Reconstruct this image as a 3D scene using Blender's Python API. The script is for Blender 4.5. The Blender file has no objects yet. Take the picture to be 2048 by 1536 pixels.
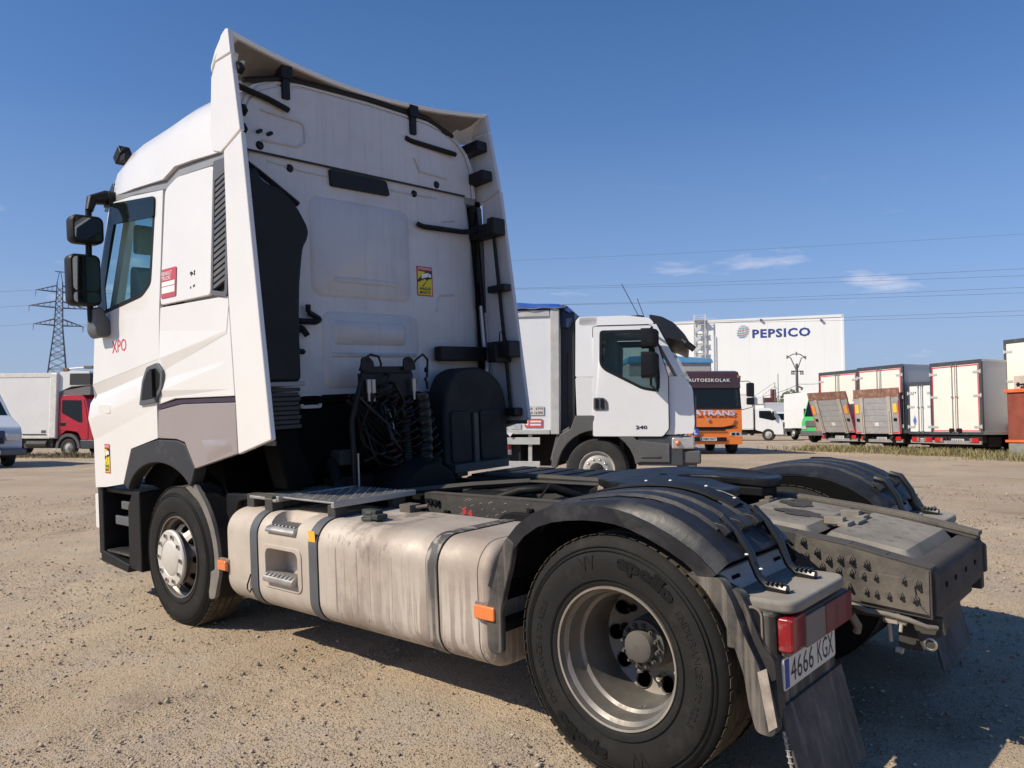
import bpy, bmesh, math, random
import numpy as np
from mathutils import Vector, Matrix, noise
from mathutils.geometry import tessellate_polygon

random.seed(7)
R = math.radians
SC = bpy.context.scene
COL = SC.collection

# ------------------------------------------------------------------ camera, sky, sun, exposure
cam = bpy.data.cameras.new('camera')
cam_o = bpy.data.objects.new('camera', cam)
COL.objects.link(cam_o)
cam_o.location = (0, 0, 1.6)
cam_o.rotation_euler = (R(93.2), 0, 0)
cam.sensor_width = 36
cam.lens = 36 * 1613 / 2048
cam.clip_start = 0.05
cam.clip_end = 3000
SC.camera = cam_o

# the tractor unit stands on ground that rises away from the camera: its own frame (x forward, y left, z up)
ROT = Matrix(((-0.74539, -0.66558, -0.03747), (0.66661, -0.74375, -0.04956), (0.00512, -0.06192, 0.99807)))
TRA = Vector((1.2534, 4.3519, 0.2302))
SUN = (ROT @ Vector((.50, .95, 1.0))).normalized()

world = bpy.data.worlds.new('World')
SC.world = world
world.use_nodes = True
nt = world.node_tree
nt.nodes.clear()
w_out = nt.nodes.new('ShaderNodeOutputWorld')
w_bg = nt.nodes.new('ShaderNodeBackground')
sky = nt.nodes.new('ShaderNodeTexSky')
sky.sky_type = 'NISHITA'
sky.sun_disc = False
sky.sun_elevation = math.asin(SUN.z)
sky.sun_rotation = math.atan2(SUN.x, SUN.y)
sky.altitude = 2000
sky.air_density = 1.0
sky.dust_density = 0.8
sky.ozone_density = 6.0
w_bg.inputs['Strength'].default_value = 0.115
# thin broken cloud low over the horizon, all the way round
tc = nt.nodes.new('ShaderNodeTexCoord')
sep = nt.nodes.new('ShaderNodeSeparateXYZ')
nt.links.new(tc.outputs['Generated'], sep.inputs[0])
mp = nt.nodes.new('ShaderNodeMapping')
mp.inputs['Scale'].default_value = (1.0, 1.0, 4.5)
mp.inputs['Location'].default_value = (0.33, 0.1, 0.0)
nt.links.new(tc.outputs['Generated'], mp.inputs[0])
nz = nt.nodes.new('ShaderNodeTexNoise')
nz.inputs['Scale'].default_value = 6.5
nz.inputs['Detail'].default_value = 7
nz.inputs['Roughness'].default_value = 0.55
nt.links.new(mp.outputs[0], nz.inputs['Vector'])
rp = nt.nodes.new('ShaderNodeValToRGB')
rp.color_ramp.elements[0].position = 0.60
rp.color_ramp.elements[0].color = (0, 0, 0, 1)
rp.color_ramp.elements[1].position = 0.76
rp.color_ramp.elements[1].color = (1, 1, 1, 1)
nt.links.new(nz.outputs['Fac'], rp.inputs['Fac'])
band = nt.nodes.new('ShaderNodeValToRGB')     # elevation band in which the clouds lie
band.color_ramp.elements[0].position = 0.0
band.color_ramp.elements[0].color = (0.75, 0.75, 0.75, 1)
e = band.color_ramp.elements.new(0.16); e.color = (0.6, 0.6, 0.6, 1)
band.color_ramp.elements[-1].position = 0.30
band.color_ramp.elements[-1].color = (0, 0, 0, 1)
nt.links.new(sep.outputs['Z'], band.inputs['Fac'])
mul = nt.nodes.new('ShaderNodeMath'); mul.operation = 'MULTIPLY'
nt.links.new(rp.outputs['Color'], mul.inputs[0])
nt.links.new(band.outputs['Color'], mul.inputs[1])
mixc = nt.nodes.new('ShaderNodeMixRGB')
mixc.inputs['Color2'].default_value = (6.6, 6.2, 6.6, 1)
nt.links.new(mul.outputs[0], mixc.inputs['Fac'])
hs_ = nt.nodes.new('ShaderNodeHueSaturation')
hs_.inputs['Saturation'].default_value = 1.15
nt.links.new(sky.outputs[0], hs_.inputs['Color'])
hz = nt.nodes.new('ShaderNodeValToRGB')       # thin lavender haze lying round the whole horizon
hz.color_ramp.elements[0].position = 0.0
hz.color_ramp.elements[0].color = (0.95, 0.95, 0.95, 1)
e = hz.color_ramp.elements.new(0.10); e.color = (0.74, 0.74, 0.74, 1)
e = hz.color_ramp.elements.new(0.20); e.color = (0.42, 0.42, 0.42, 1)
e = hz.color_ramp.elements.new(0.36); e.color = (0.14, 0.14, 0.14, 1)
hz.color_ramp.elements[-1].position = 0.60
hz.color_ramp.elements[-1].color = (0, 0, 0, 1)
nt.links.new(sep.outputs['Z'], hz.inputs['Fac'])
mixh = nt.nodes.new('ShaderNodeMixRGB')
mixh.inputs['Color2'].default_value = (2.45, 2.95, 4.1, 1)
nt.links.new(hz.outputs['Color'], mixh.inputs['Fac'])
nt.links.new(hs_.outputs[0], mixh.inputs['Color1'])
nt.links.new(mixh.outputs[0], mixc.inputs['Color1'])
nt.links.new(mixc.outputs[0], w_bg.inputs['Color'])
nt.links.new(w_bg.outputs[0], w_out.inputs['Surface'])

sun_l = bpy.data.lights.new('sun', 'SUN')
sun_l.energy = 4.1
sun_l.angle = R(0.53)
sun_l.color = (1.0, 0.90, 0.735)
sun_o = bpy.data.objects.new('sun', sun_l)
COL.objects.link(sun_o)
sun_o.location = SUN * 60
sun_o.rotation_euler = SUN.to_track_quat('Z', 'Y').to_euler()

SC.view_settings.view_transform = 'Standard'
SC.view_settings.look = 'None'
SC.view_settings.exposure = 0.32
SC.view_settings.gamma = 1.0
SC.view_settings.use_curve_mapping = False
SC.render.engine = 'CYCLES'
SC.cycles.max_bounces = 8
SC.cycles.use_denoising = True

# ------------------------------------------------------------------ materials
MATS = {}
DUST = (0.34, 0.29, 0.235)

def M(name, col, rough=0.5, metal=0.0, var=0.12, vscale=5.0, bump=0.0, bscale=80.0, dust=0.0, dcol=DUST,
      dscale=3.0, streak=0.0, scol=(0.45, 0.40, 0.34), coat=0.0, spec=0.5, up=0.0, low=None):
    """Procedural surface: base colour with grain, dusty patches, dust lying on upward faces, mud streaks running down."""
    if name in MATS:
        return MATS[name]
    m = bpy.data.materials.new(name)
    m.use_nodes = True
    t = m.node_tree
    N, L = t.nodes, t.links
    b = N['Principled BSDF']
    b.inputs['Metallic'].default_value = metal
    b.inputs['Specular IOR Level'].default_value = spec
    b.inputs['Coat Weight'].default_value = coat
    b.inputs['Coat Roughness'].default_value = 0.08
    tc = N.new('ShaderNodeTexCoord')
    n1 = N.new('ShaderNodeTexNoise')
    n1.inputs['Scale'].default_value = vscale
    n1.inputs['Detail'].default_value = 6
    n1.inputs['Roughness'].default_value = 0.62
    L.new(tc.outputs['Object'], n1.inputs['Vector'])
    mr = N.new('ShaderNodeMapRange')
    mr.inputs['From Min'].default_value = 0.3
    mr.inputs['From Max'].default_value = 0.7
    mr.inputs['To Min'].default_value = 1 - var
    mr.inputs['To Max'].default_value = 1 + var
    L.new(n1.outputs['Fac'], mr.inputs['Value'])
    vm = N.new('ShaderNodeVectorMath'); vm.operation = 'SCALE'
    vm.inputs[0].default_value = col
    L.new(mr.outputs[0], vm.inputs['Scale'])
    out = vm.outputs[0]
    rsrc = None
    rr = N.new('ShaderNodeMapRange')
    rr.inputs['From Min'].default_value = 0.3
    rr.inputs['From Max'].default_value = 0.7
    rr.inputs['To Min'].default_value = max(0.02, rough * 0.82)
    rr.inputs['To Max'].default_value = min(1, rough * 1.18)
    L.new(n1.outputs['Fac'], rr.inputs['Value'])
    rsrc = rr.outputs[0]
    if dust > 0 or up > 0:
        n2 = N.new('ShaderNodeTexNoise')
        n2.inputs['Scale'].default_value = dscale
        n2.inputs['Detail'].default_value = 9
        n2.inputs['Roughness'].default_value = 0.7
        L.new(tc.outputs['Object'], n2.inputs['Vector'])
        d = N.new('ShaderNodeMapRange')
        d.inputs['From Min'].default_value = 0.62 - 0.42 * dust
        d.inputs['From Max'].default_value = 0.92 - 0.42 * dust
        d.inputs['To Max'].default_value = min(1.0, 0.55 + dust * 0.45) if dust > 0 else 0
        L.new(n2.outputs['Fac'], d.inputs['Value'])
        fac = d.outputs[0]
        if up > 0:
            g = N.new('ShaderNodeNewGeometry')
            sx = N.new('ShaderNodeSeparateXYZ')
            L.new(g.outputs['Normal'], sx.inputs[0])
            u = N.new('ShaderNodeMapRange')
            u.inputs['From Min'].default_value = 0.45
            u.inputs['From Max'].default_value = 0.95
            u.inputs['To Max'].default_value = up
            L.new(sx.outputs['Z'], u.inputs['Value'])
            um = N.new('ShaderNodeMath'); um.operation = 'MULTIPLY'
            r2 = N.new('ShaderNodeMapRange')
            r2.inputs['From Min'].default_value = 0.3
            r2.inputs['From Max'].default_value = 0.6
            r2.inputs['To Min'].default_value = 0.35
            L.new(n2.outputs['Fac'], r2.inputs['Value'])
            L.new(u.outputs[0], um.inputs[0]); L.new(r2.outputs[0], um.inputs[1])
            mx = N.new('ShaderNodeMath'); mx.operation = 'MAXIMUM'
            L.new(fac, mx.inputs[0]); L.new(um.outputs[0], mx.inputs[1])
            fac = mx.outputs[0]
        mix = N.new('ShaderNodeMixRGB')
        mix.inputs['Color2'].default_value = (*dcol, 1)
        L.new(fac, mix.inputs['Fac']); L.new(out, mix.inputs['Color1'])
        out = mix.outputs[0]
        rm = N.new('ShaderNodeMapRange')
        rm.inputs['To Max'].default_value = 0.92
        L.new(fac, rm.inputs['Value'])
        L.new(rsrc, rm.inputs['To Min'])
        rsrc = rm.outputs[0]
    if streak > 0:
        mp = N.new('ShaderNodeMapping')
        mp.inputs['Scale'].default_value = (26, 26, 0.9)
        L.new(tc.outputs['Object'], mp.inputs[0])
        n3 = N.new('ShaderNodeTexNoise')
        n3.inputs['Scale'].default_value = 1.0
        n3.inputs['Detail'].default_value = 4
        L.new(mp.outputs[0], n3.inputs['Vector'])
        s = N.new('ShaderNodeMapRange')
        s.inputs['From Min'].default_value = 0.52
        s.inputs['From Max'].default_value = 0.66
        s.inputs['To Max'].default_value = streak
        L.new(n3.outputs['Fac'], s.inputs['Value'])
        mix = N.new('ShaderNodeMixRGB')
        mix.inputs['Color2'].default_value = (*scol, 1)
        L.new(s.outputs[0], mix.inputs['Fac']); L.new(out, mix.inputs['Color1'])
        out = mix.outputs[0]
    L.new(out, b.inputs['Base Color'])
    L.new(rsrc, b.inputs['Roughness'])
    if bump > 0:
        n4 = N.new('ShaderNodeTexNoise')
        n4.inputs['Scale'].default_value = bscale
        n4.inputs['Detail'].default_value = 5
        L.new(tc.outputs['Object'], n4.inputs['Vector'])
        bp = N.new('ShaderNodeBump')
        bp.inputs['Strength'].default_value = bump
        bp.inputs['Distance'].default_value = 0.01
        L.new(n4.outputs['Fac'], bp.inputs['Height'])
        L.new(bp.outputs[0], b.inputs['Normal'])
    MATS[name] = m
    return m

def glass_mat(name, tint=(0.55, 0.75, 0.78), through=0.6):
    m = bpy.data.materials.new(name)
    m.use_nodes = True
    t = m.node_tree; N, L = t.nodes, t.links
    b = N['Principled BSDF']
    b.inputs['Base Color'].default_value = (0.01, 0.015, 0.016, 1)
    b.inputs['Roughness'].default_value = 0.03
    tr = N.new('ShaderNodeBsdfTransparent')
    tr.inputs['Color'].default_value = (*tint, 1)
    mx = N.new('ShaderNodeMixShader')
    tc = N.new('ShaderNodeTexCoord')
    nz = N.new('ShaderNodeTexNoise'); nz.inputs['Scale'].default_value = 4
    L.new(tc.outputs['Object'], nz.inputs['Vector'])
    mr = N.new('ShaderNodeMapRange')
    mr.inputs['To Min'].default_value = through - 0.08
    mr.inputs['To Max'].default_value = through + 0.08
    L.new(nz.outputs['Fac'], mr.inputs['Value'])
    L.new(mr.outputs[0], mx.inputs['Fac'])
    L.new(b.outputs[0], mx.inputs[1]); L.new(tr.outputs[0], mx.inputs[2])
    L.new(mx.outputs[0], N['Material Output'].inputs['Surface'])
    return m

# ------------------------------------------------------------------ mesh helpers
class MB:
    """Collects boxes, prisms, tubes, lathes; build() links them as ONE mesh object."""
    def __init__(self):
        self.v, self.f, self.mi = [], [], []
        self.cur = 0
    def add(self, verts, faces):
        o = len(self.v)
        self.v.extend([tuple(p) for p in verts])
        for f in faces:
            self.f.append([i + o for i in f])
            self.mi.append(self.cur)
        return self
    def bx(self, x0, x1, y0, y1, z0, z1, rot=None, piv=None):
        vs = [Vector((x, y, z)) for x in (x0, x1) for y in (y0, y1) for z in (z0, z1)]
        if rot is not None:
            p = Vector(piv) if piv is not None else Vector(((x0 + x1) / 2, (y0 + y1) / 2, (z0 + z1) / 2))
            vs = [p + rot @ (v - p) for v in vs]
        return self.add(vs, [(0, 1, 3, 2), (4, 6, 7, 5), (0, 4, 5, 1), (2, 3, 7, 6), (0, 2, 6, 4), (1, 5, 7, 3)])
    def prism(self, poly, axis, a0, a1, warp=None):
        """poly: 2-D points; axis x: (y,z), y: (x,z), z: (x,y)."""
        def P(p, a):
            if axis == 'x': return (a, p[0], p[1])
            if axis == 'y': return (p[0], a, p[1])
            return (p[0], p[1], a)
        n = len(poly)
        vs = [P(p, a0) for p in poly] + [P(p, a1) for p in poly]
        if warp: vs = [warp(*p) for p in vs]
        fs = [tuple(range(n))[::-1], tuple(range(n, 2 * n))]
        fs += [(i, (i + 1) % n, n + (i + 1) % n, n + i) for i in range(n)]
        return self.add(vs, fs)
    def flat(self, poly, axis, a, warp=None):
        def P(p):
            q = (a, p[0], p[1]) if axis == 'x' else (p[0], a, p[1]) if axis == 'y' else (p[0], p[1], a)
            return warp(*q) if warp else q
        return self.add([P(p) for p in poly], [tuple(range(len(poly)))])
    def frame(self, outer, inner, axis, a0, a1, warp=None):
        """polygon with a hole (both loops have the same number of points, matched)."""
        def P(p, a):
            if axis == 'x': return (a, p[0], p[1])
            if axis == 'y': return (p[0], a, p[1])
            return (p[0], p[1], a)
        n = len(outer)
        vs = [P(p, a0) for p in outer] + [P(p, a0) for p in inner] + [P(p, a1) for p in outer] + [P(p, a1) for p in inner]
        if warp: vs = [warp(*p) for p in vs]
        fs = []
        for i in range(n):
            j = (i + 1) % n
            fs += [(i, j, n + j, n + i), (2 * n + i, 3 * n + i, 3 * n + j, 2 * n + j),
                   (i, 2 * n + i, 2 * n + j, j), (n + i, n + j, 3 * n + j, 3 * n + i)]
        return self.add(vs, fs)
    def holed(self, outer, holes, axis, a0, a1, warp=None):
        """flat plate with holes in it"""
        def P(p, a):
            q = (a, p[0], p[1]) if axis == 'x' else (p[0], a, p[1]) if axis == 'y' else (p[0], p[1], a)
            return warp(*q) if warp else q
        loops = [outer] + list(holes)
        tri = tessellate_polygon([[Vector((p[0], p[1], 0)) for p in l] for l in loops])
        flat = [p for l in loops for p in l]
        n = len(flat)
        vs = [P(p, a0) for p in flat] + [P(p, a1) for p in flat]
        fs = [tuple(t) for t in tri] + [tuple(n + i for i in reversed(t)) for t in tri]
        o = 0
        for l in loops:
            m = len(l)
            fs += [(o + i, o + (i + 1) % m, n + o + (i + 1) % m, n + o + i) for i in range(m)]
            o += m
        return self.add(vs, fs)
    def loft(self, rings, cap=True, closed=True):
        n = len(rings[0])
        vs = [p for r in rings for p in r]
        fs = []
        for k in range(len(rings) - 1):
            for i in range(n if closed else n - 1):
                j = (i + 1) % n
                fs.append((k * n + i, k * n + j, (k + 1) * n + j, (k + 1) * n + i))
        if cap:
            fs.append(tuple(range(n))[::-1])
            m = (len(rings) - 1) * n
            fs.append(tuple(range(m, m + n)))
        return self.add(vs, fs)
    def tube(self, pts, r, n=8, cap=True):
        pts = [Vector(p) for p in pts]
        rad = r if isinstance(r, (list, tuple)) else [r] * len(pts)
        rings = []
        d = (pts[1] - pts[0]).normalized()
        a = d.cross(Vector((0, 0, 1)))
        if a.length < 1e-3: a = d.cross(Vector((0, 1, 0)))
        a.normalize()
        for i, p in enumerate(pts):
            d = (pts[min(i + 1, len(pts) - 1)] - pts[max(i - 1, 0)]).normalized()
            a = (a - d * a.dot(d)).normalized()
            b = d.cross(a)
            rings.append([p + rad[i] * (math.cos(t) * a + math.sin(t) * b) for t in [2 * math.pi * k / n for k in range(n)]])
        return self.loft(rings, cap)
    def lathe(self, prof, c, axis='y', n=48, a0=0.0):
        """prof: (radius, offset along axis); open profile revolved."""
        rings = []
        for r, h in prof:
            ring = []
            for k in range(n):
                t = 2 * math.pi * k / n + a0
                u, w = r * math.cos(t), r * math.sin(t)
                ring.append((c[0] + u, c[1] + h, c[2] + w) if axis == 'y' else
                            (c[0] + u, c[1] + w, c[2] + h) if axis == 'z' else (c[0] + h, c[1] + u, c[2] + w))
            rings.append(ring)
        return self.loft(rings, cap=False)
    def cyl(self, p0, p1, r, n=16):
        return self.tube([p0, p1], r, n)
    def ball(self, c, r, n=8, sz=1.0):
        prof = [(max(1e-4, r * math.sin(math.pi * k / n)), -r * sz * math.cos(math.pi * k / n)) for k in range(n + 1)]
        return self.lathe(prof, c, 'z', max(8, n))
    def build(self, name, mat=None, parent=None, bevel=0.0, smooth=38, seg=2, label=None, recalc=True):
        me = bpy.data.meshes.new(name)
        me.from_pydata(self.v, [], self.f)
        mats = mat if isinstance(mat, (list, tuple)) else [mat]
        for mm in mats:
            if mm: me.materials.append(mm)
        if len(mats) > 1:
            me.polygons.foreach_set('material_index', self.mi)
        if recalc:
            bm = bmesh.new(); bm.from_mesh(me)
            bmesh.ops.recalc_face_normals(bm, faces=bm.faces)
            bm.to_mesh(me); bm.free()
        if smooth:
            me.polygons.foreach_set('use_smooth', [True] * len(me.polygons))
            me.set_sharp_from_angle(angle=R(smooth))
        o = bpy.data.objects.new(name, me)
        COL.objects.link(o)
        if parent is not None: o.parent = parent
        if bevel > 0:
            b = o.modifiers.new('bevel', 'BEVEL')
            b.width = bevel; b.segments = seg; b.limit_method = 'ANGLE'; b.angle_limit = R(35)
            b.harden_normals = True
        if label: o['label'] = label
        return o

def thing(name, label, cat, loc=(0, 0, 0), rotz=0.0, group=None):
    o = bpy.data.objects.new(name, None)
    COL.objects.link(o)
    o.empty_display_size = 0.3
    o.location = loc
    o.rotation_euler = (0, 0, rotz)
    o['label'] = label; o['category'] = cat
    if group: o['group'] = group
    return o

def tag(o, label=None, cat=None, group=None, kind=None):
    if label: o['label'] = label
    if cat: o['category'] = cat
    if group: o['group'] = group
    if kind: o['kind'] = kind
    return o

def share(o, parent, loc=None, rot=None, name=None):
    """another object with the same mesh"""
    c = o.copy()
    COL.objects.link(c)
    c.parent = parent
    if loc is not None: c.location = loc
    if rot is not None: c.rotation_euler = rot
    return c

def copy_tree(o, parent=None):
    c = o.copy(); COL.objects.link(c); c.parent = parent
    for ch in [x for x in o.children]:
        copy_tree(ch, c)
    return c

def rrect(x0, x1, z0, z1, r, n=4):
    pts = []
    for cx, cz, a in ((x1 - r, z1 - r, 0), (x0 + r, z1 - r, 90), (x0 + r, z0 + r, 180), (x1 - r, z0 + r, 270)):
        for k in range(n + 1):
            t = R(a + 90 * k / n)
            pts.append((cx + r * math.cos(t), cz + r * math.sin(t)))
    return pts

def rpoly(poly, r, n=3):
    """round the corners of a polygon"""
    out = []
    m = len(poly)
    for i in range(m):
        p = Vector(poly[i]); a = Vector(poly[i - 1]); b = Vector(poly[(i + 1) % m])
        ra = min(r, (a - p).length * 0.45); rb = min(r, (b - p).length * 0.45)
        s = p + (a - p).normalized() * ra; e = p + (b - p).normalized() * rb
        for k in range(n + 1):
            t = k / n
            q = (1 - t) ** 2 * s + 2 * t * (1 - t) * p + t * t * e
            out.append((q.x, q.y))
    return out

def inset(poly, d):
    c = Vector((sum(p[0] for p in poly) / len(poly), sum(p[1] for p in poly) / len(poly)))
    out = []
    m = len(poly)
    area = sum(poly[i][0] * poly[(i + 1) % m][1] - poly[(i + 1) % m][0] * poly[i][1] for i in range(m))
    s = 1 if area > 0 else -1
    for i in range(m):
        p = Vector(poly[i]); a = (p - Vector(poly[i - 1])); b = (Vector(poly[(i + 1) % m]) - p)
        if a.length < 1e-6: a = b
        if b.length < 1e-6: b = a
        na = Vector((-a.y, a.x)).normalized(); nb = Vector((-b.y, b.x)).normalized()
        nn = na + nb
        if nn.length < 1e-6: nn = na
        nn.normalize()
        k = 1 / max(0.4, nn.dot(na))
        q = p + nn * d * s * k
        out.append((q.x, q.y))
    return out

_TXT = {}
def text2d(s, bold=0.0, res=2, spacing=1.0):
    key = (s, bold, spacing)
    if key in _TXT: return _TXT[key]
    cu = bpy.data.curves.new('t', 'FONT')
    cu.body = s
    cu.offset = bold
    cu.resolution_u = res
    cu.space_character = spacing
    cu.fill_mode = 'FRONT'
    o = bpy.data.objects.new('t', cu)
    COL.objects.link(o)
    dg = bpy.context.evaluated_depsgraph_get()
    me = bpy.data.meshes.new_from_object(o.evaluated_get(dg))
    v = [(p.co.x, p.co.y) for p in me.vertices]
    f = [tuple(p.vertices) for p in me.polygons]
    bpy.data.objects.remove(o); bpy.data.curves.remove(cu); bpy.data.meshes.remove(me)
    x0, x1 = min(p[0] for p in v), max(p[0] for p in v)
    y0, y1 = min(p[1] for p in v), max(p[1] for p in v)
    v = [((p[0] - x0) / (x1 - x0), (p[1] - y0) / (y1 - y0)) for p in v]
    _TXT[key] = (v, f)
    return _TXT[key]

def put_text(mb, s, fn, w, h, bold=0.0, depth=0.0, spacing=1.0):
    """lettering of width w and height h; fn maps (u, v, d) on the sign to 3-D (d = height off the surface)."""
    v, f = text2d(s, bold, spacing=spacing)
    top = [fn(p[0] * w, p[1] * h, depth) for p in v]
    mb.add(top, f)
    if depth > 0.0015:
        cnt = {}
        for face in f:
            for i in range(len(face)):
                a, b = face[i], face[(i + 1) % len(face)]
                cnt[(a, b)] = cnt.get((a, b), 0) + 1
        n = len(v)
        base = [fn(p[0] * w, p[1] * h, 0) for p in v]
        edges = [(a, b) for (a, b) in cnt if (b, a) not in cnt]
        mb.add(top + base, [(a, b, n + b, n + a) for a, b in edges])
    return mb
# ------------------------------------------------------------------ ground
INV = ROT.transposed()
NRM = ROT @ Vector((0, 0, 1))
def plane_z(x, y):
    return TRA.z - (NRM.x * (x - TRA.x) + NRM.y * (y - TRA.y)) / NRM.z
FAR = [(1.3, 12.5, .52), (-2, 12.5, .48), (5, 13.5, .60), (-15, 24, .45), (-20, 34, .45), (-9, 20, .50), (6.8, 27.7, .74), (7, 20, .66), (12, 17, .66),
       (16, 27, .72), (14.5, 30, .74), (14, 33.5, .74), (15, 23.5, .70), (20, 22, .70), (22, 45, .80), (33, 97, .95), (-40, 60, .6), (-88, 155, .6),
       (60, 150, 1.0), (0, 300, 1.0), (300, 200, 1.0), (-300, 200, .8), (0, -60, -.5), (100, -20, .3), (-100, -20, -.2), (-8, 5, .05), (8, 2, .35), (-7, -4, -.2), (0, 60, .75), (-15, 12, .25)]
FARA = np.array(FAR)
def ground_arr(X, Y):
    X = np.asarray(X, float); Y = np.asarray(Y, float)
    num = np.zeros_like(X); den = np.zeros_like(X)
    for x, y, z in FAR:
        s = 2.0 + 0.09 * math.hypot(x, y)
        w = 1.0 / (((X - x) ** 2 + (Y - y) ** 2) / s ** 2 + 0.6) ** 2
        num += w * z; den += w
    far = num / den
    pl = TRA.z - (NRM.x * (X - TRA.x) + NRM.y * (Y - TRA.y)) / NRM.z
    dx, dy = X - TRA.x, Y - TRA.y
    lx = INV[0][0] * dx + INV[0][1] * dy; ly = INV[1][0] * dx + INV[1][1] * dy
    ex = np.maximum(np.maximum(-3.5 - lx, lx - 6.5), 0); ey = np.maximum(np.maximum(-2.6 - ly, ly - 5.0), 0)
    d = np.hypot(ex, ey)
    m = np.clip(1 - d / 5.5, 0, 1); m = m * m * (3 - 2 * m)
    return pl * m + far * (1 - m)
def gz(x, y):
    return float(ground_arr(np.array([x]), np.array([y]))[0])

def axis_lines(a, b, fine, lim):
    mid = list(np.arange(a, b, fine))
    up, s, p = [], fine, b
    while p < lim:
        up.append(p); s *= 1.09; p += s
    dn, s, p = [], fine, a - fine
    while p > -lim:
        dn.append(p); s *= 1.09; p -= s
    return np.array(dn[::-1] + mid + up + [lim])

gxs = axis_lines(-5.5, 5.0, 0.05, 900)
gys = axis_lines(1.2, 11.0, 0.05, 900)
GX, GY = np.meshgrid(gxs, gys)
GZ = ground_arr(GX.ravel(), GY.ravel()).reshape(GX.shape)
bump = np.zeros_like(GZ)
near = (GX > -16) & (GX < 20) & (GY > 0) & (GY < 34)
ii = np.argwhere(near)
for a, b in ii:
    p = Vector((GX[a, b], GY[a, b], 0))
    v = noise.noise(p * 0.7) * 0.012 + noise.noise(p * 2.3) * 0.008
    if GY[a, b] < 14:
        v += noise.noise(p * 8.0) * 0.0035 + noise.noise(p * 18.0) * 0.002
        # old tyre tracks pressed into the dust, running past the camera
        s = (GX[a, b] * 0.55 + GY[a, b] * 0.83)
        q = (GX[a, b] * 0.83 - GY[a, b] * 0.55)
        for c0 in (-4.05, -3.6, -2.2, -1.75):
            dd = abs(q - c0 - 0.15 * math.sin(s * 0.5))
            if dd < 0.20:
                k = 1 - (dd / 0.20) ** 4
                v += -0.012 * k + 0.010 * k * math.sin(s * 46) * (1 if noise.noise(p * 1.3) > -0.1 else 0.2)
    # wheels stand level with the flat plane
    bump[a, b] = v
GZ = GZ + bump - 0.006
gn, gm = GX.shape
me = bpy.data.meshes.new('ground')
verts = np.stack([GX.ravel(), GY.ravel(), GZ.ravel()], -1)
idx = np.arange(gn * gm).reshape(gn, gm)
quads = np.stack([idx[:-1, :-1].ravel(), idx[:-1, 1:].ravel(), idx[1:, 1:].ravel(), idx[1:, :-1].ravel()], -1)
me.vertices.add(len(verts)); me.vertices.foreach_set('co', verts.ravel())
me.loops.add(quads.size); me.loops.foreach_set('vertex_index', quads.ravel().astype(np.int32))
me.polygons.add(len(quads)); me.polygons.foreach_set('loop_start', np.arange(0, quads.size, 4, dtype=np.int32))
me.polygons.foreach_set('use_smooth', [True] * len(quads))
me.update(calc_edges=True); me.validate()
ground = bpy.data.objects.new('ground', me)
COL.objects.link(ground)
ground['kind'] = 'structure'

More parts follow.
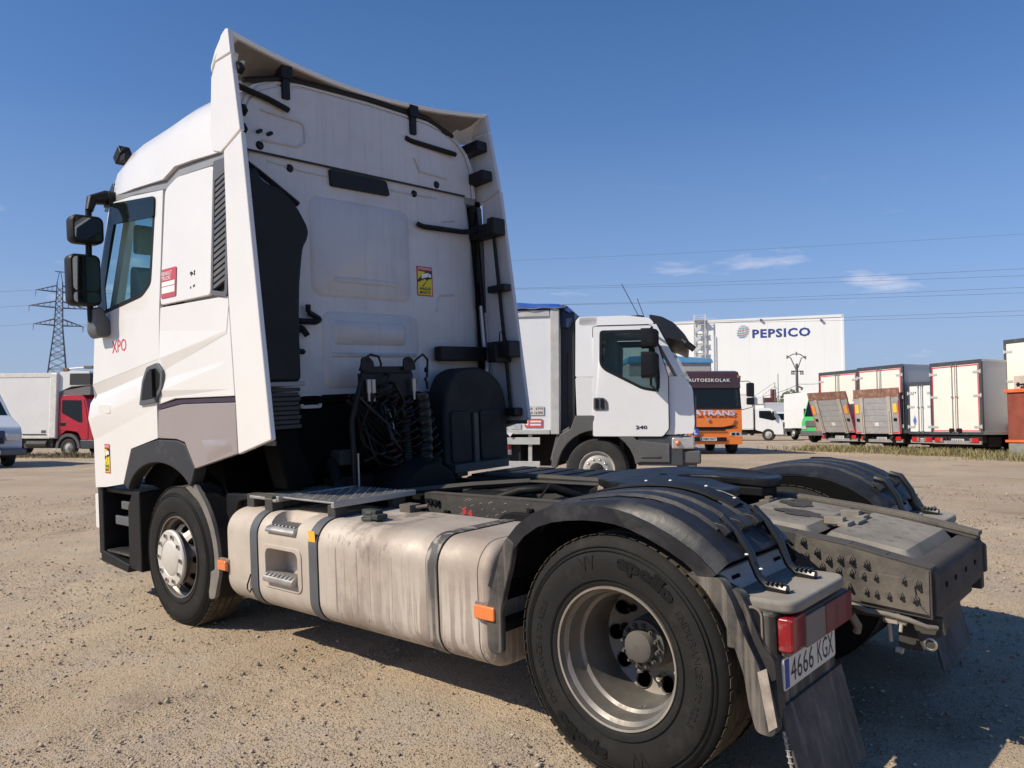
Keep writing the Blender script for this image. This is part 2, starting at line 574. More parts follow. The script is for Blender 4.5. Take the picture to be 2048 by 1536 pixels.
def ground_material():
    m = bpy.data.materials.new('gravel_ground')
    m.use_nodes = True
    t = m.node_tree; N, L = t.nodes, t.links
    b = N['Principled BSDF']; b.inputs['Roughness'].default_value = 0.95
    b.inputs['Specular IOR Level'].default_value = 0.2
    tc = N.new('ShaderNodeTexCoord')
    def noise_n(scale, det=6, ro=0.6):
        n = N.new('ShaderNodeTexNoise'); n.inputs['Scale'].default_value = scale
        n.inputs['Detail'].default_value = det; n.inputs['Roughness'].default_value = ro
        L.new(tc.outputs['Object'], n.inputs['Vector']); return n
    def ramp(src, p0, p1, c0, c1):
        r = N.new('ShaderNodeValToRGB')
        r.color_ramp.elements[0].position = p0; r.color_ramp.elements[0].color = (*c0, 1)
        r.color_ramp.elements[1].position = p1; r.color_ramp.elements[1].color = (*c1, 1)
        L.new(src, r.inputs['Fac']); return r
    def mix(fac, a, bb, mode='MIX', f=None):
        x = N.new('ShaderNodeMixRGB'); x.blend_type = mode
        if fac is not None: L.new(fac, x.inputs['Fac'])
        if f is not None: x.inputs['Fac'].default_value = f
        if isinstance(a, tuple): x.inputs['Color1'].default_value = (*a, 1)
        else: L.new(a, x.inputs['Color1'])
        if isinstance(bb, tuple): x.inputs['Color2'].default_value = (*bb, 1)
        else: L.new(bb, x.inputs['Color2'])
        return x.outputs[0]
    big = noise_n(0.35, 5, 0.6)
    base = ramp(big.outputs['Fac'], 0.36, 0.64, (0.385, 0.292, 0.198), (0.52, 0.412, 0.295)).outputs[0]
    mid = noise_n(1.6, 7, 0.65)
    gm_ = ramp(mid.outputs['Fac'], 0.48, 0.62, (0, 0, 0), (1, 1, 1))            # greyer patches where the gravel lies open
    base = mix(gm_.outputs[0], base, (0.42, 0.345, 0.262))
    damp = noise_n(0.8, 4, 0.5)
    dm = ramp(damp.outputs['Fac'], 0.62, 0.72, (0, 0, 0), (0.85, 0.85, 0.85))
    base = mix(dm.outputs[0], base, (0.28, 0.21, 0.145))
    vo = N.new('ShaderNodeTexVoronoi'); vo.inputs['Scale'].default_value = 75
    L.new(tc.outputs['Object'], vo.inputs['Vector'])
    hs = N.new('ShaderNodeSeparateColor'); L.new(vo.outputs['Color'], hs.inputs[0])
    st = ramp(hs.outputs[0], 0.0, 1.0, (0.5, 0.48, 0.46), (1.55, 1.5, 1.45))
    peb = ramp(vo.outputs['Distance'], 0.25, 0.45, (1, 1, 1), (0, 0, 0))
    pf = N.new('ShaderNodeMath'); pf.operation = 'MULTIPLY'
    L.new(peb.outputs[0], pf.inputs[0])
    gsel = ramp(hs.outputs[1], 0.35, 0.75, (0.15, 0.15, 0.15), (1, 1, 1))
    L.new(gsel.outputs[0], pf.inputs[1])
    tinted = mix(None, base, st.outputs[0], 'MULTIPLY', 1.0)
    col = mix(pf.outputs[0], base, tinted)
    fine = noise_n(160, 4, 0.7)
    fr = ramp(fine.outputs['Fac'], 0.3, 0.7, (0.72, 0.72, 0.72), (1.28, 1.28, 1.28))
    col = mix(None, col, fr.outputs[0], 'MULTIPLY', 1.0)
    L.new(col, b.inputs['Base Color'])
    h1 = N.new('ShaderNodeMath'); h1.operation = 'MULTIPLY_ADD'
    L.new(peb.outputs[0], h1.inputs[0]); L.new(gsel.outputs[0], h1.inputs[1])
    gr = noise_n(42, 6, 0.7); L.new(gr.outputs['Fac'], h1.inputs[2])
    bp = N.new('ShaderNodeBump'); bp.inputs['Strength'].default_value = 0.9; bp.inputs['Distance'].default_value = 0.012
    L.new(h1.outputs[0], bp.inputs['Height']); L.new(bp.outputs[0], b.inputs['Normal'])
    return m
me.materials.append(ground_material())

def stone_material():
    m = bpy.data.materials.new('loose_stone')
    m.use_nodes = True
    t = m.node_tree; N, L = t.nodes, t.links
    b = N['Principled BSDF']; b.inputs['Roughness'].default_value = 0.9
    g = N.new('ShaderNodeNewGeometry')
    r = N.new('ShaderNodeValToRGB')
    r.color_ramp.elements[0].color = (0.24, 0.19, 0.14, 1)
    r.color_ramp.elements[1].color = (0.52, 0.46, 0.38, 1)
    e = r.color_ramp.elements.new(0.6); e.color = (0.31, 0.255, 0.195, 1)
    L.new(g.outputs['Random Per Island'], r.inputs['Fac'])
    L.new(r.outputs[0], b.inputs['Base Color'])
    return m

def scatter_stones(n):
    rng = np.random.default_rng(5)
    base = np.array([(1, 0, 0), (-1, 0, 0), (0, 1, 0), (0, -1, 0), (0, 0, 1), (0, 0, -1)], float)
    tri = np.array([(0, 2, 4), (2, 1, 4), (1, 3, 4), (3, 0, 4), (2, 0, 5), (1, 2, 5), (3, 1, 5), (0, 3, 5)])
    Y = 1.6 / (rng.random(n) * (1 / 1.0 - 1 / 12.0) + 1 / 12.0) if False else 1.7 + 12.5 * rng.random(n) ** 1.5
    X = (rng.random(n) * 1.5 - 0.75) * Y
    keep = np.array([noise.noise(Vector((x * 0.8, y * 0.8, 3))) + 0.5 * noise.noise(Vector((x * 2.6, y * 2.6, 8))) + rng.random() * 1.1 > 0.30 for x, y in zip(X, Y)])
    X, Y = X[keep], Y[keep]; n = len(X)
    s = 0.0018 + 0.0024 * rng.random(n) + 0.010 * rng.random(n) ** 20
    s *= 0.8 + 0.05 * Y
    Z = ground_arr(X, Y) - 0.004
    v = base[None] * (0.7 + 0.6 * rng.random((n, 6, 1)))
    v = v * s[:, None, None] * np.stack([1 + 0.5 * rng.random(n), 1 + 0.3 * rng.random(n), 0.6 + 0.3 * rng.random(n)], -1)[:, None, :]
    a = rng.random(n) * 6.28
    c, si = np.cos(a)[:, None], np.sin(a)[:, None]
    vx = v[..., 0] * c - v[..., 1] * si; vy = v[..., 0] * si + v[..., 1] * c
    P = np.stack([vx + X[:, None], vy + Y[:, None], v[..., 2] + (Z + s * 0.35)[:, None]], -1).reshape(-1, 3)
    T = (tri[None] + (np.arange(n) * 6)[:, None, None]).reshape(-1, 3)
    me = bpy.data.meshes.new('gravel')
    me.vertices.add(len(P)); me.vertices.foreach_set('co', P.ravel())
    me.loops.add(T.size); me.loops.foreach_set('vertex_index', T.ravel().astype(np.int32))
    me.polygons.add(len(T)); me.polygons.foreach_set('loop_start', np.arange(0, T.size, 3, dtype=np.int32))
    me.update(calc_edges=True)
    me.materials.append(stone_material())
    o = bpy.data.objects.new('gravel', me); COL.objects.link(o)
    tag(o, 'loose pale stones and grit lying on the sandy yard', 'gravel', kind='stuff')
scatter_stones(150000)
# ------------------------------------------------------------------ tractor unit (own frame: x forward, y left, z up, origin on the ground under the rear axle)
WB = 3.85
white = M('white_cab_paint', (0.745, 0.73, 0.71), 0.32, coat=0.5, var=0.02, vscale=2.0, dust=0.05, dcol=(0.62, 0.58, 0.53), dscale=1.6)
white_shaded = M('white_paint_shaded_sooty', (0.56, 0.555, 0.56), 0.42, coat=0.15, var=0.06, vscale=2.5, dust=0.32, dcol=(0.43, 0.415, 0.40), dscale=1.7, streak=0.16, scol=(0.36, 0.34, 0.32))  # white paint darkened for the shaded rear, under road film and soot streaks
grey_panel = M('taupe_grey_paint', (0.30, 0.262, 0.262), 0.36, coat=0.4, var=0.03, dust=0.06, dcol=(0.34, 0.30, 0.28))
grey_trim = M('slate_grey_plastic', (0.10, 0.105, 0.115), 0.5, var=0.08, dust=0.06)
gutter_grey = M('pale_grey_trim', (0.24, 0.25, 0.27), 0.5, var=0.05)
arch_mat = M('arch_plastic', (0.034, 0.036, 0.042), 0.55, spec=0.35, var=0.1, bump=0.1, bscale=180, dust=0.07)
blackp = M('black_plastic', (0.011, 0.0115, 0.013), 0.5, spec=0.28, var=0.2, bump=0.12, bscale=120, dust=0.05, dcol=(0.12, 0.105, 0.09))
black_dusty = M('dusty_black_plastic', (0.018, 0.018, 0.020), 0.55, spec=0.3, var=0.2, bump=0.1, bscale=60, dust=0.26, dcol=(0.17, 0.15, 0.125), up=0.25)
chassis_m = M('dusty_chassis_paint', (0.05, 0.048, 0.046), 0.65, var=0.2, bump=0.15, bscale=50, dust=0.38, dcol=(0.125, 0.108, 0.088), up=0.5, spec=0.3)
chassis_rear = M('dust_caked_chassis', (0.065, 0.06, 0.055), 0.75, var=0.2, bump=0.25, bscale=45, dust=0.72, dcol=(0.19, 0.163, 0.132), up=0.8, dscale=2.6, spec=0.25)
dark_mech = M('oily_black_metal', (0.008, 0.0075, 0.0075), 0.6, var=0.3, dust=0.15, dcol=(0.035, 0.03, 0.025), spec=0.25)
steel = M('dull_steel', (0.42, 0.41, 0.39), 0.42, metal=0.8, dust=0.25)
alu_tread = M('aluminium_tread_plate', (0.52, 0.51, 0.49), 0.38, metal=0.85, dust=0.3, dcol=(0.36, 0.32, 0.27))
chrome = M('chrome_cap', (0.75, 0.74, 0.72), 0.22, metal=1.0, var=0.05)
rubber = M('tyre_rubber', (0.017, 0.0165, 0.016), 0.78, spec=0.22, var=0.18, vscale=9, bump=0.08, bscale=140, dust=0.18, dcol=(0.062, 0.055, 0.047), dscale=5)
tread_m = M('dusty_tyre_tread', (0.045, 0.042, 0.038), 0.9, var=0.25, bump=0.25, bscale=70, dust=0.62, dcol=(0.17, 0.14, 0.10), dscale=6, spec=0.2)
emboss = M('embossed_rubber', (0.006, 0.006, 0.006), 0.55, var=0.1, spec=0.25)
rim_m = M('brown_dusty_rim_shade', (0.19, 0.172, 0.148), 0.5, metal=0.2, var=0.15, dust=0.5, dcol=(0.23, 0.20, 0.155), dscale=4)  # brown and dusty, toned down further for the shade inside the wheel
rim_lip = M('worn_steel_rim_shade', (0.22, 0.205, 0.185), 0.42, metal=0.55, var=0.25, dust=0.4, dcol=(0.20, 0.172, 0.135), dscale=6)  # worn steel, darkened to carry the shade inside the rim
hub_m = M('grey_dusty_hub', (0.09, 0.084, 0.076), 0.75, var=0.15, dust=0.5, dcol=(0.135, 0.12, 0.10))
cover_m = M('cream_hub_cover', (0.58, 0.55, 0.50), 0.42, metal=0.15, var=0.04, dust=0.22, dcol=(0.45, 0.40, 0.34))
void_m = M('deep_black_and_shade', (0.004, 0.004, 0.004), 0.8, var=0.2, spec=0.1)  # near black: paints deep shade into cavities, also colours cables and scraps
amber = M('amber_lens', (0.72, 0.20, 0.055), 0.25, coat=0.5, var=0.06, dust=0.12)
red_lens = M('red_lens', (0.25, 0.008, 0.014), 0.3, coat=0.4, var=0.15, dust=0.22, dcol=(0.4, 0.25, 0.22), dscale=22)
red_dirty = M('mud_coated_red_lens', (0.20, 0.045, 0.045), 0.6, var=0.1, dust=0.42, dcol=(0.20, 0.155, 0.135), streak=0.7, scol=(0.15, 0.035, 0.035))
tan_dirty = M('mud_coated_lens', (0.20, 0.17, 0.145), 0.7, var=0.1, dust=0.4, dcol=(0.235, 0.20, 0.165))
gap_shade_m = M('gap_shade_black', (0.02, 0.02, 0.02), 0.7)  # black that paints shade into panel and door gaps, also on the seam
cab_glass = glass_mat('cab_side_glass', (0.74, 0.92, 0.90), 0.84)
dark_glass = glass_mat('dark_glass', (0.35, 0.42, 0.45), 0.30)
mirror_m = M('mirror_glass', (0.20, 0.21, 0.22), 0.03, metal=1.0, var=0.01)
seat_m = M('teal_grey_seat', (0.34, 0.42, 0.44), 0.85, var=0.1)
red_ink = M('red_lettering', (0.72, 0.05, 0.07), 0.5, var=0.02)
pink_ink = M('faded_red_sign', (0.50, 0.075, 0.11), 0.5, var=0.05)
white_ink = M('white_print', (0.80, 0.80, 0.78), 0.5, var=0.02)
black_ink = M('black_print', (0.012, 0.012, 0.014), 0.5, var=0.02)
yellow_ink = M('yellow_print', (0.72, 0.58, 0.02), 0.5, var=0.03)
sign_red = M('sign_red', (0.50, 0.03, 0.04), 0.5, var=0.03)
plate_w = M('dusty_number_plate', (0.66, 0.64, 0.58), 0.5, var=0.06, dust=0.25, dcol=(0.5, 0.46, 0.38))
plate_b = M('number_plate_blue', (0.02, 0.06, 0.30), 0.5, var=0.05, dust=0.3)
orange_tag = M('orange_label', (0.80, 0.42, 0.04), 0.6, var=0.08)

TR = thing('tractor_unit', 'white sleeper-cab tractor unit with bare dusty chassis and fuel tank, standing alone in front', 'tractor unit')
TR.matrix_world = Matrix.Translation(TRA) @ ROT.to_4x4()
def part(mb, name, mat, parent=None, bevel=0.0, label=None, smooth=38, seg=2):
    return mb.build(name, mat, TR if parent is None else parent, bevel=bevel, label=label, smooth=smooth, seg=seg)

def lean(x, y, z):
    """side panels tip inwards above the waist"""
    k = max(0.0, z - 2.25)
    s = 1 if y > 0 else -1
    return (x, y - s * (0.045 * k + 0.012 * k * k), z)

# ---- tank material with its own weathering
def tank_material():
    m = bpy.data.materials.new('dusty_brushed_tank')
    m.use_nodes = True
    t = m.node_tree; N, L = t.nodes, t.links
    b = N['Principled BSDF']
    tc = N.new('ShaderNodeTexCoord')
    sx = N.new('ShaderNodeSeparateXYZ'); L.new(tc.outputs['Object'], sx.inputs[0])
    def nz(scale, det=6, mp=None, ro=0.6):
        n = N.new('ShaderNodeTexNoise'); n.inputs['Scale'].default_value = scale
        n.inputs['Detail'].default_value = det; n.inputs['Roughness'].default_value = ro
        if mp:
            q = N.new('ShaderNodeMapping'); q.inputs['Scale'].default_value = mp
            L.new(tc.outputs['Object'], q.inputs[0]); L.new(q.outputs[0], n.inputs['Vector'])
        else: L.new(tc.outputs['Object'], n.inputs['Vector'])
        return n
    def rng(src, a, bb, c, d):
        r = N.new('ShaderNodeMapRange'); r.inputs['From Min'].default_value = a; r.inputs['From Max'].default_value = bb
        r.inputs['To Min'].default_value = c; r.inputs['To Max'].default_value = d
        L.new(src, r.inputs['Value']); return r.outputs[0]
    def mix(fac, a, col):
        x = N.new('ShaderNodeMixRGB'); L.new(fac, x.inputs['Fac'])
        if isinstance(a, tuple): x.inputs['Color1'].default_value = (*a, 1)
        else: L.new(a, x.inputs['Color1'])
        x.inputs['Color2'].default_value = (*col, 1); return x.outputs[0]
    def mul(a, bb):
        x = N.new('ShaderNodeMath'); x.operation = 'MULTIPLY'; L.new(a, x.inputs[0]); L.new(bb, x.inputs[1]); return x.outputs[0]
    patch = nz(2.2, 8, None, 0.66)
    col = mix(rng(patch.outputs['Fac'], 0.36, 0.66, 0, 1), (0.55, 0.485, 0.415), (0.425, 0.36, 0.30))
    brush = nz(1.0, 3, (30, 30, 1.1))
    rear = rng(sx.outputs['X'], 1.95, 1.15, 0, 1)                     # spray from the drive wheel covers the rear half
    low = rng(sx.outputs['Z'], 0.78, 0.50, 0, 1)
    drip = rng(brush.outputs['Fac'], 0.515, 0.555, 0, 0.95)
    brown = rng(patch.outputs['Fac'], 0.35, 0.6, 0.25, 0.85)
    col = mix(mul(rear, brown), col, (0.325, 0.262, 0.215))
    col = mix(mul(mul(rear, low), drip), col, (0.60, 0.54, 0.47))
    # oily spill under the filler cap
    dx = N.new('ShaderNodeMath'); dx.operation = 'SUBTRACT'; L.new(sx.outputs['X'], dx.inputs[0]); dx.inputs[1].default_value = 1.70
    dab = N.new('ShaderNodeMath'); dab.operation = 'ABSOLUTE'; L.new(dx.outputs[0], dab.inputs[0])
    wob = nz(7, 6, (1, 1, 0.5))
    spill = rng(dab.outputs[0], 0.08, 0.34, 1, 0)
    sp = mul(spill, rng(wob.outputs['Fac'], 0.46, 0.58, 0, 0.6))
    sp = mul(sp, rng(sx.outputs['Z'], 0.25, 0.85, 0.35, 1))
    col = mix(sp, col, (0.11, 0.085, 0.065))
    thin = nz(1.0, 2, (60, 60, 0.7))
    runs = mul(mul(rng(thin.outputs['Fac'], 0.60, 0.66, 0, 0.6), rng(dab.outputs[0], 0.2, 0.5, 1, 0)), rng(sx.outputs['Z'], 0.9, 0.8, 0, 1))
    col = mix(runs, col, (0.10, 0.085, 0.07))
    lowd = mul(rng(sx.outputs['Z'], 0.55, 0.28, 0, 0.55), rng(patch.outputs['Fac'], 0.4, 0.6, 0.3, 1))
    col = mix(lowd, col, (0.26, 0.22, 0.185))
    L.new(col, b.inputs['Base Color'])
    b.inputs['Metallic'].default_value = 0.15
    L.new(rng(patch.outputs['Fac'], 0.35, 0.65, 0.5, 0.72), b.inputs['Roughness'])
    bp = N.new('ShaderNodeBump'); bp.inputs['Strength'].default_value = 0.08; bp.inputs['Distance'].default_value = 0.01
    f = nz(60, 4); L.new(f.outputs['Fac'], bp.inputs['Height']); L.new(bp.outputs[0], b.inputs['Normal'])
    return m
tank_m = tank_material()

# ---------------------------------------------------------------- cab shell
def plan(z, hw, xr, xf, rr, rf, n=6):
    """horizontal section of the cab: half-width, rear and front x, corner radii"""
    pts = []
    for cx, cy, r, a in ((xf - rf, hw - rf, rf, 0), (xr + rr, hw - rr, rr, 90), (xr + rr, -hw + rr, rr, 180), (xf - rf, -hw + rf, rf, 270)):
        for k in range(n + 1):
            t = R(a + 90 * k / n)
            pts.append((cx + r * math.cos(t), cy + r * math.sin(t), z))
    return pts
XR = 3.0
# rear sleeper block
mb = MB()
mb.loft([plan(1.63, 1.195, XR, 3.93, .10, .02), plan(2.3, 1.20, XR, 3.93, .10, .02), plan(2.9, 1.165, XR, 3.93, .11, .02), plan(3.345, 1.115, XR, 3.93, .12, .02)])
cab = part(mb, 'cab_body', white_shaded, smooth=30)
# lower front block and windscreen frame, roof lining
mb = MB()
mb.loft([plan(1.02, 1.16, 4.72, 5.26, .02, .18), plan(1.55, 1.20, 3.94, 5.27, .02, .2), plan(2.33, 1.20, 3.94, 5.20, .02, .2)])
mb.loft([plan(3.22, 1.11, 3.94, 4.98, .02, .2), plan(3.36, 1.10, 3.94, 4.95, .02, .2)])
for s in (1, -1):
    mb.loft([[(5.17, s * 1.10, 2.33), (5.05, s * 1.185, 2.33), (5.0, s * 1.16, 2.33), (5.10, s * 1.05, 2.33)],
             [(4.95, s * 1.04, 3.24), (4.84, s * 1.10, 3.24), (4.79, s * 1.07, 3.24), (4.88, s * 0.99, 3.24)]])
part(mb, 'cab_front', white, smooth=30)
mb = MB()
mb.add([(5.165, 1.1, 2.33), (5.165, -1.1, 2.33), (4.94, -1.03, 3.24), (4.94, 1.03, 3.24), (5.235, 0, 2.33), (5.0, 0, 3.24)], [(0, 4, 5, 3), (4, 1, 2, 5)])
part(mb, 'windscreen', cab_glass)
mb = MB(); mb.prism(rrect(-.95, .95, 1.05, 2.1, .1), 'x', 5.27, 5.30); part(mb, 'front_grille', blackp, bevel=.01)
# black sheet added behind the side panels so that the gaps between them read dark
for s in (1, -1):
    mb = MB()
    mb.prism([(2.92, 1.30), (3.5, 1.18), (3.8, 1.36), (4.05, 1.37), (4.05, 2.32), (3.96, 3.22), (2.99, 3.27)], 'y', s * 1.203, s * 1.216, lean)
    part(mb, 'gap_backing', gap_shade_m)

# left-hand (and right-hand) side panels
DOOR = [(3.955, 3.215), (3.975, 2.24), (4.02, 1.89), (4.05, 1.64), (4.062, 1.362), (4.535, 1.272), (4.70, 0.985), (5.03, .945), (5.255, .93), (5.265, 1.42), (5.30, 1.52), (5.30, 1.72), (5.235, 1.78), (5.165, 2.34), (4.93, 3.29), (4.5, 3.27)]
WIN_O = [(4.066, 3.165), (4.10, 3.19), (4.75, 3.255), (4.83, 3.235), (5.085, 2.52), (5.045, 2.40), (4.985, 2.372), (4.262, 2.445), (4.115, 2.525), (4.105, 2.6)]
UP = [p for p in [(3.955, 3.215), (4.5, 3.27), (4.93, 3.29), (5.165, 2.34), (5.16, 2.30), (3.974, 2.30)]]
def dense(poly, n=10):
    out = []
    for i in range(len(poly)):
        a, b = Vector(poly[i]), Vector(poly[(i + 1) % len(poly)])
        for k in range(n): out.append(tuple(a.lerp(b, k / n)))
    return out
for s in (1, -1):
    mb = MB()
    low1 = [(3.974, 2.302), (3.975, 2.24), (3.995, 1.956), (5.24, 1.801), (5.163, 2.302)]
    low2 = [(4.058, 1.599), (4.062, 1.362), (4.535, 1.272), (4.70, 0.985), (5.03, .945), (5.255, .93), (5.262, 1.329)]
    mb.prism(low1, 'y', s * 1.218, s * 1.250, lean)
    mb.prism(low2, 'y', s * 1.218, s * 1.250, lean)
    win = dense(rpoly(WIN_O, .05), 3)
    cc = (4.55, 2.8)
    mb.holed(UP, [win], 'y', s * 1.218, s * 1.250, lean)
    door = part(mb, 'door', white, smooth=30)
    # pressed feature lines: sloping facets standing proud of the door skin
    def facet(poly_in, ridge, y0, dy, parent, mat=white, nm='swage'):
        m2 = MB()
        n = len(poly_in)
        base = [lean(p[0], s * y0, p[1]) for p in poly_in]
        top = [lean(p[0], s * (y0 + dy), p[1]) for p in ridge]
        m2.add(base + top, [tuple(range(n)), tuple(range(n, 2 * n))] + [(i, (i + 1) % n, n + (i + 1) % n, n + i) for i in range(n)])
        return part(m2, nm, mat, parent, bevel=.006, smooth=25)
    m2 = MB()
    rows = []
    for t in [k / 12 for k in range(13)]:
        A = Vector((5.245, 1.80)).lerp(Vector((3.992, 1.955)), t); D = Vector((5.262, 1.33)).lerp(Vector((4.058, 1.60)), t)
        sc = (1 - t) ** .8 * .85 + .15
        hdz = A.y - D.y
        fr = .052 * max(0, 1 - t * 7)
        ring = []
        for f_, d_, bul in ((0, 0, .1), (.20, -.030, .9), (.24, -.026, 1), (.34, .002, 1), (.60, .026, .8), (.64, .026, .7), (1.0, 0, 0)):
            p = A.lerp(D, f_); q = lean(p.x + fr * bul, s * (1.249 + d_ * sc), p.y); ring.append(q)
        ring += [(D.x, s * 1.19, D.y), (A.x, s * 1.19, A.y)]
        rows.append(ring)
    m2.loft(rows)
    part(m2, 'door_skin_fold', white, door, smooth=12)
    facet(rrect(4.84, 5.10, 1.545, 1.64, .035), rrect(4.855, 5.085, 1.555, 1.63, .03), 1.262, .010, door, nm='badge_recess')
    # window: dark surround, pane, tinted visor
    m2 = MB()
    inn = dense(rpoly(inset(WIN_O, .032), .04), 3)
    m2.holed(win, [inn], 'y', s * 1.222, s * 1.253, lean)
    part(m2, 'window_frame', blackp, door)
    m2 = MB(); m2.flat([p for p in inn], 'y', s * 1.230, lean)
    part(m2, 'window_pane', cab_glass, door)
    m2 = MB(); m2.prism(rpoly([(4.07, 3.19), (4.86, 3.275), (4.92, 3.10), (4.075, 3.03)], .03), 'y', s * 1.256, s * 1.266, lean)
    m2.prism(rpoly([(4.72, 3.26), (4.88, 3.275), (5.12, 2.52), (5.06, 2.39), (4.90, 2.40), (4.95, 2.6), (4.84, 3.0)], .03), 'y', s * 1.254, s * 1.262, lean)
    part(m2, 'wind_deflector', dark_glass, door)
    # handle
    m2 = MB()
    HP = [(4.165, 1.90), (3.995, 1.925), (3.905, 1.86), (3.925, 1.73), (4.02, 1.655), (4.03, 1.63), (4.315, 1.61), (4.25, 1.80)]
    m2.prism(rpoly(HP, .02), 'y', s * 1.235, s * 1.272, lean)
    hd = part(m2, 'door_handle', grey_trim, door, bevel=.008)
    m2 = MB(); m2.prism(rpoly(inset(HP, .035), .02), 'y', s * 1.2725, s * 1.276, lean)
    m2.bx(4.02, 4.06, s * 1.274, s * 1.30, 1.67, 1.88)
    part(m2, 'grip', blackp, hd, bevel=.006)
    if s == 1:
        m2 = MB()
        put_text(m2, 'XPO', lambda u, v, d: (4.825 - u, 1.2515 + d, 2.04 + v + u * .03), .27, .10, 0.0)
        part(m2, 'lettering', red_ink, door, label='thin red XPO letters on the door')
    # locker door with its sign
    LK = [(3.905, 3.205), (3.72, 3.265), (3.19, 3.235), (3.19, 2.345), (3.93, 2.345), (3.94, 2.40)]
    mb = MB(); mb.prism(rpoly(LK, .04), 'y', s * 1.218, s * 1.258, lean)
    lk = part(mb, 'locker_door', white, bevel=.008)
    if s == 1:
        m2 = MB(); m2.prism(rrect(3.685, 3.915, 2.392, 2.605, .012), 'y', 1.2585, 1.264, lean)
        sg = part(m2, 'notice_plate', pink_ink, lk, label='dark red plate with white lines of lettering')
        m2 = MB()
        put_text(m2, 'RENAULT', lambda u, v, d: lean(3.905 - u, 1.2655 + d, 2.557 + v), .155, .028, .01)
        put_text(m2, 'TRUCKS', lambda u, v, d: lean(3.905 - u, 1.2655 + d, 2.522 + v), .14, .028, .01)
        for z0, z1 in ((2.478, 2.51), (2.425, 2.472)):
            m2.prism([(3.70, z0), (3.90, z0), (3.90, z1), (3.70, z1)], 'y', 1.2645, 1.2655, lean)
        part(m2, 'lettering', white_ink, sg)
        m2 = MB()   # scraps left by a peeled-off sticker
        rs = random.Random(3)
        for k in range(9):
            x, z = 3.48 - rs.random() * .07, (2.50 if k < 6 else 2.425) + rs.random() * .035 * (1 if k < 6 else .6)
            a = rs.random() * 3
            pl = [(x + .008 * math.cos(a + q) * (.5 + rs.random()), z + .010 * math.sin(a + q) * (.4 + rs.random())) for q in (0, 1.3, 2.5, 3.8, 5.1)]
            m2.prism(pl, 'y', 1.2585, 1.2595, lean)
        part(m2, 'sticker_scrap', black_ink, lk)
    # louvred side grille: frame and slanting slats
    GO = rpoly([(3.182, 3.262), (2.962, 3.25), (2.962, 2.33), (2.985, 2.31), (3.182, 2.345)], .02)
    GI = [(3.155, 3.12), (2.995, 3.16), (2.995, 2.36), (3.01, 2.345), (3.155, 2.372)]
    mb = MB()
    mb.holed(GO, [GI], 'y', s * 1.222, s * 1.262, lean)
    gr = part(mb, 'side_grille', grey_trim, bevel=.004)
    m2 = MB(); m2.prism(GI, 'y', s * 1.219, s * 1.226, lean); part(m2, 'grille_backing', blackp, gr)
    sl0 = None
    for k in range(18):
        z = 2.392 + k * .0415
        m2 = MB()
        m2.add([lean(x, s * y, zz) for x, y, zz in [(3.155, 1.228, z - .012), (3.155, 1.256, z - .012), (3.155, 1.256, z + .013), (3.155, 1.228, z + .006),
                                                    (2.995, 1.228, z + .048 - .012), (2.995, 1.256, z + .048 - .012), (2.995, 1.256, z + .048 + .013), (2.995, 1.228, z + .048 + .006)]],
               [(0, 1, 2, 3), (7, 6, 5, 4), (0, 4, 5, 1), (1, 5, 6, 2), (2, 6, 7, 3), (3, 7, 4, 0)])
        part(m2, 'slat', grey_trim, gr)
    # white waist panel, stripe, taupe lower panel
    WP = [(2.928, 1.652), (3.55, 1.652), (3.76, 1.652), (4.028, 1.612), (4.012, 1.89), (3.963, 2.24), (3.955, 2.332), (2.972, 2.318)]
    mb = MB(); mb.prism(WP, 'y', s * 1.218, s * 1.250, lean)
    wp = part(mb, 'side_panel', white, bevel=.006)
    for up_, ri_, lo_, h_ in ((((3.97, 2.16), (2.965, 2.25)), ((3.935, 1.955), (3.0, 2.09)), ((3.925, 1.86), (3.0, 2.07)), .020), (((3.935, 1.80), (3.05, 1.89)), ((3.945, 1.715), (3.05, 1.87)), ((3.95, 1.66), (2.95, 1.70)), .015)):
        m2 = MB()
        m2.add([(up_[0][0], s * 1.2495, up_[0][1]), (up_[1][0], s * 1.2495, up_[1][1]), (ri_[0][0], s * (1.25 + h_), ri_[0][1]), (ri_[1][0], s * 1.252, ri_[1][1]), (lo_[0][0], s * 1.2495, lo_[0][1]), (lo_[1][0], s * 1.2495, lo_[1][1])], [(0, 1, 3, 2), (2, 3, 5, 4), (0, 2, 4), (1, 5, 3), (0, 4, 5, 1)])
        part(m2, 'swage', white, wp, smooth=0)
    mb = MB(); mb.prism([(2.925, 1.615), (3.62, 1.615), (3.70, 1.612), (4.035, 1.575), (4.03, 1.605), (3.72, 1.643), (2.926, 1.645)], 'y', s * 1.216, s * 1.246)
    part(mb, 'stripe', M('plum_stripe', (0.045, 0.03, 0.05), .5))
    GP = [(2.922, 1.61), (3.62, 1.61), (3.70, 1.607), (4.037, 1.57), (4.066, 1.36), (3.765, 1.356), (3.64, 1.335), (3.50, 1.152), (2.912, 1.272)]
    mb = MB(); mb.prism(GP, 'y', s * 1.218, s * 1.250)
    gp = part(mb, 'lower_panel', grey_panel, bevel=.008)
    facet([(3.40, 1.36), (2.99, 1.37), (2.97, 1.29), (3.32, 1.20)], [(3.33, 1.325), (3.06, 1.34), (3.05, 1.31), (3.27, 1.245)], 1.249, -.022 if False else .014, gp, grey_panel)
    # wheel-arch trim
    arc = [(4.70, .985), (4.535, 1.262), (4.49, 1.285), (4.075, 1.350), (3.77, 1.348), (3.65, 1.325), (3.51, 1.15)]
    inner = [(4.08 + .56 * math.cos(R(t)), .86 + .315 * math.sin(R(t))) for t in range(14, 152, 8)] + [(3.555, 1.07)]
    mb = MB(); mb.prism(arc + inner[::-1], 'y', s * 1.15, s * 1.247)
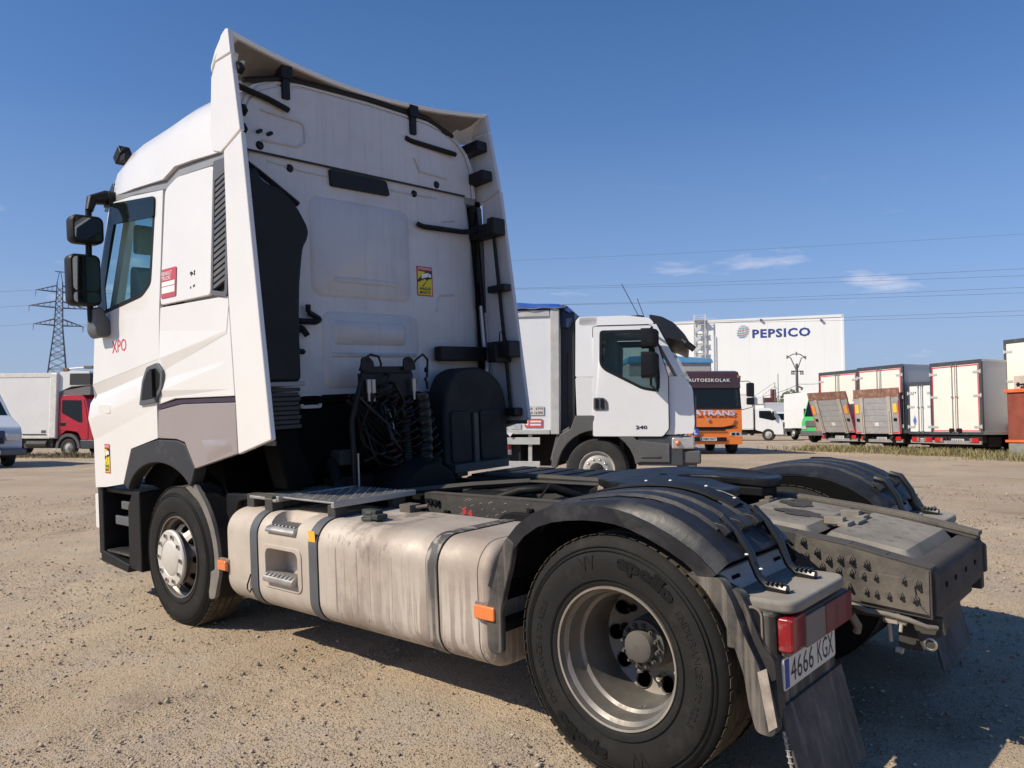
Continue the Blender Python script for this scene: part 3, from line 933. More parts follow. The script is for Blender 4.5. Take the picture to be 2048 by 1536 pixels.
    part(mb, 'wheel_arch', arch_mat, bevel=.012)
    # roof gutter
    mb = MB()
    GU = [(4.94, 3.352), (4.83, 3.35), (4.02, 3.292), (3.94, 3.285), (3.76, 3.348), (3.14, 3.312), (3.0, 3.335), (3.0, 3.265), (3.19, 3.25), (3.72, 3.275), (3.92, 3.22), (4.5, 3.285), (4.96, 3.30)]
    mb.prism(GU, 'y', s * 1.10, s * 1.232, lean)
    part(mb, 'roof_gutter', gutter_grey, bevel=.006)

# seats and bunk seen through the side windows
for y in (.80, -.62):
    mb = MB()
    mb.prism(rpoly([(4.62, 2.0), (4.74, 2.74), (4.88, 2.78), (4.92, 2.35), (5.0, 2.30), (5.0, 2.2)], .06), 'y', y - .25, y + .26)
    mb.prism(rpoly([(4.74, 2.86), (4.73, 3.10), (4.84, 3.12), (4.87, 2.88)], .04), 'y', y - .16, y + .24)
    part(mb, 'seat', seat_m, bevel=.05, seg=3)
mb = MB(); mb.bx(4.85, 5.15, -1.1, 1.1, 2.2, 2.42); part(mb, 'dashboard', grey_trim, bevel=.05)
mb = MB(); mb.bx(3.94, 3.96, -1.1, 1.1, 2.3, 3.22); part(mb, 'cab_lining', M('pale_teal_lining', (.40, .50, .52), .8, var=.05))
# ---------------------------------------------------------------- roof
def roof_sec(x, zb, zt, hw, tw):
    """yz section, from left bottom over the top to right bottom"""
    pts = []
    n = 12
    for k in range(n + 1):
        t = math.pi * k / n
        c, s_ = math.cos(t), math.sin(t)
        y = (hw if abs(c) > .999 else hw) * (abs(c) ** .42) * (1 if c >= 0 else -1)
        z = zb + (zt - zb) * (abs(s_) ** .62)
        y *= 1 - tw * (abs(s_) ** 2)
        pts.append((x, y, z))
    return pts
mb = MB()
secs = [(3.0, 3.33, 3.905, 1.175, .05), (3.14, 3.315, 3.915, 1.19, .05), (3.5, 3.34, 3.925, 1.195, .05), (3.76, 3.352, 3.925, 1.195, .05), (3.94, 3.292, 3.92, 1.20, .05),
        (4.2, 3.31, 3.90, 1.19, .05), (4.45, 3.325, 3.88, 1.19, .05), (4.68, 3.335, 3.835, 1.18, .05), (4.86, 3.35, 3.765, 1.165, .05), (4.97, 3.352, 3.68, 1.14, .05), (5.05, 3.355, 3.57, 1.11, .05), (5.09, 3.356, 3.45, 1.08, .05), (5.095, 3.358, 3.38, 1.06, .05)]
mb.loft([roof_sec(*s_) for s_ in secs], cap=True, closed=True)
part(mb, 'roof', white, smooth=50)
# visible rear face of the roof pod sits flush with the cab back: proud edge lip following its arch
mb = MB()
arcpts = [(3.0, y, z) for (_, y, z) in roof_sec(3.0, 3.33, 3.905, 1.15, .05)]
mb.tube([(2.992, p[1] * .985, p[2] - .012) for p in arcpts], .012, 6)
part(mb, 'roof_lip', white_shaded)
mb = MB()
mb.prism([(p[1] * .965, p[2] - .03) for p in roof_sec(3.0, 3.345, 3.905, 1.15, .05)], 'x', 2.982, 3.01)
rearpod = part(mb, 'roof_rear_panel', white_shaded, bevel=.012)
mb = MB(); mb.bx(2.975, 3.005, -1.02, 1.10, 3.318, 3.332); part(mb, 'seam_trim', gap_shade_m)
# roof front lamp
mb = MB(); mb.ball((4.90, 1.07, 3.72), .055, 10); mb.bx(4.86, 5.0, 1.02, 1.12, 3.665, 3.755, Matrix.Rotation(R(35), 3, 'Y')); mb.bx(4.80, 4.9, 1.03, 1.11, 3.64, 3.7)
part(mb, 'roof_spotlight', blackp, bevel=.012)
mb = MB(); mb.prism(rpoly([(4.92, 3.34), (5.02, 3.50), (5.10, 3.44), (5.22, 3.28), (5.14, 3.27)], .02), 'y', -1.12, 1.12)
part(mb, 'sun_visor', M('smoked_visor', (.03, .032, .036), .25), bevel=.01)

# top air deflector: a channel-shaped hood that rises to the rear edge, higher and further back at its two ends
def hood_edge(y):
    a = abs(y) / 1.24
    x = 2.965 - .097 * a ** 1.6
    z = 3.972 + .090 * a ** 2.0
    return x, z
ys = [-1.24 + 2.48 * k / 28 for k in range(29)]
rings = []
for y in ys:
    xe, ze = hood_edge(y)
    a = abs(y) / 1.24
    xf = 3.62 - .52 * a ** 3
    zf = 3.905 - .04 * a ** 4
    zm = zf + (ze - zf) * .40
    up = [(xf, y, zf + .012), (3.3 - .26 * a ** 2, y, zm + .02), (xe + .06, y, ze - .006), (xe, y, ze)]
    dn = [(xe + .006, y, ze - .028), (xe + .07, y, ze - .045), (3.3 - .26 * a ** 2, y, zm - .02), (xf, y, zf - .02)]
    rings.append(up + dn)
mb = MB(); mb.loft(rings)
hood = part(mb, 'roof_deflector', white, smooth=50)
under_m = M('brown_hood_underside', (0.21, 0.185, 0.165), .75, var=.12, dust=.3, dcol=(.12, .105, .095))
rings = []
for y in ys[1:-1]:
    xe, ze = hood_edge(y)
    a = abs(y) / 1.24
    zf = 3.895 - .10 * a ** 4
    zm = zf + (ze - zf) * .40
    rings.append([(xe + .02, y, ze - .034), (xe + .075, y, ze - .052), (3.27 - .05 * a, y, zm - .026), (3.27 - .05 * a, y, zm - .032), (xe + .075, y, ze - .058), (xe + .02, y, ze - .040)])
mb = MB(); mb.loft(rings); part(mb, 'deflector_lining', under_m, smooth=50)
mb = MB()
for y in (.75, -.44):
    mb = MB()
    mb.bx(2.955, 3.0, y - .03, y + .03, 3.74, 3.90); mb.bx(2.94, 3.02, y - .045, y + .045, 3.88, 3.975)
    mb.bx(2.95, 3.3, y - .025, y + .025, 3.92, 3.945)
    part(mb, 'hood_stay', blackp, bevel=.008)
mb = MB(); mb.tube([(2.99, 1.07, 3.80), (2.985, .75, 3.895), (2.985, 0, 3.925), (2.985, -.6, 3.915), (2.985, -.9, 3.82)], .02, 6)
part(mb, 'hood_seal', blackp)
mb = MB(); mb.tube([(2.97, -.62, 3.965), (2.93, -.86, 3.995)], .013, 6); mb.bx(2.92, 2.95, -.9, -.84, 3.985, 4.01); part(mb, 'hood_strut', steel)

# side air deflectors: plates that continue the cab sides rearwards
def edge_x(z):
    for (za, xa), (zb, xb) in zip([(1.36, 2.503), (3.335, 2.735), (3.36, 2.775), (3.895, 2.845), (4.06, 2.868)][:-1], [(3.335, 2.735), (3.36, 2.775), (3.895, 2.845), (4.06, 2.868)]):
        if z <= zb: return xa + (xb - xa) * (z - za) / (zb - za)
    return 2.868
def dlean(x, y, z):
    s = 1 if y > 0 else -1
    return (x, y - s * .012 * max(0, z - 3.2), z)
for s in (1, -1):
    pieces = [('side_deflector', [(2.958, 3.275), (2.962, 2.33), (2.918, 1.62), (2.905, 1.268), (2.503, 1.368), (2.735, 3.352)]),
              ('upper_deflector', [(3.13, 3.42), (3.10, 3.30), (2.995, 3.272), (2.745, 3.363), (2.838, 3.885), (3.035, 3.885), (3.10, 3.80)]),
              ('deflector_cap', [(3.06, 3.87), (3.03, 3.893), (2.842, 3.897), (2.866, 4.055), (2.90, 4.07), (2.96, 4.04), (3.00, 3.97)])]
    for nm, poly in pieces:
        mb = MB(); mb.prism(poly, 'y', s * 1.213, s * 1.252, dlean)
        d = part(mb, nm, white if s == 1 else white_shaded, bevel=.010)  # right-hand plates take the white darkened for shade
        if nm == 'side_deflector':
            m2 = MB(); m2.bx(2.52, 2.9, s * 1.205, s * 1.2125, 1.33, 1.36); part(m2, 'edge_strip', grey_trim, d)

# ---------------------------------------------------------------- cab rear wall fittings
def ribplate(y0, y1, z0, z1, r, nm='pressed_panel', d=.006, w=None):
    """a raised rounded panel with soft edges pressed into the rear wall"""
    mb = MB()
    o = [(p[0], p[1]) for p in rrect(min(y0, y1), max(y0, y1), z0, z1, r, 4)]
    i = inset(o, .022)
    n = len(o)
    mb.add([(3.002, *p) for p in o] + [(3.0 - d, *p) for p in i], [tuple(range(n, 2 * n))] + [(k, (k + 1) % n, n + (k + 1) % n, n + k) for k in range(n)])
    return part(mb, nm, white_shaded, cab, smooth=60)
def ribline(pts, nm='pressed_rib', r=.009):
    mb = MB()
    mb.tube([(2.999, y, z) for y, z in pts], r, 6)
    return part(mb, nm, white_shaded, cab, smooth=60)
ribplate(-.38, .58, 2.36, 3.10, .09, d=.014)
ribplate(-.23, .39, 2.46, 2.53, .03, d=.026)
ribline([(.39, 2.69), (.38, 2.735), (.34, 2.755), (-.18, 2.755), (-.22, 2.735), (-.235, 2.69)])
ribplate(-.44, .50, 1.68, 2.26, .08, d=.016)
ribplate(-.30, .42, 1.995, 2.20, .05, d=.030)
ribplate(-.41, .44, 1.90, 1.965, .02, d=.030)
ribline([(-.66, 2.30), (-.67, 2.40), (-.70, 2.44), (-.86, 2.455)])
ribline([(-.72, 2.93), (-.73, 3.03), (-.76, 3.07), (-.9, 3.095)])
ribline([(.9, 3.28), (.62, 3.255), (-.4, 3.25), (-.7, 3.26)], r=.006)
for (y, z) in ((.72, 3.262), (-.45, 3.262)):
    mb = MB(); mb.lathe([(.001, -.014), (.02, -.012), (.026, -.004), (.03, .004)], (2.996, y, z), 'x', 16); part(mb, 'plug', blackp, cab)
for (y, z) in ((.965, 3.372), (-.69, 3.372)):
    mb = MB(); mb.lathe([(.001, -.014), (.022, -.012), (.029, -.004), (.032, .004)], (2.98, y, z), 'x', 16); part(mb, 'plug', blackp, rearpod)
mb = MB(); mb.prism(rpoly([(.395, 3.312), (-.145, 3.308), (-.175, 3.195), (.385, 3.187)], .02), 'x', 2.972, 3.0); part(mb, 'rear_lamp_panel', blackp, cab, bevel=.008)
mb = MB()
mb.tube([(2.974, .95, 3.62), (2.974, .62, 3.60), (2.974, .60, 3.56), (2.974, .60, 3.46), (2.974, .66, 3.42), (2.974, .95, 3.41)], .006, 5); part(mb, 'pressed_rib', white_shaded, rearpod)
mb = MB(); mb.tube([(2.974, -.45, 3.55), (2.974, -.5, 3.45), (2.974, -.8, 3.44)], .006, 5); part(mb, 'pressed_rib', white_shaded, rearpod)
# warning sticker ATTENTION / ANGLES MORTS: black field, yellow beams, a white lorry
def sticker(fn, w, h, parent):
    """fn(u, v, d) on the sign, u to the reader's right"""
    def q(mb, pts, d): mb.add([fn(u * w, v * h, d) for u, v in pts], [tuple(range(len(pts)))])
    a = MB(); q(a, [(0, 0), (1, 0), (1, 1), (0, 1)], .001)
    st = part(a, 'warning_sticker', sign_red, parent, label='red and yellow ATTENTION ANGLES MORTS sticker')
    a = MB(); q(a, [(.06, .04), (.94, .04), (.94, .33), (.06, .33)], .002); q(a, [(.06, .55), (.55, .82), (.06, .84)], .003); q(a, [(.40, .33), (.94, .33), (.94, .60), (.70, .56)], .003); q(a, [(.06, .33), (.3, .33), (.62, .52), (.5, .58), (.06, .45)], .0035)
    part(a, 'yellow_print', yellow_ink, st)
    a = MB(); q(a, [(.06, .33), (.94, .33), (.94, .85), (.06, .85)], .0025); part(a, 'black_print', black_ink, st)
    a = MB(); q(a, [(.28, .58), (.72, .66), (.74, .80), (.30, .73)], .005); q(a, [(.74, .64), (.88, .64), (.90, .74), (.75, .78)], .005); part(a, 'lorry_print', white_ink, st)
    a = MB(); put_text(a, 'ATTENTION', lambda u, v, d: fn(.07 * w + u, .885 * h + v, .004), .86 * w, .075 * h, .012); part(a, 'lettering', white_ink, st)
    a = MB(); put_text(a, 'ANGLES', lambda u, v, d: fn(.14 * w + u, .20 * h + v, .004), .72 * w, .10 * h, .02); put_text(a, 'MORTS', lambda u, v, d: fn(.16 * w + u, .07 * h + v, .004), .68 * w, .10 * h, .02); part(a, 'lettering', black_ink, st)
sticker(lambda u, v, d: (2.999 - d, -.445 - u, 2.425 + v), .175, .245, cab)
sticker(lambda u, v, d: (5.04 - u, 1.2515 + d, 1.06 + v), .105, .24, TR)
# bracket arms on the rear wall
def arm(pts, w=.024, t=.012, nm='bracket_arm', mat=None):
    mb = MB()
    for a, b in zip(pts[:-1], pts[1:]):
        a, b = Vector(a), Vector(b)
        mb.tube([a, b], w, 4)
    return part(mb, nm, mat or blackp, bevel=.004)
arm([(2.96, 1.19, 3.745), (2.955, .90, 3.70), (2.955, .74, 3.66)])
arm([(2.95, 1.20, 3.28), (2.955, .98, 3.17), (2.955, .69, 3.00)])
arm([(2.93, 1.05, 2.165), (2.94, .59, 2.165), (2.95, .545, 2.185), (2.96, .635, 2.235), (2.96, .635, 2.29)], .024)
arm([(2.93, .85, 2.12), (2.94, .70, 2.11), (2.95, .66, 2.07)], .03)
arm([(2.94, .80, 1.955), (2.955, .685, 1.95)], .022)
arm([(2.975, -.36, 3.70), (2.975, -.42, 3.685), (2.95, -.90, 3.66)], .024)
arm([(2.97, -.45, 3.01), (2.97, -.52, 2.995), (2.95, -.95, 3.0), (2.90, -1.12, 3.02)], .024)
for y in (.90, .98):
    mb = MB(); mb.bx(2.93, 2.99, y - .01, y + .01, 3.45, 3.47); part(mb, 'clip', blackp)
for (x, z) in ((2.80, 3.80), (2.78, 3.52), (2.79, 3.40)):
    mb = MB(); mb.bx(x, x + .05, 1.17, 1.21, z - .03, z + .03, Matrix.Rotation(R(35), 3, 'Y')); part(mb, 'clip', blackp)

# fittings inside the right-hand deflector
def slab(x0, x1, z0, z1, y0, y1, tilt=0, nm='deflector_bracket', mat=None):
    mb = MB(); mb.bx(x0, x1, y0, y1, z0, z1, Matrix.Rotation(R(tilt), 3, 'Y')); return part(mb, nm, mat or blackp, bevel=.012)
slab(2.86, 3.12, 3.71, 3.80, -1.205, -1.08, 4)
slab(2.81, 3.10, 3.44, 3.53, -1.205, -1.08, 5)
slab(2.70, 3.05, 2.95, 3.07, -1.205, -1.09, 2)
slab(2.68, 2.76, 2.96, 3.10, -1.205, -1.05, 0)
slab(2.64, 2.84, 2.47, 2.53, -1.205, -1.11, 2)
slab(2.56, 2.82, 1.90, 2.04, -1.205, -1.06, 0)
slab(2.66, 2.76, 1.86, 2.02, -1.20, -1.0, 0)
mb = MB(); mb.bx(2.88, 2.97, -1.13, -.58, 1.885, 2.005); part(mb, 'catch_bar', blackp, bevel=.012)
slab(2.56, 2.80, 1.40, 1.47, -1.205, -1.10, 0)
mb = MB(); mb.tube([(2.80, -1.165, 3.13), (2.745, -1.165, 2.5), (2.695, -1.165, 1.9), (2.66, -1.165, 1.42)], .016, 8); part(mb, 'locking_rod', blackp)
mb = MB(); mb.prism([(2.98, 3.30), (3.12, 3.30), (3.10, 2.40), (2.98, 2.35)], 'y', -1.212, -1.165); part(mb, 'gap_shade_strip', void_m)  # black strip laid in as the shade of the gap
mb = MB(); mb.tube([(2.955, -1.14, 2.37), (2.94, -1.15, 2.05), (2.91, -1.15, 1.85), (2.90, -1.12, 1.65)], .018, 8); part(mb, 'gas_strut', M('pale_strut', (.55, .55, .56), .4, metal=.4))
mb = MB(); mb.tube([(2.96, -1.12, 3.2), (2.955, -1.10, 2.7), (2.95, -1.11, 2.2), (2.93, -1.09, 1.75)], .010, 6); mb.tube([(2.96, -1.10, 2.85), (2.94, -1.075, 2.6), (2.955, -1.09, 2.35)], .008, 6); part(mb, 'cable', void_m)
mb = MB(); mb.tube([(2.69, -1.08, 2.03), (2.66, -1.06, 2.12), (2.62, -1.06, 2.12), (2.60, -1.08, 2.03)], .005, 6); part(mb, 'wire_loop', void_m)

# left air-intake tower behind the cab corner
INT = [(1.215, 3.13), (1.13, 3.14), (1.10, 3.06), (.96, 3.03), (.86, 2.96), (.79, 2.86), (.745, 2.78), (.76, 2.71), (.80, 2.65), (.835, 2.4), (.85, 2.12), (.85, 1.73), (1.215, 1.73)]
mb = MB(); mb.prism(rpoly(INT, .05), 'x', 2.74, 2.99)
part(mb, 'air_intake_tower', M('matt_black_intake', (.012, .012, .0135), .6, spec=.3, var=.15, bump=.06, bscale=40), bevel=.03, seg=3)
mb = MB(); mb.bx(2.73, 2.98, .835, 1.215, 1.705, 1.735); part(mb, 'intake_rim', gutter_grey, bevel=.006)
mb = MB()
for k in range(9): mb.bx(2.75 + .004 * (k % 2), 2.97, .86 + .012 * (k % 2), 1.20 - .012 * (k % 2), 1.42 + k * .031, 1.447 + k * .031)
part(mb, 'intake_bellows', M('grey_bellows', (.04, .04, .038), .7, var=.2, dust=.15, dcol=(.1, .09, .08)), bevel=.006)
mb = MB(); mb.prism([(1.05, 1.42), (.88, 1.42), (.80, 1.20), (.72, 1.02), (.95, 1.0), (1.0, 1.2)], 'x', 2.80, 2.99); part(mb, 'intake_base', void_m, bevel=.02)  # coloured near black to hold the shade below the deflector

# black shield on the right behind the cab
SH = [(-.36, 1.02), (-.38, 1.45), (-.41, 1.64), (-.48, 1.765), (-.60, 1.815), (-.80, 1.825), (-.95, 1.77), (-1.06, 1.68), (-1.11, 1.55), (-1.13, 1.02)]
mb = MB(); mb.prism(rpoly(SH, .06), 'x', 2.66, 2.88)
shd = part(mb, 'rear_shield', M('charcoal_shield', (.014, .0145, .017), .65, var=.12, spec=.3), bevel=.03, seg=3)
for y0, y1 in ((-.44, -.66), (-.77, -1.02)):
    mb = MB(); mb.prism(rrect(y1, y0, 1.06, 1.47, .03), 'x', 2.645, 2.67); part(mb, 'shield_panel', M('charcoal_shield2', (.016, .0165, .019), .65, spec=.3), shd, bevel=.008)
mb = MB(); mb.bx(2.635, 2.662, -.735, -.685, 1.02, 1.45); mb.bx(2.60, 2.67, -1.05, -.42, .985, 1.05)
part(mb, 'shield_strap', M('dull_grey_bar', (.06, .06, .056), .6, var=.15), shd, bevel=.004)

# engine tunnel and underside, dark
mb = MB()
mb.prism([(-.62, .75), (-.62, 1.52), (-.4, 1.63), (.4, 1.63), (.62, 1.52), (.62, .75)], 'x', 3.05, 5.0)
mb.bx(2.98, 4.7, -1.12, 1.12, 1.57, 1.64)
mb.bx(3.0, 3.06, -1.15, .92, 1.05, 1.6)
part(mb, 'engine_tunnel', void_m, bevel=.02)
mb = MB()
mb.lathe([(.001, -.35), (.26, -.35), (.3, -.2), (.28, .1), (.2, .35), (.001, .35)], (2.75, 0, .85), 'x', 20)
mb.tube([(2.4, 0, .82), (.3, 0, .62)], .07, 12)
mb.bx(2.7, 3.0, -.55, -.2, .7, 1.15); mb.bx(2.75, 2.98, .25, .55, .7, 1.05)
mb.tube([(2.95, .5, 1.15), (2.8, .55, 1.0), (2.75, .5, .8)], .05, 10)
mb.tube([(2.98, -.15, 1.3), (2.8, -.2, 1.1), (2.75, -.35, .9)], .045, 10)
part(mb, 'gearbox', dark_mech, bevel=.01)
mb = MB(); mb.tube([(2.62, .50, 1.22), (2.62, .50, .88)], .008, 6); part(mb, 'dipstick', steel)
for y0, y1 in ((.66, .58), (-.49, -.57)):
    mb = MB(); o = rrect(min(y0, y1) - .05, max(y0, y1) + .05, 1.545, 1.66, .02); mb.frame(o, inset(o, .025), 'x', 2.985, 3.03)
    part(mb, 'step_bracket', white_shaded, cab, bevel=.004)

# ---------------------------------------------------------------- headboard with air and electric lines
hose_m = M('black_hose', (.010, .010, .011), .4, var=.1, spec=.35)
HB = 2.66
mb = MB()
mb.tube([(HB, .50, .95), (HB, .515, 1.45), (HB, .44, 1.66), (HB, .385, 1.83)], .022, 8)
mb.tube([(HB, -.16, .95), (HB, -.14, 1.45), (HB, -.06, 1.66), (HB, -.02, 1.83)], .022, 8)
mb.bx(HB - .02, HB + .02, -.03, .40, 1.78, 1.83); mb.bx(HB - .025, HB + .03, -.05, .43, 1.60, 1.78)
hb = part(mb, 'headboard_frame', blackp, bevel=.006)
for y in (.39, .0):
    mb = MB()
    o = rpoly([(y - .065, 1.80), (y - .05, 1.87), (y, 1.905), (y + .05, 1.89), (y + .06, 1.80)], .02)
    mb.prism(o, 'x', HB - .045, HB - .03); mb.lathe([(.012, -.002), (.017, -.002), (.017, .004)], (HB - .047, y - .005, 1.868), 'x', 12)
    part(mb, 'lug_plate', blackp, hb)
for y in (.40, .36, -.02):
    mb = MB(); mb.cyl((HB - .06, y, 1.64), (HB - .06, y, 1.735), .018, 12); mb.cyl((HB - .06, y, 1.58), (HB - .06, y, 1.64), .012, 10)
    part(mb, 'air_coupling', steel, hb)
def coil(p0, p1, r, turns, tr, nm='coiled_hose', mat=None, sq=1.0, ends=None):
    p0, p1 = Vector(p0), Vector(p1)
    d = (p1 - p0); L_ = d.length; d.normalize()
    a = d.cross(Vector((0, 1, 0)));
    if a.length < .1: a = d.cross(Vector((1, 0, 0)))
    a.normalize(); b = d.cross(a)
    n = int(turns * 14)
    pts = [p0 + d * L_ * k / n + r * (math.cos(2 * math.pi * turns * k / n) * a * sq + math.sin(2 * math.pi * turns * k / n) * b) for k in range(n + 1)]
    if ends: pts = [Vector(q) for q in ends[0]] + pts + [Vector(q) for q in ends[1]]
    mb = MB(); mb.tube(pts, tr, 6); return part(mb, nm, mat or hose_m, hb, smooth=80)
brown_hose = M('dusty_brown_hose', (.02, .017, .0145), .6, var=.15, spec=.2)
mb = MB(); mb.tube([(HB, -.03, 1.80), (HB - .03, -.08, 1.88), (HB - .04, -.14, 1.92), (HB - .03, -.195, 1.88), (HB - .02, -.20, 1.82), (HB - .05, -.15, 1.79), (HB - .07, -.135, 1.81), (HB - .05, -.17, 1.825),
                    (HB, -.215, 1.79), (HB - .01, -.20, 1.745), (HB - .05, -.145, 1.735), (HB - .02, -.19, 1.70), (HB, -.21, 1.66)], .009, 6); part(mb, 'coiled_hose', hose_m, hb)
mb = MB(); mb.tube([(HB, .43, 1.80), (HB - .02, .41, 1.88), (HB - .03, .35, 1.915), (HB - .03, .28, 1.90), (HB - .02, .25, 1.85), (HB, .25, 1.78)], .009, 6); part(mb, 'coiled_hose', hose_m, hb)
coil((HB - .03, .27, 1.76), (HB - .05, .10, 1.50), .055, 4, .010, mat=brown_hose)
coil((HB - .05, .33, 1.52), (HB - .07, .05, 1.47), .05, 3.5, .009)
coil((HB - .06, .05, 1.60), (HB - .03, .10, 1.25), .045, 5, .010, mat=brown_hose)
mb = MB()
pts = []
for k in range(60):
    pts.append((HB - .05, .075 - .02 * math.sin(k / 20), 1.52 - k * .0105))
mb.tube(pts, [.036 if k % 2 else .028 for k in range(60)], 10); part(mb, 'bellows_hose', M('ribbed_grey_hose', (.022, .021, .02), .5, var=.1), hb, smooth=20)
mb = MB()
pts = [(HB - .05, -.09 - .03 * math.sin(k / 9), 1.62 - k * .022) for k in range(30)]
mb.tube(pts, [.062 + .006 * math.sin(k * 2.1) for k in range(30)], 10); part(mb, 'hose_bundle', hose_m, hb)
coil((HB - .05, -.09, 1.60), (HB - .05, -.10, 1.0), .068, 9, .006, mat=brown_hose)
coil((HB - .02, .18, 1.3), (HB - .02, .12, 1.0), .05, 6, .010, mat=M('dull_red_hose', (.05, .018, .018), .5))
mb = MB(); mb.tube([(HB - .03, .21, 1.52), (HB - .05, .19, 1.44), (HB - .06, .18, 1.36)], .004, 5); part(mb, 'wire', steel, hb)
mb = MB()
mb.tube([(HB + .1, -.2, 1.35), (HB, -.22, 1.15), (HB + .05, -.2, 1.0)], .02, 8); mb.tube([(HB + .15, -.28, 1.4), (HB + .1, -.3, 1.1), (HB, -.3, .98)], .025, 8)
mb.bx(HB, HB + .2, -.34, -.22, 1.02, 1.12); part(mb, 'air_valve', dark_mech, hb, bevel=.006)

rs = random.Random(12)
for k in range(16):          # loose air and electric lines drooping into the dark behind the cab
    y0, y1 = .45 - .62 * rs.random(), .5 - .95 * rs.random()
    z0, z1 = 1.72 - .25 * rs.random(), 1.0 + .2 * rs.random()
    x0 = HB - .06 + .25 * rs.random()
    pts = []
    for q in range(11):
        t = q / 10
        pts.append((x0 + .10 * math.sin(t * 5 + k), y0 + (y1 - y0) * t + .05 * math.sin(t * 7 + k * 2), z0 + (z1 - z0) * t - .12 * math.sin(t * math.pi)))
    mb = MB(); mb.tube(pts, .007 + .009 * rs.random(), 6); part(mb, 'hose', brown_hose if k % 3 == 0 else hose_m, hb, smooth=80)
for k in range(5):
    y = .30 - .11 * k
    coil((HB - .05 + .03 * (k % 2), y, 1.70 - .05 * k), (HB - .06, y - .10, 1.30 - .04 * k), .035 + .012 * rs.random(), 5 + k % 3, .008, mat=brown_hose if k % 2 else hose_m)
for k in range(9):
    y, z = .45 - .9 * rs.random(), 1.0 + .5 * rs.random()
    mb = MB(); mb.bx(2.86, 2.98, y - .04 - .05 * rs.random(), y + .05, z - .04, z + .06 * rs.random() + .02); part(mb, 'valve_block', dark_mech if k % 2 else chassis_m, hb, bevel=.008)
# ---------------------------------------------------------------- mirrors (left), steps, front wheel surround
mb = MB()
mb.tube([(4.90, 1.10, 3.33), (4.93, 1.22, 3.335), (4.93, 1.33, 3.30), (4.91, 1.36, 3.2)], [.055, .06, .045, .03], 10)
mb.bx(4.86, 4.98, 1.08, 1.22, 3.26, 3.37)
mb.tube([(4.92, 1.36, 3.22), (4.95, 1.365, 2.6), (4.95, 1.36, 2.3)], .026, 8)
ma = part(mb, 'mirror_arm', blackp, bevel=.008)
mb = MB(); mb.prism(rpoly([(1.36, 2.36), (1.37, 2.22), (1.33, 2.165), (1.25, 2.185), (1.23, 2.26), (1.27, 2.33), (1.30, 2.42), (1.36, 2.42)], .03), 'x', 4.84, 5.03)
part(mb, 'mirror_foot', grey_trim, ma, bevel=.02)
for z0, z1, y0, y1, tp in ((2.925, 3.15, 1.275, 1.525, .01), (2.425, 2.835, 1.31, 1.55, .02)):
    mb = MB()
    o = rrect(y0, y1, z0, z1, .05, 5)
    rings = []
    for x, d in ((4.835, .012), (4.85, 0), (4.94, .0), (5.02, .03), (5.05, .07)):
        rings.append([(x, p[0], p[1]) for p in inset(o, d)])
    mb.loft(rings)
    mh = part(mb, 'mirror_housing', blackp, smooth=50)
    mb = MB()
    rot = Matrix.Rotation(R(-9), 3, 'Z')
    if z1 > 3:
        mb.prism(rrect(y0 + .022, y1 - .022, z0 + .022, z1 - .022, .035, 4), 'x', 4.828, 4.838)
    else:
        zs = z0 + .11
        mb.prism(rrect(y0 + .022, y1 - .022, zs + .006, z1 - .022, .035, 4), 'x', 4.828, 4.838)
        mb.prism(rrect(y0 + .022, y1 - .022, z0 + .022, zs - .006, .03, 4), 'x', 4.828, 4.838)
    part(mb, 'mirror_glass', mirror_m, mh)
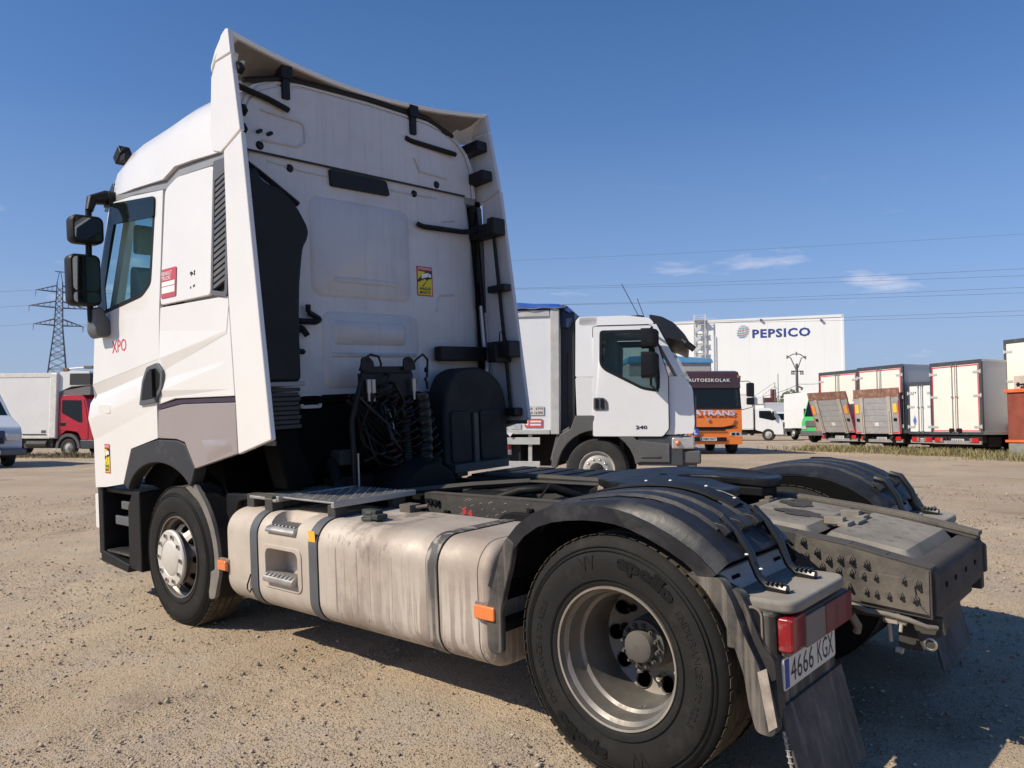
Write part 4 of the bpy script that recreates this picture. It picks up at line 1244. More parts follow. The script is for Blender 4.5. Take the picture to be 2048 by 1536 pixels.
# entry steps in the front corner, both sides
tread_dark = M('dark_step_tread', (.035, .035, .035), .7, var=.3, bump=.5, bscale=90, dust=.3, dcol=(.16, .14, .12))
for s in (1, -1):
    mb = MB()
    mb.prism([(4.62, .93), (4.72, .80), (4.73, .30), (4.50, .29), (4.50, .93)], 'y', s * .80, s * 1.215)
    mb.bx(5.20, 5.30, s * .8, s * 1.22, .36, .93)
    mb.bx(4.55, 5.25, s * .78, s * .82, .30, .95)
    mb.prism([(5.26, .30), (4.73, .262), (4.70, .33), (5.26, .40)], 'y', s * .85, s * 1.225)
    mb.bx(4.62, 5.2, s * .9, s * 1.19, .885, .925)
    st = part(mb, 'step_well', blackp, bevel=.012)
    mb = MB(); mb.bx(4.735, 5.19, s * .86, s * 1.20, .385, .402); mb.bx(4.70, 5.02, s * .86, s * 1.17, .665, .685)
    for k in range(10): mb.bx(4.75 + .042 * k, 4.77 + .042 * k, s * .88, s * 1.19, .402, .409)
    part(mb, 'step_tread', tread_dark, st, bevel=.003)
    mb = MB(); mb.bx(4.70, 5.04, s * 1.16, s * 1.185, .625, .70); mb.bx(4.60, 4.88, s * 1.17, s * 1.20, .765, .83)
    part(mb, 'step_edge', grey_trim, st, bevel=.008)
    mb = MB(); mb.prism(rpoly([(5.25, .93), (5.40, 1.02), (5.43, 1.20), (5.36, 1.38), (5.31, 1.36), (5.36, 1.19), (5.34, 1.04), (5.25, .98)], .02), 'y', s * 1.10, s * 1.16)
    mb.prism(rpoly([(5.25, .30), (5.36, .33), (5.42, .5), (5.42, .96), (5.27, .93)], .03), 'y', s * .2, s * 1.17)
    part(mb, 'bumper', blackp, bevel=.015)
    mb = MB(); mb.prism(rpoly([(5.27, .56), (5.44, .56), (5.44, .86), (5.27, .86)], .02), 'y', s * .3, s * 1.19); part(mb, 'bumper_corner', white, bevel=.01)
    # plastic mudguard behind the front wheel
    mb = MB()
    cx, cz = WB, .50
    def armap(t, r): return (cx + r * math.cos(R(t)), cz + r * math.sin(R(t)))
    outer = [armap(t, .60) for t in (128, 136, 145, 155, 165, 175, 186)] + [(3.335, .25)]
    innr = [(3.375, .245)] + [armap(t, .575) for t in (186, 175, 165, 155, 145, 136, 128)]
    mb.prism(outer + innr, 'y', s * .86, s * 1.20)
    mg = part(mb, 'front_mudguard', blackp, bevel=.006)
    mb = MB()
    outer = [(3.56, 1.045)] + [armap(t, .595) for t in (128, 136, 145, 155, 165, 175, 186)] + [(3.33, .26), (3.405, .245)]
    innr = [(3.425, .42)] + [armap(t, .535) for t in (184, 175, 165, 155, 145, 136, 128)] + [(3.72, 1.015)]
    mb.prism(rpoly(outer, .01, 1) + rpoly(innr, .01, 1), 'y', s * 1.195, s * 1.225)
    part(mb, 'mudguard_edge', M('dusty_grey_edge', (.12, .115, .11), .7, var=.15, dust=.55, dcol=(.25, .22, .19)), mg, bevel=.006)
    mb = MB(); mb.prism(rpoly([(3.36, .97), (3.06, .98), (3.07, .945), (3.20, .92), (3.26, .72), (3.36, .72)], .03), 'y', s * 1.04, s * 1.10); mb.bx(3.1, 3.35, s * .5, s * 1.06, .88, .94)
    part(mb, 'mudguard_bracket', blackp, mg, bevel=.008)
    # front axle and springs
    mb = MB(); mb.bx(WB - .07, WB + .07, 0, s * .9, .40, .52); mb.bx(3.2, 4.5, s * .36, s * .45, .52, .58); mb.cyl((WB, s * .6, .49), (WB, s * .98, .49), .09, 14)
    part(mb, 'front_axle', dark_mech)

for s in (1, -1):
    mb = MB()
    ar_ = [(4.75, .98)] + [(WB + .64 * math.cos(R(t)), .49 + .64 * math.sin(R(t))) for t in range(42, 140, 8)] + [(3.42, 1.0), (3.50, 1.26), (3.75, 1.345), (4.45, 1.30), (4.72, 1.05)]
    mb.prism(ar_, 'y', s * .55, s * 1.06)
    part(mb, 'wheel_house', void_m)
# ---------------------------------------------------------------- wheels
def tyre_prof(w, r=.515, rin=.298):
    """(radius, offset) from the outer bead to the inner bead; outer face at offset 0"""
    return [(rin - .004, -.016), (rin + .006, -.006), (rin + .02, -.003), (rin + .05, .002), (rin + .10, .008), (rin + .13, .007), (rin + .155, -.002), (r - .035, -.010), (r - .022, -.018), (r - .010, -.028), (r, -.045),
            (r, -.085), (r - .012, -.088), (r - .012, -.097), (r, -.10), (r + .002, -.135), (r - .011, -.138), (r - .011, -.147), (r + .002, -.15),
            (r + .002, -.185), (r - .012, -.188), (r - .012, -.197), (r, -.2), (r, -w + .045), (r - .010, -w + .028), (r - .035, -w + .010), (rin + .10, -w - .008), (rin + .02, -w + .003), (rin - .004, -w + .016)]
def make_tyre(y, s, parent, lettering=False, side=1):
    """tyre about the origin of its wheel; outer face at y, facing s"""
    mb = MB()
    prof = tyre_prof(.30)
    n = 96
    mb.lathe([(r, s * h) for r, h in prof[:11]], (0, y, 0), 'y', n)
    mb.cur = 1
    mb.lathe([(r, s * h) for r, h in prof[10:24]], (0, y, 0), 'y', n)
    # shoulder blocks with small cuts
    for k in range(64):
        a = 2 * math.pi * k / 64
        for yy in (-.036, -.262):
            c, sn = math.cos(a), math.sin(a)
            t = Vector((-sn, 0, c)); rr = Vector((c, 0, sn))
            p = rr * .5145 + Vector((0, y + s * yy, 0))
            q = [p - t * .019 - Vector((0, .012, 0)), p + t * .019 - Vector((0, .012, 0)), p + t * .019 + Vector((0, .012, 0)), p - t * .019 + Vector((0, .012, 0))]
            mb.add([tuple(v) for v in q] + [tuple(v + rr * .002) for v in q], [(4, 5, 6, 7), (0, 1, 5, 4), (1, 2, 6, 5), (2, 3, 7, 6), (3, 0, 4, 7)])
    mb.cur = 0
    mb.lathe([(r, s * h) for r, h in prof[23:]], (0, y, 0), 'y', n)
    ty = part(mb, 'tyre', [rubber, tread_m], parent, smooth=40)
    mb = MB()
    for rr, hh in ((.332, .0035), (.452, .003), (.468, -.001)):
        mb.lathe([(rr - .002, s * (hh)), (rr - .001, s * (hh + .004)), (rr + .001, s * (hh + .004)), (rr + .002, s * hh)], (0, y, 0), 'y', n)
    part(mb, 'sidewall_ring', rubber, ty) if False else mb.build('sidewall_ring', rubber, ty)
    if lettering:
        def arc_fn(r0, ph0, sgn=1):
            def f(u, v, d):
                ph = ph0 + u / r0
                r = r0 + v
                return (-math.sin(ph) * r, y + s * (.0095 + d), math.cos(ph) * r)
            return f
        for ph in (R(6), R(186)):
            m2 = MB(); put_text(m2, 'apollo', arc_fn(.372, ph), .262, .075, .06, .002); m2.build('lettering', emboss, ty)
        for ph in (R(52), R(232)): m3 = MB(); put_text(m3, 'ENDURANCE', arc_fn(.385, ph), .25, .032, .0, .0006); m3.build('lettering', rubber, ty)
        for ph in (R(86), R(266)): m3 = MB(); put_text(m3, '315/70 R22.5', arc_fn(.385, ph), .22, .026, .0, .0006); m3.build('lettering', rubber, ty)
        for ph in (R(-22), R(158)): m3 = MB(); put_text(m3, 'VV', arc_fn(.375, ph), .075, .06, .0, .0008); m3.build('lettering', rubber, ty)
    return ty
def holed_disc(mb, nh, r0, r1, rc, rh, depth, n=14, y=0):
    """annulus r0..r1 with nh round holes of radius rh on the circle rc; depth(r) gives the offset along y"""
    for h in range(nh):
        a0 = 2 * math.pi * (h - .5) / nh; a1 = 2 * math.pi * (h + .5) / nh; am = (a0 + a1) / 2
        hole, outl = [], []
        for k in range(4 * n):
            t = 2 * math.pi * k / (4 * n)
            u, v = math.cos(t), math.sin(t)                     # u radial, v tangential
            rr = rc + rh * u; aa = am + rh * v / rc
            hole.append((rr, aa))
            m = max(abs(u), abs(v)); uu, vv = u / m, v / m
            R_ = (r0 + r1) / 2 + (r1 - r0) / 2 * uu; A_ = am + (a1 - a0) / 2 * vv
            outl.append((R_, A_))
        def P(ra, dy=0): return (ra[0] * math.cos(ra[1]), y + depth(ra[0]) + dy, ra[0] * math.sin(ra[1]))
        N_ = 4 * n
        vs = [P(p) for p in hole] + [P(p) for p in outl] + [P(p, -.012 if depth(r0) < 0 else .012) for p in hole]
        fs = []
        for i in range(N_):
            j = (i + 1) % N_
            fs += [(i, j, N_ + j, N_ + i), (i, 2 * N_ + i, 2 * N_ + j, j)]
        mb.add(vs, fs)
def rear_wheel(s, lettering):
    w = bpy.data.objects.new('rear_wheel', None); COL.objects.link(w); w.parent = TR
    w.location = (0, 0, .49)
    if not lettering: w.rotation_euler = (0, R(37), 0)
    yo = s * 1.222
    make_tyre(yo, s, w, lettering)
    make_tyre(s * .885, s, w)
    mb = MB()
    mb.lathe([(.290, -.03), (.300, -.012), (.298, -.002), (.289, -.004)], (0, yo, 0), 'y', 80) if s == 1 else mb.lathe([(.290, .03), (.300, .012), (.298, .002), (.289, .004)], (0, yo, 0), 'y', 80)
    part(mb, 'rim_flange', M('worn_bright_flange', (.42, .385, .33), .4, metal=.6, var=.2, dust=.25, dcol=(.3, .26, .2)), w, smooth=32)
    mb = MB()
    P_ = [(.289, -.004), (.284, -.03), (.268, -.045), (.262, -.10), (.258, -.115), (.244, -.125), (.240, -.20), (.238, -.315)]
    mb.lathe([(r, s * h) for r, h in P_], (0, yo, 0), 'y', 80)
    part(mb, 'rim_barrel', rim_lip, w, smooth=32)
    mb = MB()
    dep = lambda r: s * (-.352 + .045 * max(0, min(1, (r - .14) / .10)) ** 1.5)
    holed_disc(mb, 10, .150, .240, .199, .034, lambda r: yo + dep(r))
    mb.lathe([(.150, yo + dep(.15)), (.10, yo - s * .352)], (0, 0, 0), 'y', 60)
    part(mb, 'rim_disc', rim_m, w, smooth=45)
    mb = MB(); mb.lathe([(.235, yo - s * .40), (.02, yo - s * .40)], (0, 0, 0), 'y', 40); part(mb, 'brake_drum', void_m, w)
    mb = MB()
    yb = yo - s * .352
    mb.lathe([(.115, yb), (.112, yb + s * .09), (.106, yb + s * .10), (.108, yb + s * .105), (.107, yb + s * .125), (.098, yb + s * .13), (.075, yb + s * .13), (.073, yb + s * .15), (.066, yb + s * .168), (.05, yb + s * .175), (.001, yb + s * .177)], (0, 0, 0), 'y', 40)
    mb.lathe([(.008, yb + s * .1775), (.006, yb + s * .174), (.001, yb + s * .174)], (0, 0, 0), 'y', 10)
    hb_ = part(mb, 'hub', hub_m, w, smooth=30)
    first = None
    for k in range(12):
        a = 2 * math.pi * (k + .3) / 12
        if first is None:
            mb = MB(); mb.cyl((0, 0, 0), (0, s * .022, 0), .0105, 6); mb.cyl((0, s * .02, 0), (0, s * .034, 0), .006, 8)
            first = part(mb, 'bolt', hub_m, hb_); first.location = (.088 * math.cos(a), yb + s * .127, .088 * math.sin(a))
        else: share(first, hb_, (.088 * math.cos(a), yb + s * .127, .088 * math.sin(a)))
    nut = cap = None
    for k in range(10):
        a = 2 * math.pi * (k + .25) / 10
        loc = (.1675 * math.cos(a), yb, .1675 * math.sin(a))
        deg = math.degrees(a) % 360
        if 215 < deg < 330:
            if cap is None:
                mb = MB(); mb.lathe([(.001, s * .058), (.010, s * .056), (.0165, s * .046), (.018, s * .03), (.018, 0)], (0, 0, 0), 'y', 12); cap = part(mb, 'nut_cap', chrome, w, label='bright chrome wheel nut cap'); cap.location = loc
            else: share(cap, w, loc)
        else:
            if nut is None:
                mb = MB(); mb.cyl((0, 0, 0), (0, s * .03, 0), .0175, 6); mb.cyl((0, s * .03, 0), (0, s * .05, 0), .010, 10); nut = part(mb, 'wheel_nut', dark_mech, w); nut.location = loc
            else: share(nut, w, loc)
    return w
def front_wheel(s):
    w = bpy.data.objects.new('front_wheel', None); COL.objects.link(w); w.parent = TR
    w.location = (WB, 0, .49)
    yo = s * 1.235
    make_tyre(yo, s, w)
    mb = MB()
    P_ = [(.290, -.03), (.300, -.012), (.298, -.002), (.289, -.004), (.284, -.03), (.268, -.045), (.262, -.09), (.255, -.10)]
    mb.lathe([(r, s * h) for r, h in P_], (0, yo, 0), 'y', 80)
    part(mb, 'rim_barrel', rim_lip, w, smooth=32)
    mb = MB()
    dep = lambda r: yo + s * (-.10 + .09 * max(0, min(1, (.258 - r) / .075)) ** .7)
    holed_disc(mb, 10, .185, .258, .222, .026, dep)
    mb.lathe([(.185, dep(.185)), (.183, yo + s * .035), (.12, yo + s * .035)], (0, 0, 0), 'y', 60)
    part(mb, 'rim_disc', M('brown_black_rim', (.10, .09, .08), .38, metal=.5, var=.2, dust=.3, dcol=(.16, .14, .12)), w, smooth=45)
    mb = MB(); mb.lathe([(.27, yo - s * .12), (.02, yo - s * .12)], (0, 0, 0), 'y', 40); part(mb, 'brake_drum', void_m, w)
    mb = MB()
    c0 = yo + s * .04
    holed_disc(mb, 10, .135, .196, .167, .017, lambda r: c0 + s * .012)
    mb.lathe([(.135, s * .012), (.131, s * .008), (.124, s * .012), (.11, s * .020), (.001, s * .022)], (0, c0, 0), 'y', 60)
    mb.lathe([(.196, s * .012), (.205, s * .004), (.205, -s * .012), (.19, -s * .02)], (0, c0, 0), 'y', 60)
    cv = part(mb, 'hub_cover', cover_m, w, smooth=30)
    nut = None
    for k in range(10):
        a = 2 * math.pi * k / 10
        loc = (.167 * math.cos(a), c0 - s * .006, .167 * math.sin(a))
        if nut is None:
            mb = MB(); mb.cyl((0, -s * .01, 0), (0, s * .012, 0), .012, 6); mb.lathe([(.0135, s * .0), (.0165, s * .0)], (0, 0, 0), 'y', 10); nut = part(mb, 'wheel_nut', M('rusty_nut', (.13, .105, .085), .6, metal=.3), w); nut.location = loc
        else: share(nut, w, loc)
    mb = MB(); mb.lathe([(.185, 0), (.13, 0)], (0, c0 - s * .012, 0), 'y', 40); part(mb, 'hub_ring', M('dark_brown_hub', (.05, .042, .035), .6), w)
    return w
rear_wheel(1, True); rear_wheel(-1, False)
front_wheel(1); front_wheel(-1)
mb = MB()
mb.cyl((0, -.9, .49), (0, .9, .49), .085, 16); mb.lathe([(.08, -.2), (.2, -.12), (.23, 0), (.2, .12), (.08, .2)], (0, 0, .52), 'y', 20)
for s in (1, -1):
    mb.bx(-.55, .75, s * .44, s * .55, .36, .44); mb.lathe([(.10, -.14), (.14, -.1), (.14, .1), (.10, .14)], (-.36, s * .47, .62), 'z', 20)
    mb.tube([(.3, s * .36, .5), (.25, s * .35, .85)], .03, 8)
part(mb, 'rear_axle', dark_mech, bevel=.006)

# ---------------------------------------------------------------- chassis frame
def rail_top(x):
    pts = [(-1.025, .838), (-.70, .905), (-.45, .935), (-.2, .965), (.4, .985), (2.0, .972), (5.1, .972)]
    for (a, za), (b, zb) in zip(pts[:-1], pts[1:]):
        if x <= b: return za + (zb - za) * (x - a) / (b - a)
    return .97
xs = [-1.025, -.85, -.70, -.45, -.2, .1, .4, 1.2, 2.02]
for s in (1, -1):
    # rail drawn as an upright web with a top flange turned inwards
    top = [(x, rail_top(x)) for x in xs]
    bot = [(2.02, .70), (.4, .70), (-.45, .665), (-1.025, .628)]
    mb = MB(); mb.prism(bot + top, 'y', s * .422, s * .432)
    for (x, z), (x2, z2) in zip(top[:-1], top[1:]):
        mb.add([(x, s * .432, z), (x2, s * .432, z2), (x2, s * .345, z2), (x, s * .345, z), (x, s * .432, z - .010), (x2, s * .432, z2 - .010), (x2, s * .345, z2 - .010), (x, s * .345, z - .010)],
               [(0, 1, 2, 3), (4, 5, 6, 7), (0, 1, 5, 4), (2, 3, 7, 6), (0, 3, 7, 4), (1, 2, 6, 5)])
    mb.bx(-1.02, 2.02, s * .345, s * .422, .70, .71)
    mb.cur = 1
    rl = part(mb, 'chassis_rail', chassis_rear if False else chassis_m, bevel=.004)
    mb = MB(); mb.prism([(2.03, .70), (2.03, .955), (5.1, .955), (5.1, .70)], 'y', s * .38, s * .44); part(mb, 'front_rail', dark_mech)
    if s == 1:
        RL = rl
        mb = MB(); mb.prism([(-1.015, .640), (-.55, .675), (-.46, .80), (-.47, .93), (-.70, .893), (-1.018, .828)], 'y', .4325, .437)
        rf = part(mb, 'reinforcing_plate', chassis_rear, rl, bevel=.002)
        mb = MB(); mb.prism([(-1.012, .65), (-.74, .67), (-.70, .76), (-.75, .80), (-.96, .79), (-.97, .70)], 'y', .4375, .448)
        part(mb, 'bracket_plate', chassis_rear, rl, bevel=.003)
        bolts = [(-.50, .905), (-.56, .865), (-.61, .835), (-.66, .845), (-.71, .845), (-.77, .835), (-.76, .785), (-.81, .785), (-.92, .785), (-.97, .775), (-.71, .79), (-.77, .72), (-.81, .715), (-.86, .713), (-.91, .718), (-.96, .71), (-.51, .84), (-.70, .73), (-.58, .80), (-.65, .79)]
        b0 = None
        for (x, z) in bolts:
            if b0 is None:
                mb = MB(); mb.cyl((0, 0, 0), (0, .005, 0), .018, 12); mb.cyl((0, .004, 0), (0, .018, 0), .0135, 6); mb.cyl((0, .016, 0), (0, .030, 0), .0075, 8)
                b0 = part(mb, 'bolt', chassis_rear, rl); b0.location = (x, .440, z)
            else: share(b0, rl, (x, .440, z))
        b0 = None
        for (x, z) in [(1.97, .925), (1.93, .921), (1.89, .917), (1.80, .86), (1.50, .80), (1.1, .92)]:
            if b0 is None:
                mb = MB(); mb.cyl((0, 0, 0), (0, .03, 0), .013, 8); mb.bx(-.02, .02, 0, .02, -.01, .012); b0 = part(mb, 'clip_bolt', blackp, rl); b0.location = (x, .432, z)
            else: share(b0, rl, (x, .432, z))
        mb = MB()
        mb.prism([(1.66, .90), (1.64, .90), (1.63, .865), (1.65, .855), (1.67, .87)], 'y', .4325, .434); mb.prism([(1.61, .885), (1.585, .89), (1.58, .85), (1.61, .845)], 'y', .4325, .434)
        part(mb, 'red_paint_mark', sign_red, rl)
        mb = MB()
        rs = random.Random(9)
        for k in range(46):
            x, z = 1.75 - rs.random() * .62, .80 + rs.random() * .15
            l = .015 + .03 * rs.random()
            mb.prism([(x, z), (x - l, z + .4 * l), (x - l, z + .4 * l + .003), (x, z + .003)], 'y', .4325, .4335)
        sc_ = part(mb, 'scratches', M('pale_scratch', (.30, .27, .23), .8), rl); sc_['kind'] = 'stuff'
        mb = MB(); mb.prism(rpoly([(1.25, .905), (.80, .915), (.74, .88), (.72, .80), (1.0, .74), (1.2, .78), (1.32, .85)], .03), 'y', .44, .50)
        mb.lathe([(.02, 0), (.035, .005), (.035, .01), (.02, .012)], (1.05, .50, .84), 'y', 14); mb.lathe([(.02, 0), (.035, .005), (.035, .01), (.02, .012)], (.90, .50, .83), 'y', 14)
        part(mb, 'spring_bracket', dark_mech, bevel=.006)
        mb = MB()
        for x in (.40, .34, .27, .17, .08): mb.cyl((x, .39, .98), (x, .39, 1.035), .011, 8); mb.cyl((x, .39, .98), (x, .39, 1.0), .017, 6)
        part(mb, 'stud', chassis_rear, rl)
# rear crossmember and closing plate
mb = MB()
mb.prism(rpoly([(-1.035, .655), (-1.035, .80), (-1.015, .832), (-.93, .845), (-.93, .80), (-.98, .78), (-.98, .63), (-1.02, .625)], .02), 'y', -.435, .405)
part(mb, 'rear_crossmember', M('grey_dust_crossmember', (.035, .034, .033), .7, var=.2, dust=.4, dcol=(.12, .105, .088), up=.6, spec=.3), bevel=.008)
mb = MB(); mb.prism([(-1.045, .66), (-1.045, .79), (-1.0, .82), (-.95, .82), (-.95, .66)], 'y', -.46, -.42); mb.bx(-1.03, -.9, -.45, -.40, .58, .66); part(mb, 'frame_end_bracket', chassis_m, bevel=.008)
mb = MB()
for y in (.25, .1, -.08, -.25): mb.lathe([(.001, -.002), (.012, -.002), (.012, .004)], (-1.037, y, .74), 'x', 10)
part(mb, 'rivet_hole', void_m)
# dust-covered cover plates between the rails at the rear
def coverplate(poly, z, dz, nm):
    mb = MB()
    o = rpoly(poly, .05, 4); i = inset(o, .035)
    n = len(o)
    zz = lambda x: rail_top(x) - .012 + z
    mb.add([(x, y, zz(x)) for x, y in o] + [(x, y, zz(x) + dz) for x, y in i], [tuple(range(n, 2 * n))] + [(k, (k + 1) % n, n + (k + 1) % n, n + k) for k in range(n)])
    return part(mb, nm, cover_dust, smooth=25)
def cover_material():
    m = M('dust_grey_cover_plate', (.16, .145, .125), .8, var=.15, dust=.7, dcol=(.30, .27, .23), dscale=2.5, up=.3, spec=.2)
    return m
cover_dust = cover_material()
cp1 = coverplate([(-.08, .335), (-.50, .335), (-.50, -.335), (-.08, -.335)], -.012, .035, 'cover_plate')
cp2 = coverplate([(-.54, .335), (-.93, .335), (-.93, -.335), (-.54, -.335)], -.012, .035, 'cover_plate')
mb = MB(); mb.bx(-.95, -.06, -.345, .345, .79, .80); part(mb, 'closing_plate', dark_mech)
mb = MB()
for x0 in (-.16, -.25, -.36, -.62, -.70, -.79):
    for y0 in (.22, .12, .0, -.12, -.22):
        z = rail_top(x0) + .012
        mb.add([(x0, y0, z), (x0 - .03, y0 - .012, rail_top(x0 - .03) + .012), (x0 - .03, y0 - .016, rail_top(x0 - .03) + .012), (x0, y0 - .004, z)], [(0, 1, 2, 3)])
part(mb, 'slot', void_m, cp1)
mb = MB()
rs = random.Random(4)
for cx, cy, rx, ry in ((-.22, -.18, .10, .085), (-.33, .05, .11, .07)):
    pl = []
    for k in range(22):
        a = 2 * math.pi * k / 22; q = .75 + .5 * rs.random()
        x, y = cx + rx * q * math.cos(a), cy + ry * q * math.sin(a)
        pl.append((x, y, rail_top(x) + .0125))
    mb.add(pl, [tuple(range(22))])
part(mb, 'oil_stain', M('dark_oil_stain', (.06, .052, .042), .7, var=.5, vscale=30), cp1)
mb = MB()
for y in (.10, -.12): mb.bx(-.57, -.48, y - .025, y + .025, .93, .965); mb.bx(-.60, -.55, y - .045, y + .045, .925, .945)
mb.bx(-.62, -.5, -.06, .06, .925, .94)
part(mb, 'latch', cover_dust, cp2, bevel=.004)
mb = MB(); mb.bx(-.10, -.04, -.34, .38, .94, .975); mb.cyl((-.07, -.18, .97), (-.07, -.18, 1.0), .025, 6); mb.bx(-.1, -.04, -.24, -.12, .97, .985); part(mb, 'cross_bar', chassis_rear, bevel=.006)
mb = MB()
mb.prism([(.30, 1.0), (-.15, .985), (-.45, .955), (-.70, .925), (-1.03, .86), (-1.03, .84), (-.70, .903), (-.45, .933), (-.2, .963), (.30, .978)], 'y', -.445, -.375); part(mb, 'flange_strip', chassis_rear, bevel=.004)
# cable and valves under the left rail end
mb = MB(); mb.tube([(-.70, .45, .655), (-.78, .47, .640), (-.86, .475, .640), (-.94, .47, .628), (-1.0, .44, .60), (-1.03, .40, .59)], .011, 8); part(mb, 'cable', M('dusty_cable', (.13, .12, .105), .7, dust=.5), smooth=60)
mb = MB()
mb.cyl((-.84, .45, .615), (-.93, .45, .61), .016, 10); mb.cyl((-.86, .45, .62), (-.865, .45, .52), .009, 8); mb.cyl((-.91, .45, .615), (-.91, .47, .57), .008, 8); mb.bx(-.90, -.85, .43, .47, .60, .635); mb.cyl((-.88, .44, .49), (-.91, .44, .485), .014, 8)
part(mb, 'air_valve', M('pale_valve', (.36, .32, .27), .7, dust=.4), bevel=.003)
mb = MB(); mb.prism([(-.96, .63), (-1.05, .63), (-1.06, .56), (-1.02, .54), (-1.02, .49), (-.97, .485), (-.955, .52), (-.93, .60)], 'y', .36, .385); mb.bx(-1.0, -.4, -.34, .34, .58, .62); mb.bx(-.95, -.85, -.3, .3, .45, .6); part(mb, 'tow_bracket', chassis_m, bevel=.006)
mb = MB(); mb.lathe([(.02, 0), (.028, .003), (.02, .006)], (-1.0, .385, .515), 'y', 12); part(mb, 'ring', steel)
# crossmembers, pipes and air tanks between the rails
mb = MB()
for x in (2.0, 1.35, .85, .0): mb.bx(x - .05, x + .05, -.42, .42, .72, .90)
mb.bx(.55, .95, -.40, .40, .72, .78)
part(mb, 'crossmember', dark_mech, bevel=.01)
mb = MB()
mb.tube([(2.2, .1, .95), (1.8, .05, .93), (1.55, -.05, .96), (1.4, -.15, .96)], .03, 10); mb.tube([(1.7, .2, .90), (1.4, .18, .99), (1.25, .05, 1.0), (1.15, -.1, .93)], .028, 10)
mb.tube([(1.15, -.25, .93), (1.0, -.2, 1.0), (.85, -.1, .98), (.75, .0, .86)], .035, 10)
mb.lathe([(.02, -.3), (.12, -.28), (.13, 0), (.12, .28), (.02, .3)], (1.65, .12, .84), 'x', 18)
mb.tube([(1.28, .20, .90), (1.22, .10, 1.03)], .008, 6)
part(mb, 'air_pipe', dark_mech, smooth=50)
mb = MB(); mb.tube([(1.05, -.20, .97), (.92, -.17, .985), (.82, -.12, .93), (.78, -.1, .84)], .034, 10); part(mb, 'brown_pipe', M('tan_pipe', (.17, .15, .12), .7, dust=.5), smooth=60)
mb = MB(); mb.bx(.35, .9, -.415, -.405, .80, .955); part(mb, 'tan_panel', M('dusty_tan_plate', (.25, .21, .165), .8, dust=.6))
mb = MB(); mb.tube([(2.3, .40, .955), (1.9, .1, .99), (1.6, -.15, 1.0)], .022, 4); part(mb, 'diagonal_bar', chassis_m)
# right-hand equipment boxes
mb = MB()
mb.prism(rrect(-1.22, -.50, .35, .955, .06), 'x', 1.35, 2.60)
rb = part(mb, 'battery_box', black_dusty, bevel=.02)
mb = MB()
for k in range(6): mb.bx(1.40 + k * .2, 1.56 + k * .2, -1.18, -.55, .958, .972)
part(mb, 'box_lid', blackp, rb, bevel=.01)
mb = MB(); mb.lathe([(.02, -.42), (.25, -.40), (.27, 0), (.25, .40), (.02, .42)], (.90, -.86, .70), 'x', 28); part(mb, 'air_tank', M('dusty_air_tank', (.10, .105, .115), .5, dust=.3), smooth=50)
mb = MB(); mb.tube([(2.3, -.46, .99), (.6, -.46, .985)], .022, 8); mb.tube([(.9, -.43, 1.02), (.2, -.43, 1.02)], .015, 4); part(mb, 'side_pipe', chassis_m)

# ---------------------------------------------------------------- fuel tank
def tank_sec(x, y0, y1, z0, z1, r):
    return [(x, p[0], p[1]) for p in rrect(y0, y1, z0, z1, r, 6)]
TZ0, TZ1, TY0, TY1 = .285, .898, .52, 1.245
def tank_body(xa, xb, nm):
    mb = MB()
    e = .028
    rings = []
    for x, d in ((xa, .05), (xa + .006, .025), (xa + .022, .008), (xa + .05, 0), (xb - .05, 0), (xb - .022, .008), (xb - .006, .025), (xb, .05)):
        rings.append([(x, *p) for p in inset(rrect(TY0, TY1, TZ0, TZ1, .15, 8), d)] if d else [(x, *p) for p in rrect(TY0, TY1, TZ0, TZ1, .15, 8)])
    mb.loft(rings)
    return part(mb, nm, tank_m, smooth=40)
tk = tank_body(.68, 3.125, 'fuel_tank')
# pocket step in the tank side, and the scooped upper step: real recesses cut into the tank
def bool_cut(o, cutters):
    cs = []
    for cm in cutters:
        c = cm.build('cutter', None, TR); c.select_set(False); cs.append(c)
        md = o.modifiers.new('cut', 'BOOLEAN'); md.object = c; md.operation = 'DIFFERENCE'; md.solver = 'EXACT'
    bpy.context.view_layer.update()
    dg = bpy.context.evaluated_depsgraph_get()
    me = bpy.data.meshes.new_from_object(o.evaluated_get(dg))
    o.modifiers.clear()
    o.data = me
    for c in cs: bpy.data.objects.remove(c)
    me.polygons.foreach_set('use_smooth', [True] * len(me.polygons)); me.set_sharp_from_angle(angle=R(35))
i = rrect(2.265, 2.62, .485, .69, .045, 4)
c1 = MB(); c1.prism(i, 'y', 1.10, 1.30)
c2 = MB(); c2.loft([[(x, y, .825) for x, y in rrect(2.30, 2.59, 1.08, 1.30, .05, 4)], [(x, y, .96) for x, y in rrect(2.25, 2.64, 1.02, 1.34, .08, 4)]])
bool_cut(tk, [c1, c2])
mb = MB()
o = rrect(2.225, 2.66, .445, .715, .05, 4)
mb.holed(o, [i], 'y', 1.243, 1.252)
pk = part(mb, 'step_pocket', tank_m, tk, bevel=.004)
mb = MB(); mb.prism([(1.12, .486), (1.12, .515), (1.235, .545), (1.262, .54), (1.285, .525), (1.29, .505), (1.285, .49), (1.26, .486)], 'x', 2.275, 2.60)
for k in range(7):
    mb.bx(2.30 + k * .043, 2.318 + k * .043, 1.255, 1.285, .525, .545, Matrix.Rotation(R(-20), 3, 'X'))
part(mb, 'step_tread', alu_tread, pk, bevel=.004)
mb = MB()
mb.prism([(1.10, .827), (1.10, .838), (1.22, .834), (1.248, .826), (1.262, .81), (1.26, .795), (1.235, .79), (1.2, .815)], 'x', 2.29, 2.60)
for k in range(7): mb.bx(2.31 + k * .041, 2.325 + k * .041, 1.12, 1.235, .834, .843)
us = part(mb, 'upper_step', alu_tread, tk, bevel=.006)
